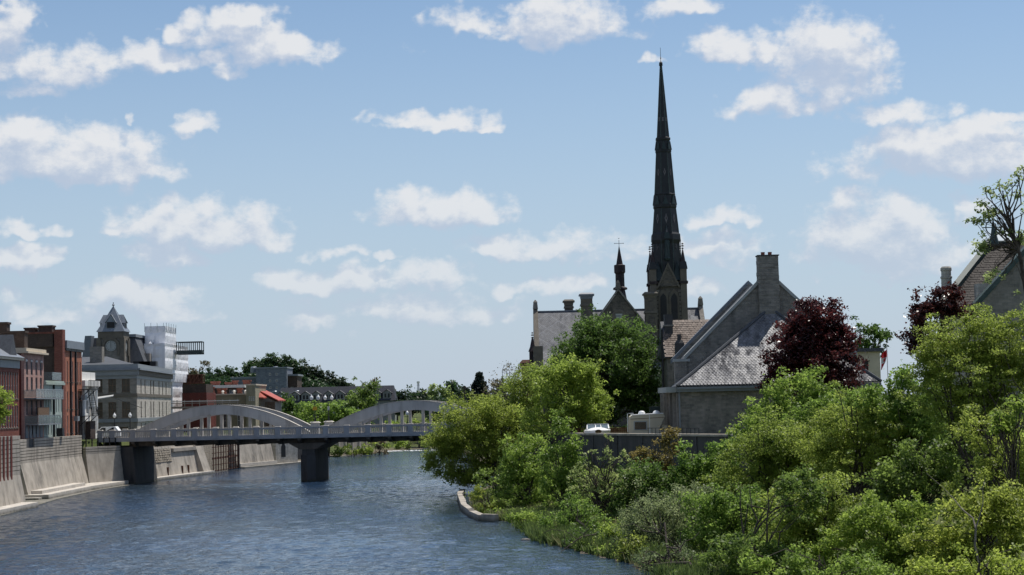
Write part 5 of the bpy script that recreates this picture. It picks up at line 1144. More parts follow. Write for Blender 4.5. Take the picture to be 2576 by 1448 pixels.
# ------------------------------------------------------------------ stone house with fish scale slate hip roof
def tile_roof(part, fr, poly, rh, cw, mesh, mat, jitter=.0, rng=None, maxp=300, lift=.02, name='slate', tilt=0.):
    """lays single slates over polygon `poly` (u, s) of the slope plane fr (u along eave, s up slope, n out); the 300 nearest the eye are parts, the rest one joined part"""
    us = [p[0] for p in poly]; ss = [p[1] for p in poly]; spots = []
    def inside(u, s):
        c = False
        for i in range(len(poly)):
            (x0, y0), (x1, y1) = poly[i], poly[i - 1]
            if (y0 > s) != (y1 > s) and u < (x1 - x0) * (s - y0) / (y1 - y0) + x0: c = not c
        return c
    r = 0; s = min(ss) + rh * .2
    while s < max(ss):
        u = min(us) + (cw / 2 if r % 2 else 0)
        while u < max(us):
            if inside(u, s + rh * .3): spots.append((u, s, r))
            u += cw
        s += rh; r += 1
    big = MB(); n = 0
    vs = [v.co.copy() for v in mesh.vertices]; fs = [tuple(f.vertices) for f in mesh.polygons]
    step = max(1, len(spots) // maxp)
    for i, (u, s, r) in enumerate(spots):
        ju, jz = (rng.uniform(-jitter, jitter), rng.uniform(0, jitter * .5)) if jitter else (0, 0)
        M = fr @ Matrix.Translation((u + ju, s, lift + jz + (.004 if r % 2 else 0))) @ Matrix.Rotation(-tilt, 4, 'X')
        if i < maxp: piece(name, mesh, part, M)
        else: big.M = M; big.add(vs, fs)
    if big.v: big.M = None; o = big.build(name + '_field', mat, part, kind='stuff')
def slope_frame(e0, e1, top):
    """e0->e1 the eave left to right, top any point up the slope: u, s(up slope), n(out)"""
    e0, e1, top = Vector(e0), Vector(e1), Vector(top); u = (e1 - e0).normalized(); n = u.cross(top - e0).normalized(); s = n.cross(u)
    return Matrix(((u.x, s.x, n.x, e0.x), (u.y, s.y, n.y, e0.y), (u.z, s.z, n.z, e0.z), (0, 0, 0, 1)))
slate('slate_pale', (.20, .197, .205), stain=.8, rough=.5, spec=.4)
slate('shake_brown', (.17, .13, .105), stain=.55, rough=.7, spec=.3)
slate('slate_brown', (.048, .04, .036), stain=.4, rough=.75, spec=.2)
def stone_house():
    D = 172.; xl, xr = G(1712, D), G(2205, D); t = thing('stone_house', 'grey stone house with pale fish scale slate roof and broad chimney', 'house', (xl, D, 5.5))
    ze = Zp(1730, 972, D - .6); zw = ze - .55
    m = MB(); m.box(xl, xr, D, D + 6, 5.0, zw); m.build('wall', 'stone_grey', t)
    m = MB(); m.box(xl - .3, xr + .3, D - .5, D - .003, ze - .55, ze - .25); m.build('fascia', 'grey_trim', t)
    m = MB(); m.box(xl - .35, xr + .4, D - .68, D - .5, ze - .3, ze - .08); m.build('gutter', 'grey_trim', t)
    # hip roof
    Dg = 178.5; ap = P(1936, 778, Dg); e0 = Vector((xl - .35, D - .65, ze)); e1 = Vector((xr + .4, D - .65, ze)); bl = Vector((xl - .35, Dg, ze)); brr = Vector((xr + .4, Dg, ze))
    m = MB(); m.add([e0, e1, brr, bl, ap], [(0, 1, 4), (1, 2, 4), (3, 0, 4), (0, 3, 2, 1), (2, 3, 4)]); rf = m.build('roof', 'dark_roof', t)
    fr = slope_frame(e0, e1, ap); ia = fr.inverted() @ ap; ln = (e1 - e0).length
    sl = MB(); w = .335; sl.add([(-w / 2 + .02, .40, .0), (-w / 2 + .02, .15, .04), (-w * .34, .05, .05), (0, 0, .055), (w * .34, .05, .05), (w / 2 - .02, .15, .04), (w / 2 - .02, .40, .0)] + [(-w / 2 + .02, .15, 0), (-w * .34, .05, 0), (0, 0, 0), (w * .34, .05, 0), (w / 2 - .02, .15, 0)],
                       [(0, 1, 2, 3, 4, 5, 6), (1, 7, 8, 2), (2, 8, 9, 3), (3, 9, 10, 4), (4, 10, 11, 5)])
    me = mesh_of(sl, 'slate', 'slate_pale')
    tile_roof(rf, fr, [(.05, .0), (ln - .05, .0), (ia.x, ia.y - .1)], .235, w, me, 'slate_pale', rng=random.Random(4), tilt=-.03)
    for e in (e0, e1):
        m = MB(); m.tube(e + Vector((0, 0, .06)), ap + Vector((0, -.05, .1)), .16, .16, 6); m.build('hip_roll', 'dark_roof', rf)
    # big gable behind, chimney on its apex
    gl = G(1724, Dg, 903); ga = P(1932, 690, Dg); zk = Zp(1724, 904, Dg); half = ga.x - gl; gr = ga.x + half; k0 = G(1697, Dg, 903)
    m = MB(); m.extr([(gl, Dg, 5.5), (gr, Dg, 5.5), (gr, Dg, zk), (ga.x, Dg, ga.z), (gl, Dg, zk)], (0, .7, 0)); m.build('gable_wall', 'stone_grey', t)
    m = MB(); m.box(k0, gl + .15, Dg - .1, Dg + 1.0, 5.5, zk - .25); m.build('corner_wall', 'stone_grey', t)
    m = MB(); m.box(k0 - .1, gl + .45, Dg - .2, Dg + 1.1, zk - .248, zk + .02); m.build('kneeler', 'grey_siding', t)
    for Dc, nm in ((Dg - .15, 0), (193.5, 1)):
        for s in (-1, 1):
            ex = ga.x + s * (half + .1); m = MB(); m.extr([(ex, Dc, zk - .1), (ga.x, Dc, ga.z), (ga.x, Dc, ga.z + .38), (ex, Dc, zk + .32)], (0, .95, 0)); m.build('gable_coping', 'grey_siding' if nm == 0 else 'lead_roof', t)
            m = MB(); m.extr([(ex - s * .3, Dc + .96, zk - .2), (ga.x, Dc + .96, ga.z - .2), (ga.x, Dc + .96, ga.z + .05), (ex - s * .3, Dc + .96, zk + .05)], (0, .5, 0)); m.build('flashing', 'lead_roof', t)
    m = MB(); m.extr([(gl + .2, Dg + .72, zk - .3), (ga.x, Dg + .72, ga.z - .35), (gr - .2, Dg + .72, zk - .3)], (0, 14.5, 0)); m.build('main_roof', 'dark_roof', t)
    m = MB(); m.extr([(gl, 193.2, 5.5), (gr, 193.2, 5.5), (gr, 193.2, zk), (ga.x, 193.2, ga.z), (gl, 193.2, zk)], (0, .28, 0)); m.build('gable_wall', 'stone_grey', t)
    m = MB(); m.box(gl + .3, gr - .3, Dg + .71, 193.1, 5.5, zk - .31); m.build('rear_wall', 'stone_grey', t)
    a, b = G(1908, Dg - .5, 700), G(1960, Dg - .5, 700); zc = Zp(1934, 645, Dg); rng = random.Random(9)
    m = MB(); n = 15; z = ap.z - .6; dz = (zc - z) / n
    for k in range(n): j = rng.uniform(-.035, .035); m.box(a + j, b + rng.uniform(-.035, .035), Dg - .55 + rng.uniform(-.03, .03), Dg + .9, z + k * dz, z + (k + 1) * dz - .012)
    ch = m.build('chimney', 'stone_grey', t)
    m = MB(); m.box(a - .06, b + .06, Dg - .62, Dg + .95, zc, zc + .1); m.build('chimney_cap', 'concrete_dark', ch)
    for u in (.28, .62):
        m = MB(); x = a + (b - a) * u; m.lathe((x, Dg, zc + .1), [(.19, 0), (.2, .24), (.22, .3)], 10); m.build('chimney_pot', 'pot', ch)
    # river side: bays, windows, downpipes and a wall box
    fs = frame((xl - .002, 193), (xl - .002, D)); f2 = frame((xl - .3, 192.), (xl - .3, D + .6)); l2 = 192 - D - .6
    facade(t, f2, 0, l2, 5.2, zw - .1, [(1.5, 2.7, 6.2, 9.6), (4.6, 5.8, 6.2, 9.6), (8.6, 9.9, 6.2, 9.9), (12, 13, 6.2, 9.9), (15.8, 16.8, 6.2, 9.9)], 'timber_grey', V=.29, fmat='black_metal')
    for u in (3.6, 7.2, 7.9, 11.1, 14.2, 15.0, 18.3):
        m = MB(f2); m.box(u, u + .3, -.32, -.002, 5.2, zw - .05); m.build('post', 'timber_grey', t)
    m = MB(f2); m.box(9.5, l2 + .2, -1.0, -.0, zw - .02, zw + .5); m.build('eaves_box', 'grey_siding', t)
    m = MB(f2); m.box(2.2, 3.4, -1.4, -.33, 7.6, 9.0); m.build('wall_box', 'green_steel', t)
    m = MB(); m.tube((xl - .12, D - .2, 5.2), (xl - .12, D - .2, ze - .4), .07); m.build('downpipe', 'grey_trim', t)
    # shake roofed wing behind
    D2 = 200.; w = thing('shake_house', 'house with brown wooden shake roof left of the stone house', 'house', (G(1680, D2), D2, 5.6))
    x0, x1 = G(1677, D2), G(1830, D2); zr, zee = Zp(1700, 809, 205.5), Zp(1700, 900, D2)
    m = MB(); m.box(x0 + .3, x1, D2 + .5, 210, 5.6, zee); m.build('wall', 'stone_grey', w)
    m = MB(); m.extr([(x0, D2, zee - .05), (x0, 205.5, zr), (x0, 211, zee - .05)], (x1 - x0, 0, 0)); r2 = m.build('roof', 'dark_roof', w)
    f3 = slope_frame((x0, D2, zee), (x1, D2, zee), (x0, 205.5, zr)); hh = math.hypot(5.5, zr - zee); sk = MB(); sw = .34
    sk.add([(-sw / 2 + .015, .55, 0), (-sw / 2 + .015, 0, .045), (sw / 2 - .015, 0, .045), (sw / 2 - .015, .55, 0), (-sw / 2 + .015, 0, 0), (sw / 2 - .015, 0, 0)], [(0, 1, 2, 3), (1, 4, 5, 2), (0, 4, 1), (2, 5, 3)])
    tile_roof(r2, f3, [(.1, 0), (x1 - x0 - .1, 0), (x1 - x0 - .1, hh), (1.0, hh), (.1, hh * .6)], .385, sw, mesh_of(sk, 'shake', 'shake_brown'), 'shake_brown', .03, random.Random(6), name='shake')
    m = MB(); a, b = G(1671, 204, 800), G(1691, 204, 800); m.box(a, b, 203.5, 204.8, 12, Zp(1680, 792, 204)); c = m.build('chimney', 'concrete_dark', w); m = MB(); m.box(a - .1, b + .1, 203.4, 204.9, Zp(1680, 822, 204), Zp(1680, 818, 204)); m.build('chimney_band', 'stone_grey', c)
    m = MB(); a, b = G(1699, 197, 860), G(1721, 197, 860); za = Zp(1710, 864, 197); m.box(a, b, 197, 198.2, 5.6, za); m.taper(a, b, 197, 198.2, za, za + .35, .2, .2); m.box(a + .3, b - .3, 197.3, 197.9, za + .352, Zp(1710, 841, 197)); m.build('chimney', 'concrete_dark', w)
    m = MB(); m.tube((G(1670, 196), 196, 5.6), (G(1670, 196), 196, Zp(1670, 830, 196)), .12); m.build('flue_pipe', 'black_metal', w)
stone_house()

# ------------------------------------------------------------------ vehicles and fence on the terrace
def camper():
    D = 177.; S, OX, OY = 5.367, 2080, 1520
    def X(z): return G((OX + z / S) / 1.4907, D)
    def Z(z): return Zp(1620, (OY + z / S) / 1.4907, D)
    t = thing('camper_van', 'cream camper van parked against the stone house', 'camper', (X(1850), D, 5.6))
    pr = [(1500, 560), (1497, 300), (1510, 235), (1545, 205), (1900, 190), (2180, 185), (2210, 232), (2115, 435), (2135, 560)]
    m = MB(); poly = [(X(a), D, Z(b)) for a, b in pr]; poly[0] = (poly[0][0], D, 5.95); poly[-1] = (poly[-1][0], D, 5.95); m.extr(poly[::-1], (0, 2.2, 0)); bo = m.build('body', 'cream_paint', t)
    m = MB(); m.extr([(X(1540), D - .05, Z(206)), (X(2185), D - .05, Z(184)), (X(2185), D - .05, Z(168)), (X(1560), D - .05, Z(192))], (0, 2.3, 0)); m.build('roof', 'white_clean', bo)
    m = MB(); m.box(X(1600), X(1828), D - .03, D - .002, Z(490), Z(340)); w = m.build('window', 'glass_tan', bo)
    m = MB()
    for a, b, c, d in ((1578, 1600, 500, 322), (1828, 1850, 500, 322), (1600, 1828, 505, 491), (1600, 1828, 338, 318)): m.box(X(a), X(b), D - .05, D - .003, Z(c), Z(d))
    m.build('frame', 'grey_siding', w)
    for k in range(6): m = MB(); z = 350 + k * 24; m.box(X(1604), X(1824), D - .042, D - .031, Z(z + 8), Z(z)); m.build('blind_slat', 'timber', w)
    m = MB(); m.extr([(X(1515), D - .02, Z(285)), (X(2190), D - .02, Z(262)), (X(2190), D - .02, Z(252)), (X(1515), D - .02, Z(272))], (0, .015, 0)); m.build('stripe', 'timber', bo)
    m = MB(); m.box(X(1893), X(1905), D - .03, D - .002, 6.0, Z(195)); m.build('seam', 'white_clean', bo)
    for a in (1760, 2055):
        m = MB(); m.lathe((X(a), D + 1.0, Z(190)), [(.33, 0), (.34, .16), (.26, .3), (.1, .36)], 10); m.build('roof_vent', 'white_clean', bo, True)
    m = MB(); x = X(1470); m.tube((x, D + .7, 6.6), (x, D + .7, Z(165)), .03); m.tube((x, D + 1.2, 6.6), (x, D + 1.2, Z(165)), .03); m.tube((x, D + .7, Z(165)), (X(1590), D + .7, Z(160)), .03)
    for k in range(5): z = 6.8 + k * .35; m.tube((x, D + .7, z), (x, D + 1.2, z), .02)
    m.build('ladder', 'chrome', t)
    for x in (1640, 2060):
        for y in (.05, 1.95):
            m = MB(Matrix.Translation((X(x), D + y, 5.95)) @ Matrix.Rotation(R(90), 4, 'X')); m.lathe((0, 0, -.1), [(.2, 0), (.36, .02), (.36, .2), (.2, .22)], 14); wh = m.build('wheel', 'rubber', t)
            m = MB(Matrix.Translation((X(x), D + y, 5.95)) @ Matrix.Rotation(R(90), 4, 'X')); m.lathe((0, 0, -.13), [(.19, 0), (.2, .26)], 10); m.build('rim', 'chrome', wh)
    m = MB(); m.box(X(2135), X(2260), D + .2, D + 2.0, 5.9, Z(420)); m.build('cab', 'cream_paint', t)
camper()
def boat():
    D = 181.; S, OX, OY = 5.367, 2080, 1520
    def X(z): return G((OX + z / S) / 1.4907, D)
    def Z(z): return Zp(1503, (OY + z / S) / 1.4907, D)
    t = thing('motorboat', 'white motorboat with three pane windscreen on the terrace', 'boat', (X(865), D, 5.6))
    x0, x1, xc = X(590), X(1140), X(865)
    # hull seen from the bow: rings from stem to stern
    vs = []; fs = []; n = 9
    for k, (y, w, zt, zk) in enumerate(((D - .2, .25, .05, .5), (D + .5, .62, .0, .7), (D + 1.4, .95, -.03, .85), (D + 2.6, 1.0, -.03, .9), (D + 4.6, .95, -.05, .9))):
        for i in range(n):
            a = math.pi * i / (n - 1); ww = (x1 - x0) / 2 * w; vs.append((xc - ww * math.cos(a), y, Z(515) + zt - zk * math.sin(a) ** 1.0))
    for k in range(4):
        for i in range(n - 1): fs.append((k * n + i, k * n + i + 1, (k + 1) * n + i + 1, (k + 1) * n + i))
    m = MB(); m.add(vs, fs); m.build('hull', 'white_clean', t)
    m = MB(); vs = []; fs = []
    for k, (y, w, h) in enumerate(((D - .22, .25, .1), (D + .5, .62, .2), (D + 1.4, .95, .3), (D + 2.2, 1.0, .3))):
        for i in range(n): u = -1 + 2 * i / (n - 1); vs.append((xc + (x1 - x0) / 2 * w * u, y, Z(520) + h * (1 - u * u) + .04))
    for k in range(3):
        for i in range(n - 1): fs.append((k * n + i, k * n + i + 1, (k + 1) * n + i + 1, (k + 1) * n + i))
    m.add(vs, fs); m.build('foredeck', 'white_clean', t)
    zb, zt = Z(480), Z(395); yb, yt = D + 1.3, D + 1.9
    cols = (640, 660, 810, 830, 930, 948, 1080, 1105)
    for i in range(0, 8, 2):
        m = MB(); a, b = X(cols[i]), X(cols[i + 1]); m.extr([(a, yb, zb), (b, yb, zb), (b + (.03 if i < 4 else -.06), yt, zt), (a + (.06 if i < 4 else -.03), yt, zt)], (0, .05, 0)); m.build('windscreen_post', 'white_clean', t)
    for i in (1, 3, 5):
        m = MB(); a, b = X(cols[i]), X(cols[i + 1]); m.extr([(a, yb + .02, zb), (b, yb + .02, zb), (b, yt + .02, zt), (a, yt + .02, zt)], (0, .02, 0)); m.build('windscreen_pane', 'glass_pale', t)
    m = MB(); m.box(X(655), X(1085), yt - .02, yt + .08, zt, zt + .06); m.build('windscreen_rail', 'white_clean', t)
    for y in (D + .8, D + 3.2): m = MB(); m.box(xc - .9, xc + .9, y, y + .15, 5.6, 6.1); m.build('trailer_bunk', 'black_metal', t)
boat()
t = thing('timber_fence', 'low brown timber fence behind the motorboat', 'fence', (9, 190, 5.6))
fr = frame((G(1425, 190), 190), (G(1600, 190), 190)); ln = flen((G(1425, 190), 190), (G(1600, 190), 190))
for k in range(int(ln / .22)): m = MB(fr); m.box(k * .22, k * .22 + .2, 0, .05, 5.6, Zp(1540, 1077, 190) + .03 * (k % 3)); m.build('board', 'timber_fence', t)
for z in (5.9, 6.5): m = MB(fr); m.box(0, ln, .052, .12, z, z + .1); m.build('rail', 'timber_fence', t)

# ------------------------------------------------------------------ cream building, flag, right hand church
t, fr, ln, zt = block('cream_building', 'cream walled building with dark roof edge behind the flag', 2100, 2218, 205, 886, 'cream_paint', [(2172, 2188, 908, 952)], depth=9, fmat='concrete_dark', glass='concrete_dark')
m = MB(fr); m.box(-.3, ln + .3, -.4, 9.2, zt, zt + .4); m.build('roof_edge', 'dark_roof', t)
p = P(2128, 850, 207); m = MB(); m.lathe((p.x, 207, p.z - .9), [(.3, 0), (.32, .7), (.62, 1.0), (.55, 1.4), (.2, 1.65)], 12); m.build('roof_vent', 'white_clean', t, True)
def flag():
    D = 190.; px = G(2233, D, 930); t = thing('flag', 'red and white flag hanging limp from a white pole', 'flag', (px, D, 5.6))
    zt = Zp(2233, 868, D); m = MB(); m.tube((px, D, 5.6), (px, D, zt), .06, .04, 8); m.lathe((px, D, zt), [(.03, 0), (.09, .08), (.03, .17)], 8); m.build('flag_pole', 'white_clean', t)
    S, OX, OY = 1.595, 3000, 1250
    def pt(a, b, dy=0): q = P((OX + a / S) / 1.4907, (OY + b / S) / 1.4907, D - .1 + dy); return (q.x, q.y, q.z)
    z1, z2 = pt(520, 105), pt(520, 190)
    def cloth(pl, mat, nm):
        m = MB(); n = len(pl) // 2
        vs = [pt(a, b, .22 * math.sin(a * .32 + b * .05)) for a, b in pl]; m.add(vs, [(i, i + 1, n + i + 1, n + i) for i in range(n - 1)]); m.build(nm, mat, t)
    cloth([(519, 97), (512, 104), (500, 113), (488, 128), (519, 140), (511, 146), (500, 150), (485, 152)], 'flag_red', 'flag_stripe')
    cloth([(519, 140), (511, 146), (500, 150), (485, 152), (513, 168), (506, 176), (496, 182), (485, 186)], 'flag_white', 'flag_field')
    cloth([(511, 150), (508, 150), (504, 153), (500, 160), (509, 166), (506, 170), (502, 172), (499, 172)], 'flag_red', 'leaf_emblem')
    cloth([(513, 168), (506, 176), (496, 182), (486, 186), (494, 205), (491, 214), (488, 220), (484, 224)], 'flag_red', 'flag_stripe')
flag()
def church2():
    S, OX, OY = 3.217, 3380, 850
    def px(a, b): return (OX + a / S) / 1.4907, (OY + b / S) / 1.4907
    D0, D1 = 149., 155.; ap = P(*px(1118, 205), D1); kn = P(*px(672, 772), D0 + 1.0)
    t = thing('parish_church', 'church with brown slate roof and copper verges, right edge', 'church', (ap.x, D1, 5.6))
    sl = (ap.z - kn.z) / (D1 - D0 - 1.0); ze = kn.z - sl * 2.6; De = D0 - 1.6; sx = (ap.x - kn.x) / (D1 - D0 - 1.0); xe = kn.x - sx * 2.6; xr = ap.x + 16
    # the end is cut on the skew as seen: roof slope from eave line to ridge
    m = MB(); m.add([(xe, De, ze), (xr, De, ze), (xr, D1, ap.z), (ap.x, D1, ap.z), (ap.x + .2, 2 * D1 - De, ze), (xr, 2 * D1 - De, ze)], [(0, 1, 2, 3), (3, 2, 5, 4), (0, 3, 4), (0, 4, 5, 1)]); rf = m.build('roof', 'slate_brown', t)
    m = MB(); m.extr([(xe + .4, De + .5, 5.6), (xr, De + .5, 5.6), (xr, 2 * D1 - De - .5, 5.6), (ap.x + .5, 2 * D1 - De - .5, 5.6)], (0, 0, ze - 5.6)); m.build('wall', 'stone_tan', t)
    f = slope_frame((xe, De, ze), (xr, De, ze), (xe, D1, ap.z)); hh = math.hypot(D1 - De, ap.z - ze); sk = MB(); sw = .4; off = ap.x - xe
    sk.add([(-sw / 2 + .01, .5, 0), (-sw / 2 + .01, 0, .04), (sw / 2 - .01, 0, .04), (sw / 2 - .01, .5, 0), (-sw / 2 + .01, 0, 0), (sw / 2 - .01, 0, 0)], [(0, 1, 2, 3), (1, 4, 5, 2), (0, 4, 1), (2, 5, 3)])
    tile_roof(rf, f, [(.3, 0), (off + 7, 0), (off + 7, hh), (off + .2, hh)], .34, sw, mesh_of(sk, 'slate', 'slate_brown'), 'slate_brown', .02, random.Random(8))
    m = MB(); a, b = Vector((xe, De, ze)), Vector((ap.x, D1, ap.z)); m.extr([a + Vector((-.45, 0, .0)), a + Vector((.1, 0, 0)), a + Vector((.1, 0, .45)), a + Vector((-.45, 0, .45))], b - a); m.build('verge', 'copper_green', t)
    m = MB(); m.tube((ap.x, D1, ap.z + .1), (xr, D1, ap.z + .1), .14); m.build('ridge_roll', 'copper_green', t)
    m = MB(); m.lathe((ap.x, D1, ap.z - .3), [(.55, 0), (.25, 1.1), (.08, 2.2)], 6); m.build('finial_base', 'copper_green', t)
    c = P(*px(1120, 0), D1); c.z = P((3100 + 1010 / 1.609) / 1.4907, (600 + 408 / 1.609) / 1.4907, D1).z
    m = MB(); m.tube((ap.x, D1, ap.z + 1.5), (ap.x, D1, c.z + 1.3), .06); m.tube((ap.x - .95, D1, c.z), (ap.x + .95, D1, c.z), .05); n = 20
    for i in range(n):
        a0, a1 = 2 * math.pi * i / n, 2 * math.pi * (i + 1) / n; m.tube((ap.x + .66 * math.cos(a0), D1, c.z + .66 * math.sin(a0)), (ap.x + .66 * math.cos(a1), D1, c.z + .66 * math.sin(a1)), .055, n=5)
    m.build('celtic_cross', 'copper_green', t)
    x0, x1 = P(*px(500, 600), 151).x, P(*px(618, 600), 151).x; zc = P(*px(560, 480), 151).z; r = (x1 - x0) / 2
    m = MB(); m.lathe(((x0 + x1) / 2, 151.5, 5.6), [(r * 1.06, 0), (r * 1.06, zc - 5.6 - 1.05), (r * 1.2, zc - 5.6 - 1.0), (r * 1.2, zc - 5.6 - .85), (r, zc - 5.6 - .8), (r, zc - 5.6 - .4), (r * 1.15, zc - 5.6 - .35), (r * 1.12, zc - 5.6 - .12), (r * .9, zc - 5.6)], 8, R(22.5)); m.build('chimney', 'stone_tan', t)
    # cross gable facing the river
    Dg = 146.; g0 = P(*px(925, 945), Dg); g1 = P(*px(1400, 425), Dg); k = (g1.z - g0.z) / (g1.x - g0.x); xa = g0.x + 9; za = g0.z + 9 * k
    m = MB(); m.extr([(g0.x, Dg, 5.6), (xa + 9, Dg, 5.6), (xa + 9, Dg, g0.z), (xa, Dg, za), (g0.x, Dg, g0.z)], (0, .6, 0)); m.build('gable_wall', 'stone_grey', t)  # beige wall, its shade put into the colour by darker grey stone
    m = MB(); m.extr([(g0.x - .3, Dg - .2, g0.z - .4), (xa, Dg - .2, za), (xa, Dg - .2, za + .5), (g0.x - .3, Dg - .2, g0.z + .15)], (0, 1.1, 0)); m.build('gable_coping', 'copper_green', t)
    q0 = P(*px(920, 690), 147.2); q1 = P(*px(1050, 790), 147.2); m = MB(); m.box(q0.x, q1.x, 147.2, 148.4, 5.6, q0.z); m.build('pinnacle_block', 'stone_tan', t)
    m = MB(); m.extr([(g0.x + .5, Dg + .9, g0.z - .6), (xa, Dg + .9, za - .3), (xa + 9, Dg + .9, g0.z - .6)], (0, 8, 0)); m.build('cross_roof', 'slate_brown', t)
church2()

# ------------------------------------------------------------------ trees
def leaves(rng, cen, spread, per, size, up=.8, flat=.7, droop=0.):
    """leaf blades scattered round spray centres -> verts, faces, tint"""
    n = len(cen) * per; c = np.repeat(cen, per, 0); sp = np.repeat(spread, per)[:, None]
    off = rng.normal(0, 1, (n, 3)); off *= (np.abs(rng.normal(.8, .35, (n, 1))) / np.maximum(np.linalg.norm(off, axis=1, keepdims=True), 1e-6))
    off[:, 2] *= flat; off[:, 2] -= droop * (off[:, 0] ** 2 + off[:, 1] ** 2); p = c + off * sp
    nr = rng.normal(0, 1, (n, 3)) + off * .5; nr[:, 2] += up; nr /= np.linalg.norm(nr, axis=1, keepdims=True)
    t = rng.normal(0, 1, (n, 3)); t[:, 2] -= .3; t -= nr * (t * nr).sum(1, keepdims=True); t /= np.linalg.norm(t, axis=1, keepdims=True); b = np.cross(nr, t)
    s = size * rng.uniform(.65, 1.3, (n, 1)); a = t * s; b = b * s * .58
    fold = nr * s * .18
    v = np.stack([p - a, p - b * 1 + fold, p + a, p + b + fold], 1).reshape(-1, 3); f = np.arange(n * 4).reshape(-1, 4)
    ph = rng.random(3) * 6.28; lump = .45 + .4 * np.sin(cen[:, 0] * 1.9 + ph[0]) * np.sin(cen[:, 2] * 2.3 + ph[1]) * np.sin(cen[:, 1] * 1.3 + ph[2]) + rng.normal(0, .2, len(cen))
    tint = np.clip(np.repeat(lump, per) + rng.normal(0, .17, n), 0, 1)
    return v, f, tint
def spray_centres(rng, lobes, D, n, shell=.55, depth=1.0):
    """spray centres through the crown volume, denser towards its surface"""
    L_ = []
    for l in lobes:
        x, y, rx, ry = l[:4]; dd = l[4] if len(l) > 4 else 0; c = P(x, y, D + dd); k = (D + dd) / FPX; L_.append((np.array(c), rx * k, (rx + ry) * .5 * k * depth, ry * k))
    w = np.array([(a * b * c) ** (2 / 3) for _, a, b, c in L_]); w /= w.sum(); idx = rng.choice(len(L_), n, p=w); out = []
    d = rng.normal(0, 1, (n, 3)); d /= np.linalg.norm(d, axis=1, keepdims=True); r = (shell ** 3 + (1 - shell ** 3) * rng.random(n)) ** (1 / 3)
    # knobbly outline
    bump = 1 + .2 * np.sin(d[:, 0] * 7 + idx * 2.1) * np.sin(d[:, 2] * 6 + idx) + .1 * np.sin(d[:, 1] * 9 + d[:, 2] * 8 + idx * .7)
    r = np.where(rng.random(n) < .16, r * rng.uniform(1.03, 1.28, n), r)           # stray shoots break the outline
    for i in range(n): c, a, b, h = L_[idx[i]]; out.append(c + d[i] * np.array([a, b, h]) * (r[i] * bump[i]))
    out = np.array(out); nb = max(3, n // 7)                       # gather most sprays into flat boughs, so that lit tops and dark gaps form
    br = np.array([min(max(.17 * (L_[k][1] + L_[k][3]), .3), 1.5) for k in idx]); own = rng.integers(0, nb, n); m = (rng.random(n) < .68) & (np.arange(n) >= nb)
    out[m] = out[own[m]] + rng.normal(0, 1, (m.sum(), 3)) * np.array([.62, .62, .5]) * br[own[m]][:, None]
    up_ = (rng.random(n) < .22) & (d[:, 2] > .1); out[up_, 2] += np.minimum(rng.exponential(.18, up_.sum()), .42) * np.array([L_[k][3] for k in idx[up_]])      # upright leading shoots
    return out, L_
def limb(mb, rng, a, b, r0, r1, n=4, wob=.06, sag=.12):
    a, b = Vector(a), Vector(b); ln = (b - a).length; pts = [a]
    for i in range(1, n): f = i / n; q = a.lerp(b, f); q += Vector(rng.normal(0, wob * ln, 3)); q.z += sag * ln * math.sin(f * math.pi) * (1 if sag > 0 else 1); pts.append(q)
    pts.append(b)
    for i in range(n): mb.tube(pts[i], pts[i + 1], r0 + (r1 - r0) * i / n, r0 + (r1 - r0) * (i + 1) / n, 5, cap=False)
    return pts
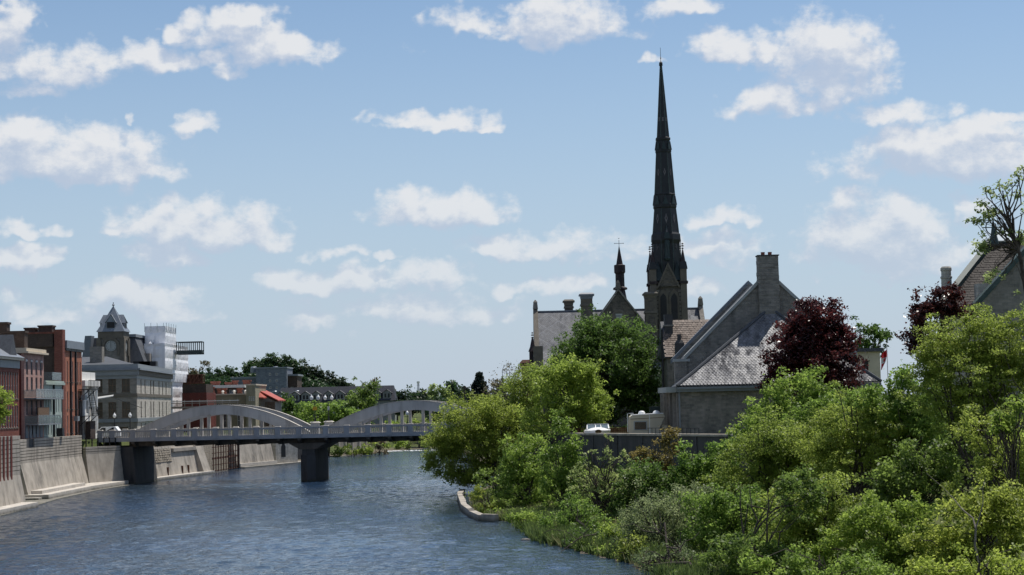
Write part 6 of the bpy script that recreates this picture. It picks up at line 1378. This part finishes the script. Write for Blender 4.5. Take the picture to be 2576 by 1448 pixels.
def tree(name, label, mat, lobes, D, cover=3.2, leaf=.13, spray=.42, per=26, base=None, tr=.2, bark='bark', stems=1, limbs=28, group=None, seed=1, shell=.5, up=.8, flat=.7, droop=0., cat='tree', twigs=0, zb=None, depth=1.0, fork=.35, path=None, hmin=.12):
    rng = np.random.default_rng(seed); k = D / FPX
    if D < 240: leaf *= .8; cover *= 1.3; spray *= 1.0
    area = sum(math.pi * l[2] * l[3] * k * k for l in lobes) * .72; n = int(cover * area / (1.16 * leaf * leaf * .95 * per)) + 6
    cen, L_ = spray_centres(rng, lobes, D, n, shell, depth)
    mean = cen.mean(0); bx = base if base is not None else (1288 + mean[0] * FPX / mean[1]); X = G(bx, D); z0 = float(hgt(X, D)) if zb is None else zb
    cen[:, 2] = np.maximum(cen[:, 2], z0 + .25)
    t = thing(name, label, cat, (X, D, z0), group)
    v, f, tint = leaves(rng, cen, np.full(n, spray) * rng.uniform(.7, 1.3, n), per, leaf, up, flat, droop)
    off = np.array([X, D, z0]); me = np_mesh('crown', v - off, f, mat, tint); o = bpy.data.objects.new('crown', me); COL.objects.link(o); o.parent = t; ROOT[o.name] = Vector((X, D, z0))
    mb = MB(); top = cen[:, 2].max(); lo = cen[:, 2].min()
    for s in range(stems):
        tx = Vector((mean[0] + rng.normal(0, .1 + .12 * stems) * (top - z0) * .3, mean[1] + rng.normal(0, .4), z0 + (top - z0) * .82)); bs = Vector((X + (rng.normal(0, .35) if stems > 1 else 0), D + (rng.normal(0, .35) if stems > 1 else 0), z0 - .3))
        if path:
            q = [bs] + [P(a, b, D) for a, b in path]; fl_ = np.linspace(0, len(q) - 1, 7); pts = [q[int(min(f_, len(q) - 1.001))].lerp(q[int(min(f_, len(q) - 1.001)) + 1], f_ - int(min(f_, len(q) - 1.001))) for f_ in fl_]
            for i in range(6): mb.tube(pts[i], pts[i + 1], tr * (1 - .14 * i), tr * (.86 - .14 * i), 6, cap=False)
        else: pts = limb(mb, rng, bs, tx, tr, tr * .25, 6, .025, 0.0)
        m = max(3, limbs // stems); pick = rng.choice(n, min(m, n), replace=False)
        for i in pick:
            c = Vector(cen[i]); h = min(max((c.z - z0) / max(top - z0, .1) * .8 - fork * .5, hmin), .9) * 6; j = min(int(h), 5); a = pts[j].lerp(pts[j + 1], h - j); r = tr * (.5 - .3 * h / 6)
            lp = limb(mb, rng, a, c, max(r, .03), .018, 4, .05, .08)
            for q in range(twigs):
                e = Vector(cen[rng.integers(n)]); s0 = lp[rng.integers(1, 4)]
                if (e - s0).length < (top - lo) * .45: limb(mb, rng, s0, e, max(r * .35, .02), .012, 3, .05, .05)
    mb.build('trunk', bark, t)
    return t
def spruce(label, x, ytop, ybase, D, w, seed):
    rng = np.random.default_rng(seed); p = P(x, ytop, D); X = p.x; z0 = float(hgt(X, D)); h = p.z - z0; t = thing('spruce_tree', label, 'tree', (X, D, z0)); cen = []
    for i in range(900):
        f = rng.random() ** .7; r = w * (1 - f) ** 1.0 * (.35 + .65 * rng.random()) * (1 + .25 * math.sin(f * 38)); a = rng.random() * 6.283; cen.append((X + r * math.cos(a), D + r * math.sin(a), z0 + h * (.1 + .9 * f) - r * .25))
    v, f, tint = leaves(rng, np.array(cen), np.full(len(cen), .5), 12, .24, .2, .35); off = np.array([X, D, z0]); me = np_mesh('crown', v - off, f, 'leaf_conifer', tint); o = bpy.data.objects.new('crown', me); COL.objects.link(o); o.parent = t
    m = MB(); m.tube((X, D, z0 - .3), (X, D, p.z), .28, .03, 7); m.build('trunk', 'bark', t)

BK = 'trees on the right bank'
T = tree
# behind the retaining wall
T('maple_tree', 'large round dark green maple in front of the church', 'leaf_maple', [(1520, 930, 125, 115), (1470, 880, 80, 62), (1565, 895, 78, 82), (1600, 985, 55, 75), (1435, 965, 50, 60), (1520, 850, 75, 42), (1545, 1015, 90, 55), (1420, 920, 35, 40)], 207, cover=5, leaf=.17, spray=.55, per=34, tr=.45, seed=11, shell=.6, group=BK, limbs=24)
T('sunlit_tree', 'yellow green tree in front of the large round maple', 'leaf_bright', [(1430, 1000, 80, 80), (1375, 950, 45, 45), (1480, 1035, 50, 55), (1420, 935, 55, 40), (1385, 1060, 70, 50), (1460, 950, 40, 40), (1500, 1000, 32, 40)], 190, cover=4.5, leaf=.17, spray=.55, per=32, tr=.32, seed=12, group=BK, zb=3.5)
T('olive_tree', 'olive green fine leaved tree left of the yellow green tree', 'leaf_yellow', [(1300, 1010, 55, 60), (1255, 1040, 50, 50), (1330, 970, 45, 50), (1290, 1080, 70, 55), (1340, 1060, 50, 60)], 200, cover=3.6, leaf=.14, spray=.55, per=30, tr=.25, seed=13, group=BK, zb=3)
T('overhanging_tree', 'tree leaning out over the water at the bridge end', 'leaf_yellow', [(1165, 1085, 75, 62), (1110, 1140, 42, 55), (1200, 1045, 70, 55), (1215, 1130, 80, 80), (1255, 1090, 70, 80), (1170, 1190, 55, 38), (1090, 1180, 22, 22), (1230, 1200, 60, 40), (1140, 1120, 50, 40)], 196, cover=4.2, leaf=.15, spray=.55, per=32, tr=.3, base=1255, seed=14, group=BK, zb=1, shell=.4, droop=.15)
T('bare_shrub', 'twiggy grey brown budding tree above the olive tree', 'leaf_brown', [(1290, 965, 45, 45), (1255, 985, 30, 40), (1330, 950, 28, 34)], 215, cover=.75, leaf=.15, spray=.5, per=12, tr=.16, bark='bark_pale', seed=15, limbs=60, twigs=3, group=BK, zb=5.6)
T('round_bush', 'small dark green tree between church and shake roofed house', 'leaf_dark', [(1662, 960, 26, 40), (1655, 1020, 28, 50)], 214, cover=4, leaf=.16, spray=.5, per=26, seed=16, group=BK)
T('green_tree', 'distant green treetops right of the crimson maple', 'leaf_maple', [(2160, 845, 36, 36), (2205, 850, 34, 34), (2185, 880, 45, 30)], 262, cover=4, leaf=.22, spray=.6, per=24, tr=.3, seed=17, group=BK)
# on the slope below the wall
T('young_tree', 'bright young tree rising against the dark retaining wall', 'leaf_bright', [(1420, 1110, 38, 48), (1400, 1170, 45, 50), (1440, 1210, 40, 45), (1410, 1240, 50, 50)], 152, cover=4.2, leaf=.15, spray=.42, per=30, tr=.12, seed=21, group=BK)
T('shrub_tree', 'leafy green tree at the waterside left of the young tree', 'leaf_bright', [(1330, 1160, 62, 60), (1290, 1210, 45, 55), (1350, 1230, 60, 60), (1300, 1130, 42, 40), (1370, 1280, 60, 40)], 160, cover=4, leaf=.15, spray=.45, per=30, tr=.16, stems=3, seed=22, group=BK)
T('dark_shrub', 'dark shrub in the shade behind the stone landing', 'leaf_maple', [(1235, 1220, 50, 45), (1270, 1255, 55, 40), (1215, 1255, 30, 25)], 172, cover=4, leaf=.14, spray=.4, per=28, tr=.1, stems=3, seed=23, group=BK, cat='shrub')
T('budding_tree', 'sparse budding tree with bare branches before the dark wall', 'leaf_pale', [(1515, 1180, 78, 75), (1465, 1205, 50, 50), (1570, 1190, 50, 55), (1510, 1125, 42, 36)], 136, cover=.8, leaf=.13, spray=.2, per=14, tr=.09, stems=5, base=1520, seed=24, limbs=70, twigs=2, bark='bark', group=BK)
T('green_shrub', 'dense mid green shrub right of the budding tree', 'leaf_maple', [(1620, 1215, 60, 55), (1590, 1260, 60, 60), (1650, 1260, 50, 60), (1565, 1300, 45, 45)], 134, cover=4.6, leaf=.14, spray=.4, per=30, tr=.1, stems=3, seed=25, group=BK, cat='shrub')
T('bronze_maple', 'bronze leaved sapling against the dark retaining wall', 'leaf_bronze', [(1690, 1105, 26, 38), (1668, 1140, 30, 40), (1628, 1150, 32, 30), (1655, 1180, 40, 30)], 148, cover=3.2, leaf=.15, spray=.4, per=24, tr=.09, seed=26, limbs=24, group=BK)
T('waterside_shrub', 'low green shrub on the bank below the leafy green tree', 'leaf_bright', [(1440, 1300, 55, 50), (1490, 1320, 45, 45), (1400, 1320, 40, 30)], 130, cover=3.6, leaf=.13, spray=.38, per=28, tr=.08, stems=4, seed=27, group=BK, cat='shrub', limbs=20)
T('willow_shrub', 'grey green willow shrub near the bottom bank', 'leaf_willow', [(1650, 1310, 95, 70), (1720, 1275, 70, 55), (1590, 1335, 48, 42), (1690, 1360, 80, 50)], 112, cover=4, leaf=.085, spray=.34, per=46, tr=.1, stems=5, seed=28, group=BK, cat='shrub', flat=.9, limbs=40)
T('bright_shrub', 'bright green bush below the stone house wall', 'leaf_bright', [(1745, 1165, 50, 40), (1790, 1180, 60, 50), (1720, 1210, 50, 45), (1830, 1140, 40, 36), (1770, 1230, 70, 50)], 134, cover=4, leaf=.15, spray=.42, per=30, tr=.1, stems=3, seed=29, group=BK)
T('locust_tree', 'yellow green fine leaved tree below the stone house', 'leaf_yellow', [(1900, 1180, 95, 65), (1960, 1110, 95, 65), (2040, 1130, 70, 70), (1850, 1225, 90, 55), (1980, 1190, 90, 60)], 122, cover=4.4, leaf=.105, spray=.45, per=44, tr=.16, stems=2, seed=30, group=BK, flat=.45, shell=.45)
T('bright_tree', 'bright maple tree covering the right end of the house wall', 'leaf_bright', [(2010, 990, 70, 55), (1935, 1045, 75, 55), (1900, 1085, 55, 45), (2060, 1040, 70, 60), (2050, 970, 35, 36), (1960, 1090, 80, 50)], 143, cover=4.4, leaf=.17, spray=.48, per=32, tr=.18, seed=31, group=BK)
T('crimson_maple', 'dark crimson maple in front of the slate roof', 'leaf_crimson', [(2045, 880, 88, 80), (2062, 815, 58, 52), (2110, 930, 58, 55), (1985, 925, 58, 55), (2075, 975, 80, 50), (2020, 840, 50, 50), (2110, 860, 42, 45), (1955, 960, 35, 34)], 160, cover=8, leaf=.17, spray=.48, per=32, tr=.3, seed=32, group=BK, shell=.55, limbs=24)
T('crimson_maple', 'smaller crimson maple beside the right hand church', 'leaf_crimson', [(2330, 810, 52, 55), (2385, 762, 50, 36), (2295, 850, 28, 24), (2345, 860, 65, 45), (2310, 750, 24, 28), (2430, 775, 40, 30)], 130, cover=5.5, leaf=.17, spray=.42, per=26, tr=.2, seed=33, group=BK, shell=.3)
T('locust_tree', 'broad yellow green tree in the middle of the slope', 'leaf_yellow', [(2150, 1060, 105, 55), (2070, 1110, 90, 55), (2230, 1090, 90, 60), (2150, 1150, 120, 60), (2260, 1150, 70, 60)], 117, cover=4.4, leaf=.105, spray=.45, per=44, tr=.15, stems=2, seed=34, group=BK, flat=.45)
T('bright_tree', 'bright green young tree left of the tall locust', 'leaf_bright', [(2280, 980, 42, 42), (2300, 1020, 65, 60), (2230, 1020, 50, 55), (2290, 1085, 80, 55), (2190, 1000, 50, 30), (2340, 1060, 60, 60)], 116, cover=4, leaf=.14, spray=.4, per=34, tr=.12, stems=2, seed=35, group=BK, limbs=24)
T('locust_tree', 'tall yellow green locust at the right edge', 'leaf_yellow', [(2430, 850, 105, 65), (2365, 905, 66, 52), (2510, 880, 80, 85), (2440, 940, 130, 75), (2540, 970, 80, 80), (2350, 985, 90, 60), (2460, 1040, 110, 60), (2560, 830, 50, 60)], 104, cover=3.8, leaf=.095, spray=.42, per=46, tr=.16, stems=4, seed=36, group=BK, flat=.4, shell=.4, limbs=44, base=2460)
T('sparse_tree', 'tall sparse tree with new leaves at the top right corner', 'leaf_pale', [(2500, 500, 34, 46), (2535, 460, 34, 22), (2575, 500, 24, 40), (2470, 570, 28, 30), (2510, 600, 40, 22), (2570, 600, 40, 30), (2465, 615, 20, 16), (2550, 690, 40, 30), (2500, 705, 30, 16), (2575, 760, 30, 30)], 97, cover=1.25, leaf=.12, spray=.26, per=20, tr=.17, base=2600, seed=37, limbs=34, twigs=1, group=BK, shell=.2, path=[(2592, 800), (2565, 640), (2530, 530), (2522, 480)], hmin=.52)
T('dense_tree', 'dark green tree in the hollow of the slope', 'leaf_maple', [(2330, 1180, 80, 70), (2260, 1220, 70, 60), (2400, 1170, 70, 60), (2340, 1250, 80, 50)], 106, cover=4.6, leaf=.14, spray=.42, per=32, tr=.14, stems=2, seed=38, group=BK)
T('shrub_tree', 'tangled thin stemmed tree at the right edge', 'leaf_yellow', [(2480, 1120, 90, 70), (2540, 1180, 70, 80), (2450, 1220, 80, 60), (2560, 1080, 50, 60)], 98, cover=2.6, leaf=.11, spray=.36, per=32, tr=.09, stems=6, seed=39, group=BK, limbs=50)
T('lime_tree', 'lime green leafy sapling at the right edge', 'leaf_lime', [(2555, 1040, 35, 50), (2520, 1075, 32, 35)], 92, cover=3, leaf=.14, spray=.34, per=26, tr=.07, seed=40, group=BK)
T('green_shrub', 'mid green shrub above the willow shrub', 'leaf_bright', [(1830, 1280, 85, 60), (1770, 1310, 60, 55), (1900, 1290, 70, 60), (1840, 1340, 90, 55)], 108, cover=4.4, leaf=.13, spray=.4, per=34, tr=.1, stems=3, seed=41, group=BK)
T('yellow_shrub', 'yellow green shrub low in the middle of the slope', 'leaf_yellow', [(1960, 1290, 85, 65), (2050, 1260, 90, 65), (1990, 1350, 100, 60), (2080, 1330, 80, 60)], 101, cover=4.4, leaf=.11, spray=.4, per=42, tr=.1, stems=3, seed=42, group=BK, flat=.55)
T('dark_shrub', 'dark leafy shrub at the bottom middle of the slope', 'leaf_maple', [(1890, 1390, 80, 60), (1950, 1420, 80, 50), (1800, 1420, 80, 50), (2010, 1250, 50, 60)], 94, cover=4.4, leaf=.125, spray=.38, per=34, tr=.09, stems=3, seed=43, group=BK, cat='shrub')
T('fallen_willow', 'dead tangled willow lying at the water edge, bottom', 'leaf_willow', [(1660, 1420, 80, 30), (1720, 1400, 60, 40), (1760, 1440, 70, 40)], 100, cover=.9, leaf=.09, spray=.3, per=26, tr=.13, stems=5, seed=44, group=BK, cat='shrub', limbs=60, twigs=2)
T('bright_shrub', 'large bright yellow green bush in the bottom right', 'leaf_lime', [(2230, 1340, 110, 70), (2130, 1390, 100, 60), (2330, 1320, 90, 60), (2280, 1410, 130, 60), (2180, 1290, 70, 50)], 92, cover=4.6, leaf=.12, spray=.38, per=40, tr=.1, stems=4, seed=45, group=BK, flat=.6)
T('bright_shrub', 'bright bush right of the largest bottom bush', 'leaf_yellow', [(2420, 1310, 85, 65), (2480, 1380, 90, 70), (2380, 1390, 80, 55), (2540, 1310, 70, 80), (2550, 1255, 60, 45), (2470, 1270, 60, 40)], 88, cover=4.2, leaf=.12, spray=.38, per=38, tr=.09, stems=4, seed=46, group=BK)
T('low_shrub', 'leafy bush along the bottom edge of the picture', 'leaf_bright', [(2050, 1430, 90, 45), (2180, 1450, 100, 40), (1970, 1450, 80, 40)], 86, cover=4.2, leaf=.12, spray=.38, per=36, tr=.08, stems=4, seed=47, group=BK)
T('low_shrub', 'leafy bush in the bottom right corner', 'leaf_lime', [(2400, 1450, 110, 50), (2530, 1440, 80, 60)], 82, cover=4.2, leaf=.12, spray=.38, per=36, tr=.08, stems=4, seed=48, group=BK)
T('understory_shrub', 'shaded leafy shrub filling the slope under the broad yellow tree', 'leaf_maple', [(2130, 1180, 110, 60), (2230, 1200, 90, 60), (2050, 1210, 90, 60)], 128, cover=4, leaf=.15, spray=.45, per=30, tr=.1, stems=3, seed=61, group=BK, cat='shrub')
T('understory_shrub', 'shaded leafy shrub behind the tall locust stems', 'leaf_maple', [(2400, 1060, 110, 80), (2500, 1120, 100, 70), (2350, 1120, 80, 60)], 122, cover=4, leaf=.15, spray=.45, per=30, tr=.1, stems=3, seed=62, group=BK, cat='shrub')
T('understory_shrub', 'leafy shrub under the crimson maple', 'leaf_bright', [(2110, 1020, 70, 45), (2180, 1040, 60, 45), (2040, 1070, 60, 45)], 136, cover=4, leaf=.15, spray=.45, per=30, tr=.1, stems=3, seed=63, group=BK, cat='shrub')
T('bank_shrub', 'small leafy shrub standing in the bank grass', 'leaf_bright', [(1545, 1350, 34, 32), (1520, 1370, 28, 20)], 117, cover=3.6, leaf=.12, spray=.34, per=28, tr=.06, stems=4, seed=64, group=BK, cat='shrub')
T('bank_shrub', 'low yellow green shrub at the water edge near the willow', 'leaf_yellow', [(1575, 1390, 36, 22), (1600, 1380, 30, 26)], 109, cover=3.6, leaf=.1, spray=.32, per=30, tr=.06, stems=4, seed=65, group=BK, cat='shrub')
T('bank_shrub', 'olive shrub growing over the stone landing', 'leaf_yellow', [(1222, 1268, 26, 22), (1250, 1280, 26, 16), (1200, 1245, 18, 18)], 158, cover=3.6, leaf=.12, spray=.34, per=28, tr=.06, stems=4, seed=66, group=BK, cat='shrub')
T('bank_shrub', 'leafy green shrub leaning over the grass below the dark shrub', 'leaf_bright', [(1330, 1310, 40, 26), (1365, 1325, 34, 24), (1300, 1300, 26, 20)], 137, cover=3.4, leaf=.12, spray=.36, per=28, tr=.06, stems=4, seed=67, group=BK, cat='shrub')
T('bank_shrub', 'round green shrub below the sparse budding tree', 'leaf_maple', [(1480, 1350, 36, 26), (1450, 1358, 28, 18)], 120, cover=3.4, leaf=.12, spray=.34, per=28, tr=.06, stems=4, seed=68, group=BK, cat='shrub')
# dead leaning pole in the bottom right
m = MB(); rg = np.random.default_rng(3); a = P(2470, 1440, 84); b = P(2455, 1330, 85); c = P(2390, 1245, 87); tb = thing('dead_sapling', 'thin bare leaning sapling in the bottom right', 'tree', (a.x, 84, float(hgt(a.x, 84))))
limb(m, rg, (a.x, 84, float(hgt(a.x, 84)) - .2), b, .07, .05, 4, .02, 0); limb(m, rg, b, c, .05, .015, 4, .02, .05); limb(m, rg, b, P(2480, 1200, 85), .04, .012, 4, .03, 0); limb(m, rg, c, P(2330, 1190, 88), .015, .008, 3, .03, 0); m.build('trunk', 'bark_pale', tb)
# left edge
T('small_tree', 'light green tree on the quay at the left edge', 'leaf_lime', [(-8, 1010, 34, 38), (-15, 1060, 30, 42), (10, 1030, 18, 22)], 176, cover=3.4, leaf=.13, spray=.4, per=28, tr=.1, seed=51, zb=6.6)
# beyond the bridge
FB_ = 'trees beyond the bridge'
for i, (lab, mat, lobes, D) in enumerate([
    ('green tree beside the red roofed building', 'leaf_maple', [(714, 1032, 26, 40), (728, 1060, 32, 38)], 345),
    ('bright bush left of the bridge lamps', 'leaf_bright', [(768, 1046, 36, 38), (748, 1065, 30, 36)], 350),
    ('bright round bush right of the bridge lamps', 'leaf_bright', [(835, 1040, 46, 38), (866, 1058, 36, 34), (805, 1055, 40, 40)], 355),
    ('green tree in front of the long dormered roof', 'leaf_maple', [(912, 1005, 32, 40), (905, 1040, 36, 36), (925, 985, 22, 24)], 400),
    ('low bushes seen under the right arch, left one', 'leaf_bright', [(985, 1078, 26, 18), (1010, 1085, 26, 14)], 410),
    ('low bush seen under the right arch, middle one', 'leaf_yellow', [(1050, 1080, 28, 20), (1080, 1085, 24, 16)], 405),
    ('dark tree seen under the right arch', 'leaf_dark', [(1120, 1050, 34, 40), (1090, 1040, 24, 34), (1150, 1060, 30, 36)], 415)]):
    T('far_tree', lab, mat, lobes, D, cover=7.5, leaf=.28, spray=.75, per=22, tr=.25, seed=60 + i, group=FB_, limbs=8)
for i, (lab, mat, lobes, D) in enumerate([
    ('green willow scrub on the far bank behind the pier', 'leaf_yellow', [(880, 1135, 45, 14), (850, 1140, 32, 13), (915, 1130, 35, 15)], 352),
    ('brown twiggy scrub at the end of the far bank', 'leaf_brown', [(945, 1128, 26, 18), (960, 1135, 20, 12)], 362),
    ('green scrub left of the bridge pier', 'leaf_bright', [(698, 1150, 24, 12), (715, 1145, 18, 12), (690, 1140, 16, 12)], 322),
    ('green bank scrub beyond the white water', 'leaf_bright', [(1005, 1118, 38, 12), (1050, 1118, 40, 12), (1085, 1112, 30, 14)], 396)]):
    T('river_scrub', lab, mat, lobes, D, cover=3.2, leaf=.26, spray=.6, per=20, tr=.1, stems=4, seed=70 + i, group='scrub on the far river bank', cat='shrub', limbs=10)
spruce('dark pointed spruce on the skyline right of the bridge', 1205, 940, 1010, 345, 7.5, 5)
FT = 'trees on the far skyline'
fl = [(1000, 1000, 26, 18), (1035, 998, 24, 20), (1070, 1000, 24, 18), (1100, 992, 22, 26), (1130, 1000, 26, 18), (1148, 985, 24, 26), (1180, 998, 22, 22), (1235, 1000, 24, 24), (1255, 985, 16, 26)]
fm = ['leaf_far', 'leaf_dark', 'leaf_far', 'leaf_pale', 'leaf_far', 'leaf_dark', 'leaf_far', 'leaf_far', 'leaf_brown']
fn = ['far dark tree just right of the dormered roof', 'far dark bushy tree left of the radio mast', 'far low tree under the radio mast', 'far pale leaved tree on the skyline', 'far tree between the pale tree and the utility pole', 'far dark round tree left of the utility pole', 'far tree right behind the utility pole', 'far tree right of the spruce', 'far twiggy tree at the edge of the overhanging tree']
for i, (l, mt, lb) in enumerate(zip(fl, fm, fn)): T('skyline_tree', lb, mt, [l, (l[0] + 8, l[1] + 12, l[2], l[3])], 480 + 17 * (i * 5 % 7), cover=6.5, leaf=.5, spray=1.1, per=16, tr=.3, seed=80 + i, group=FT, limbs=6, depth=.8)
# wooded hill: crest trees one by one, the wood below as one mass
HT = 'trees on the wooded hill'
hl = [((500, 930, 34, 20), 'leaf_brown', 'pale twiggy tree on the hill right of the scaffold'), ((480, 955, 30, 22), 'leaf_dark', 'dark tree just right of the white scaffold'), ((572, 945, 28, 22), 'leaf_dark', 'dark round tree on the low saddle of the hill'), ((535, 955, 24, 16), 'leaf_dark', 'low dark tree between the twiggy and round hill trees'),
      ((640, 930, 30, 26), 'leaf_dark', 'dark tree at the left shoulder of the hill'), ((690, 918, 42, 26), 'leaf_dark', 'broad dark tree at the top of the hill'), ((735, 930, 32, 26), 'leaf_dark', 'dark open crowned tree right of the hilltop'), ((775, 945, 30, 24), 'leaf_far', 'dark tree on the right shoulder of the hill'),
      ((815, 958, 28, 22), 'leaf_far', 'green tree lower on the right hill slope'), ((850, 968, 26, 20), 'leaf_far', 'small green tree near the foot of the hill'), ((875, 976, 18, 16), 'leaf_far', 'last small tree at the right foot of the hill'), ((930, 968, 20, 12), 'leaf_brown', 'bare topped tree behind the tree at the dormers')]
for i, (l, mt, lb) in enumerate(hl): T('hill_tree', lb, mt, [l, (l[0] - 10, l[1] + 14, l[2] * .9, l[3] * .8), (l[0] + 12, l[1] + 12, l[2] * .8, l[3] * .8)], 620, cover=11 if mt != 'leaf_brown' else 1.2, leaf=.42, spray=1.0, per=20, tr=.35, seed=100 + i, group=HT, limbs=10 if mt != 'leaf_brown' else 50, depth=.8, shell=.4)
rg = np.random.default_rng(77); lob = []
for i in range(60):
    x = 450 + 440 * rg.random(); tp = np.interp(x, [450, 500, 540, 572, 605, 640, 690, 735, 790, 850, 890], [955, 945, 965, 955, 965, 945, 925, 940, 960, 985, 995]); lob.append((x, tp + 12 + rg.random() * 50, 26, 18, rg.uniform(-20, 15)))
for i in range(26):
    x = 450 + 200 * rg.random(); lob.append((x, np.interp(x, [450, 500, 540, 572, 605, 650], [952, 944, 958, 950, 962, 950]) + rg.random() * 22, 20, 12, rg.uniform(-30, -10)))
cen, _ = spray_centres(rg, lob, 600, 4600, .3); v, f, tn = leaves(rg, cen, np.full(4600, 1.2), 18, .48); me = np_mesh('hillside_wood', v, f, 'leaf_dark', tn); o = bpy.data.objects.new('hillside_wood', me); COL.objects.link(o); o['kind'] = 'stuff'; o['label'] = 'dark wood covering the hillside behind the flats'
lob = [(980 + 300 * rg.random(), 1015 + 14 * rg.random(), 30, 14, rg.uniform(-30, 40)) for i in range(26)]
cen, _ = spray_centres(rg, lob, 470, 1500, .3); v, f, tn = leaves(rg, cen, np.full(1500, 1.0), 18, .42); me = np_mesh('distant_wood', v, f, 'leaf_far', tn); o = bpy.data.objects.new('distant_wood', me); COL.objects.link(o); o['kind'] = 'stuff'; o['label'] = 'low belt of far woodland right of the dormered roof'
# ------------------------------------------------------------------ bank: grass, reeds, boulders, driftwood
def blades(name, label, n, ymin, ymax, t0, t1, h0, h1, mat, seed, cl=0):
    rng = np.random.default_rng(seed)
    if cl:
        k = max(1, n // cl); Yc = rng.uniform(ymin, ymax, k); tc = rng.uniform(t0, t1, k); Y = np.repeat(Yc, cl) + rng.normal(0, .22, k * cl); t = np.repeat(tc, cl) + rng.normal(0, .22, k * cl); n = k * cl
    else: Y = rng.uniform(ymin, ymax, n); t = t0 + (t1 - t0) * rng.random(n) ** 1.2
    X = np.interp(Y, YR, XR) + t; Z = hgt(X, Y); h = rng.uniform(h0, h1, n); a = rng.uniform(0, 6.283, n); w = .05 + .04 * rng.random(n)
    b = np.stack([X, Y, Z - .05], 1); side = np.stack([np.cos(a), np.sin(a), np.zeros(n)], 1) * w[:, None]; lean = rng.normal(0, .35, (n, 3)) * h[:, None]; lean[:, 2] = h
    v = np.stack([b - side, b + side, b + lean * .6 + side * .6, b + lean * 1.0], 1).reshape(-1, 3); f = np.arange(n * 4).reshape(-1, 4)
    me = np_mesh(name, v, f, mat, np.clip(rng.normal(.5, .25, n), 0, 1)); o = bpy.data.objects.new(name, me); COL.objects.link(o); o['kind'] = 'stuff'; o['label'] = label
blades('grass', 'long grass on the right river bank', 60000, 88, 178, .4, 11, .2, .55, 'grass_blade', 1)
blades('tall_grass', 'tufts of tall grass along the water edge', 9000, 92, 150, .3, 3.5, .5, 1.15, 'grass_blade', 2, 60)
def herbs(n, seed):
    rng = np.random.default_rng(seed); Y = rng.uniform(88, 185, n); t = .6 + 13 * rng.random(n) ** 1.3; X = np.interp(Y, YR, XR) + t; c = np.stack([X, Y, hgt(X, Y) + rng.uniform(.1, .5, n)], 1)
    v, f, tn = leaves(rng, c, rng.uniform(.25, .6, n), 22, .1, .8, .6); me = np_mesh('ground_cover', v, f, 'leaf_bright', tn); o = bpy.data.objects.new('ground_cover', me); COL.objects.link(o); o['kind'] = 'stuff'; o['label'] = 'leafy weeds covering the right river bank'
herbs(1500, 9)
blades('dry_grass', 'pale dry stalks among the bank grass', 7000, 90, 175, .3, 7, .3, .9, 'reed', 3, 12)
def boulder(label, x, y, r, seed):
    rng = random.Random(seed); D = 9.7 * 4500 / (y + .0227 * (x - 1288) - 1015); X = G(x, D, y); bm = MB(); vs = []; n, mm = 9, 5
    for j in range(mm + 1):
        for i in range(n): a = 2 * math.pi * i / n; p = math.pi * j / mm; k = r * rng.uniform(.75, 1.15); vs.append((X + k * math.sin(p) * math.cos(a) * 1.3, D + k * math.sin(p) * math.sin(a), k * .45 * math.cos(p)))
    bm.add(vs, [(j * n + i, j * n + (i + 1) % n, (j + 1) * n + (i + 1) % n, (j + 1) * n + i) for j in range(mm) for i in range(n)])
    build1(bm, 'boulder', 'rock', label, 'boulder', (X, D, 0), 'boulders at the right waterline', True)
for i, (x, y, r, lab) in enumerate([(1250, 1297, .55, 'dark flat boulder at the end of the stone landing'), (1259, 1301, .3, 'smaller of two boulders by the landing end'), (1321, 1356, .3, 'small boulder at the foot of the grassy point')]): boulder(lab, x, y, r, i)
def driftwood(label, pts, r, seed):
    rng = np.random.default_rng(seed); P_ = [P(x, y, D) for x, y, D in pts]
    t = thing('driftwood', label, 'branch', P_[0], 'dead branches at the water edge'); m = MB(); l = limb(m, rng, P_[0], P_[-1], r, r * .3, 6, .04, .05)
    for k in range(6): a = l[rng.integers(1, 6)]; limb(m, rng, a, a + Vector((rng.normal(0, 1.2), rng.normal(0, .6), rng.uniform(.1, 1.4))), r * .4, .012, 3, .06, .05)
    m.build('branch', 'bark', t)
driftwood('dark dead branch slanting down the grassy bank', [(1500, 1345, 118), (1412, 1388, 116)], .07, 1)
driftwood('pale bleached branches on the grassy bank', [(1455, 1310, 124), (1490, 1355, 120)], .05, 2)
driftwood('heavy dead limb at the bottom waterline', [(1740, 1425, 97), (1590, 1425, 101)], .1, 3)
driftwood('dark bare branches rising in front of the willow shrub', [(1735, 1440, 99), (1640, 1310, 106)], .09, 4)
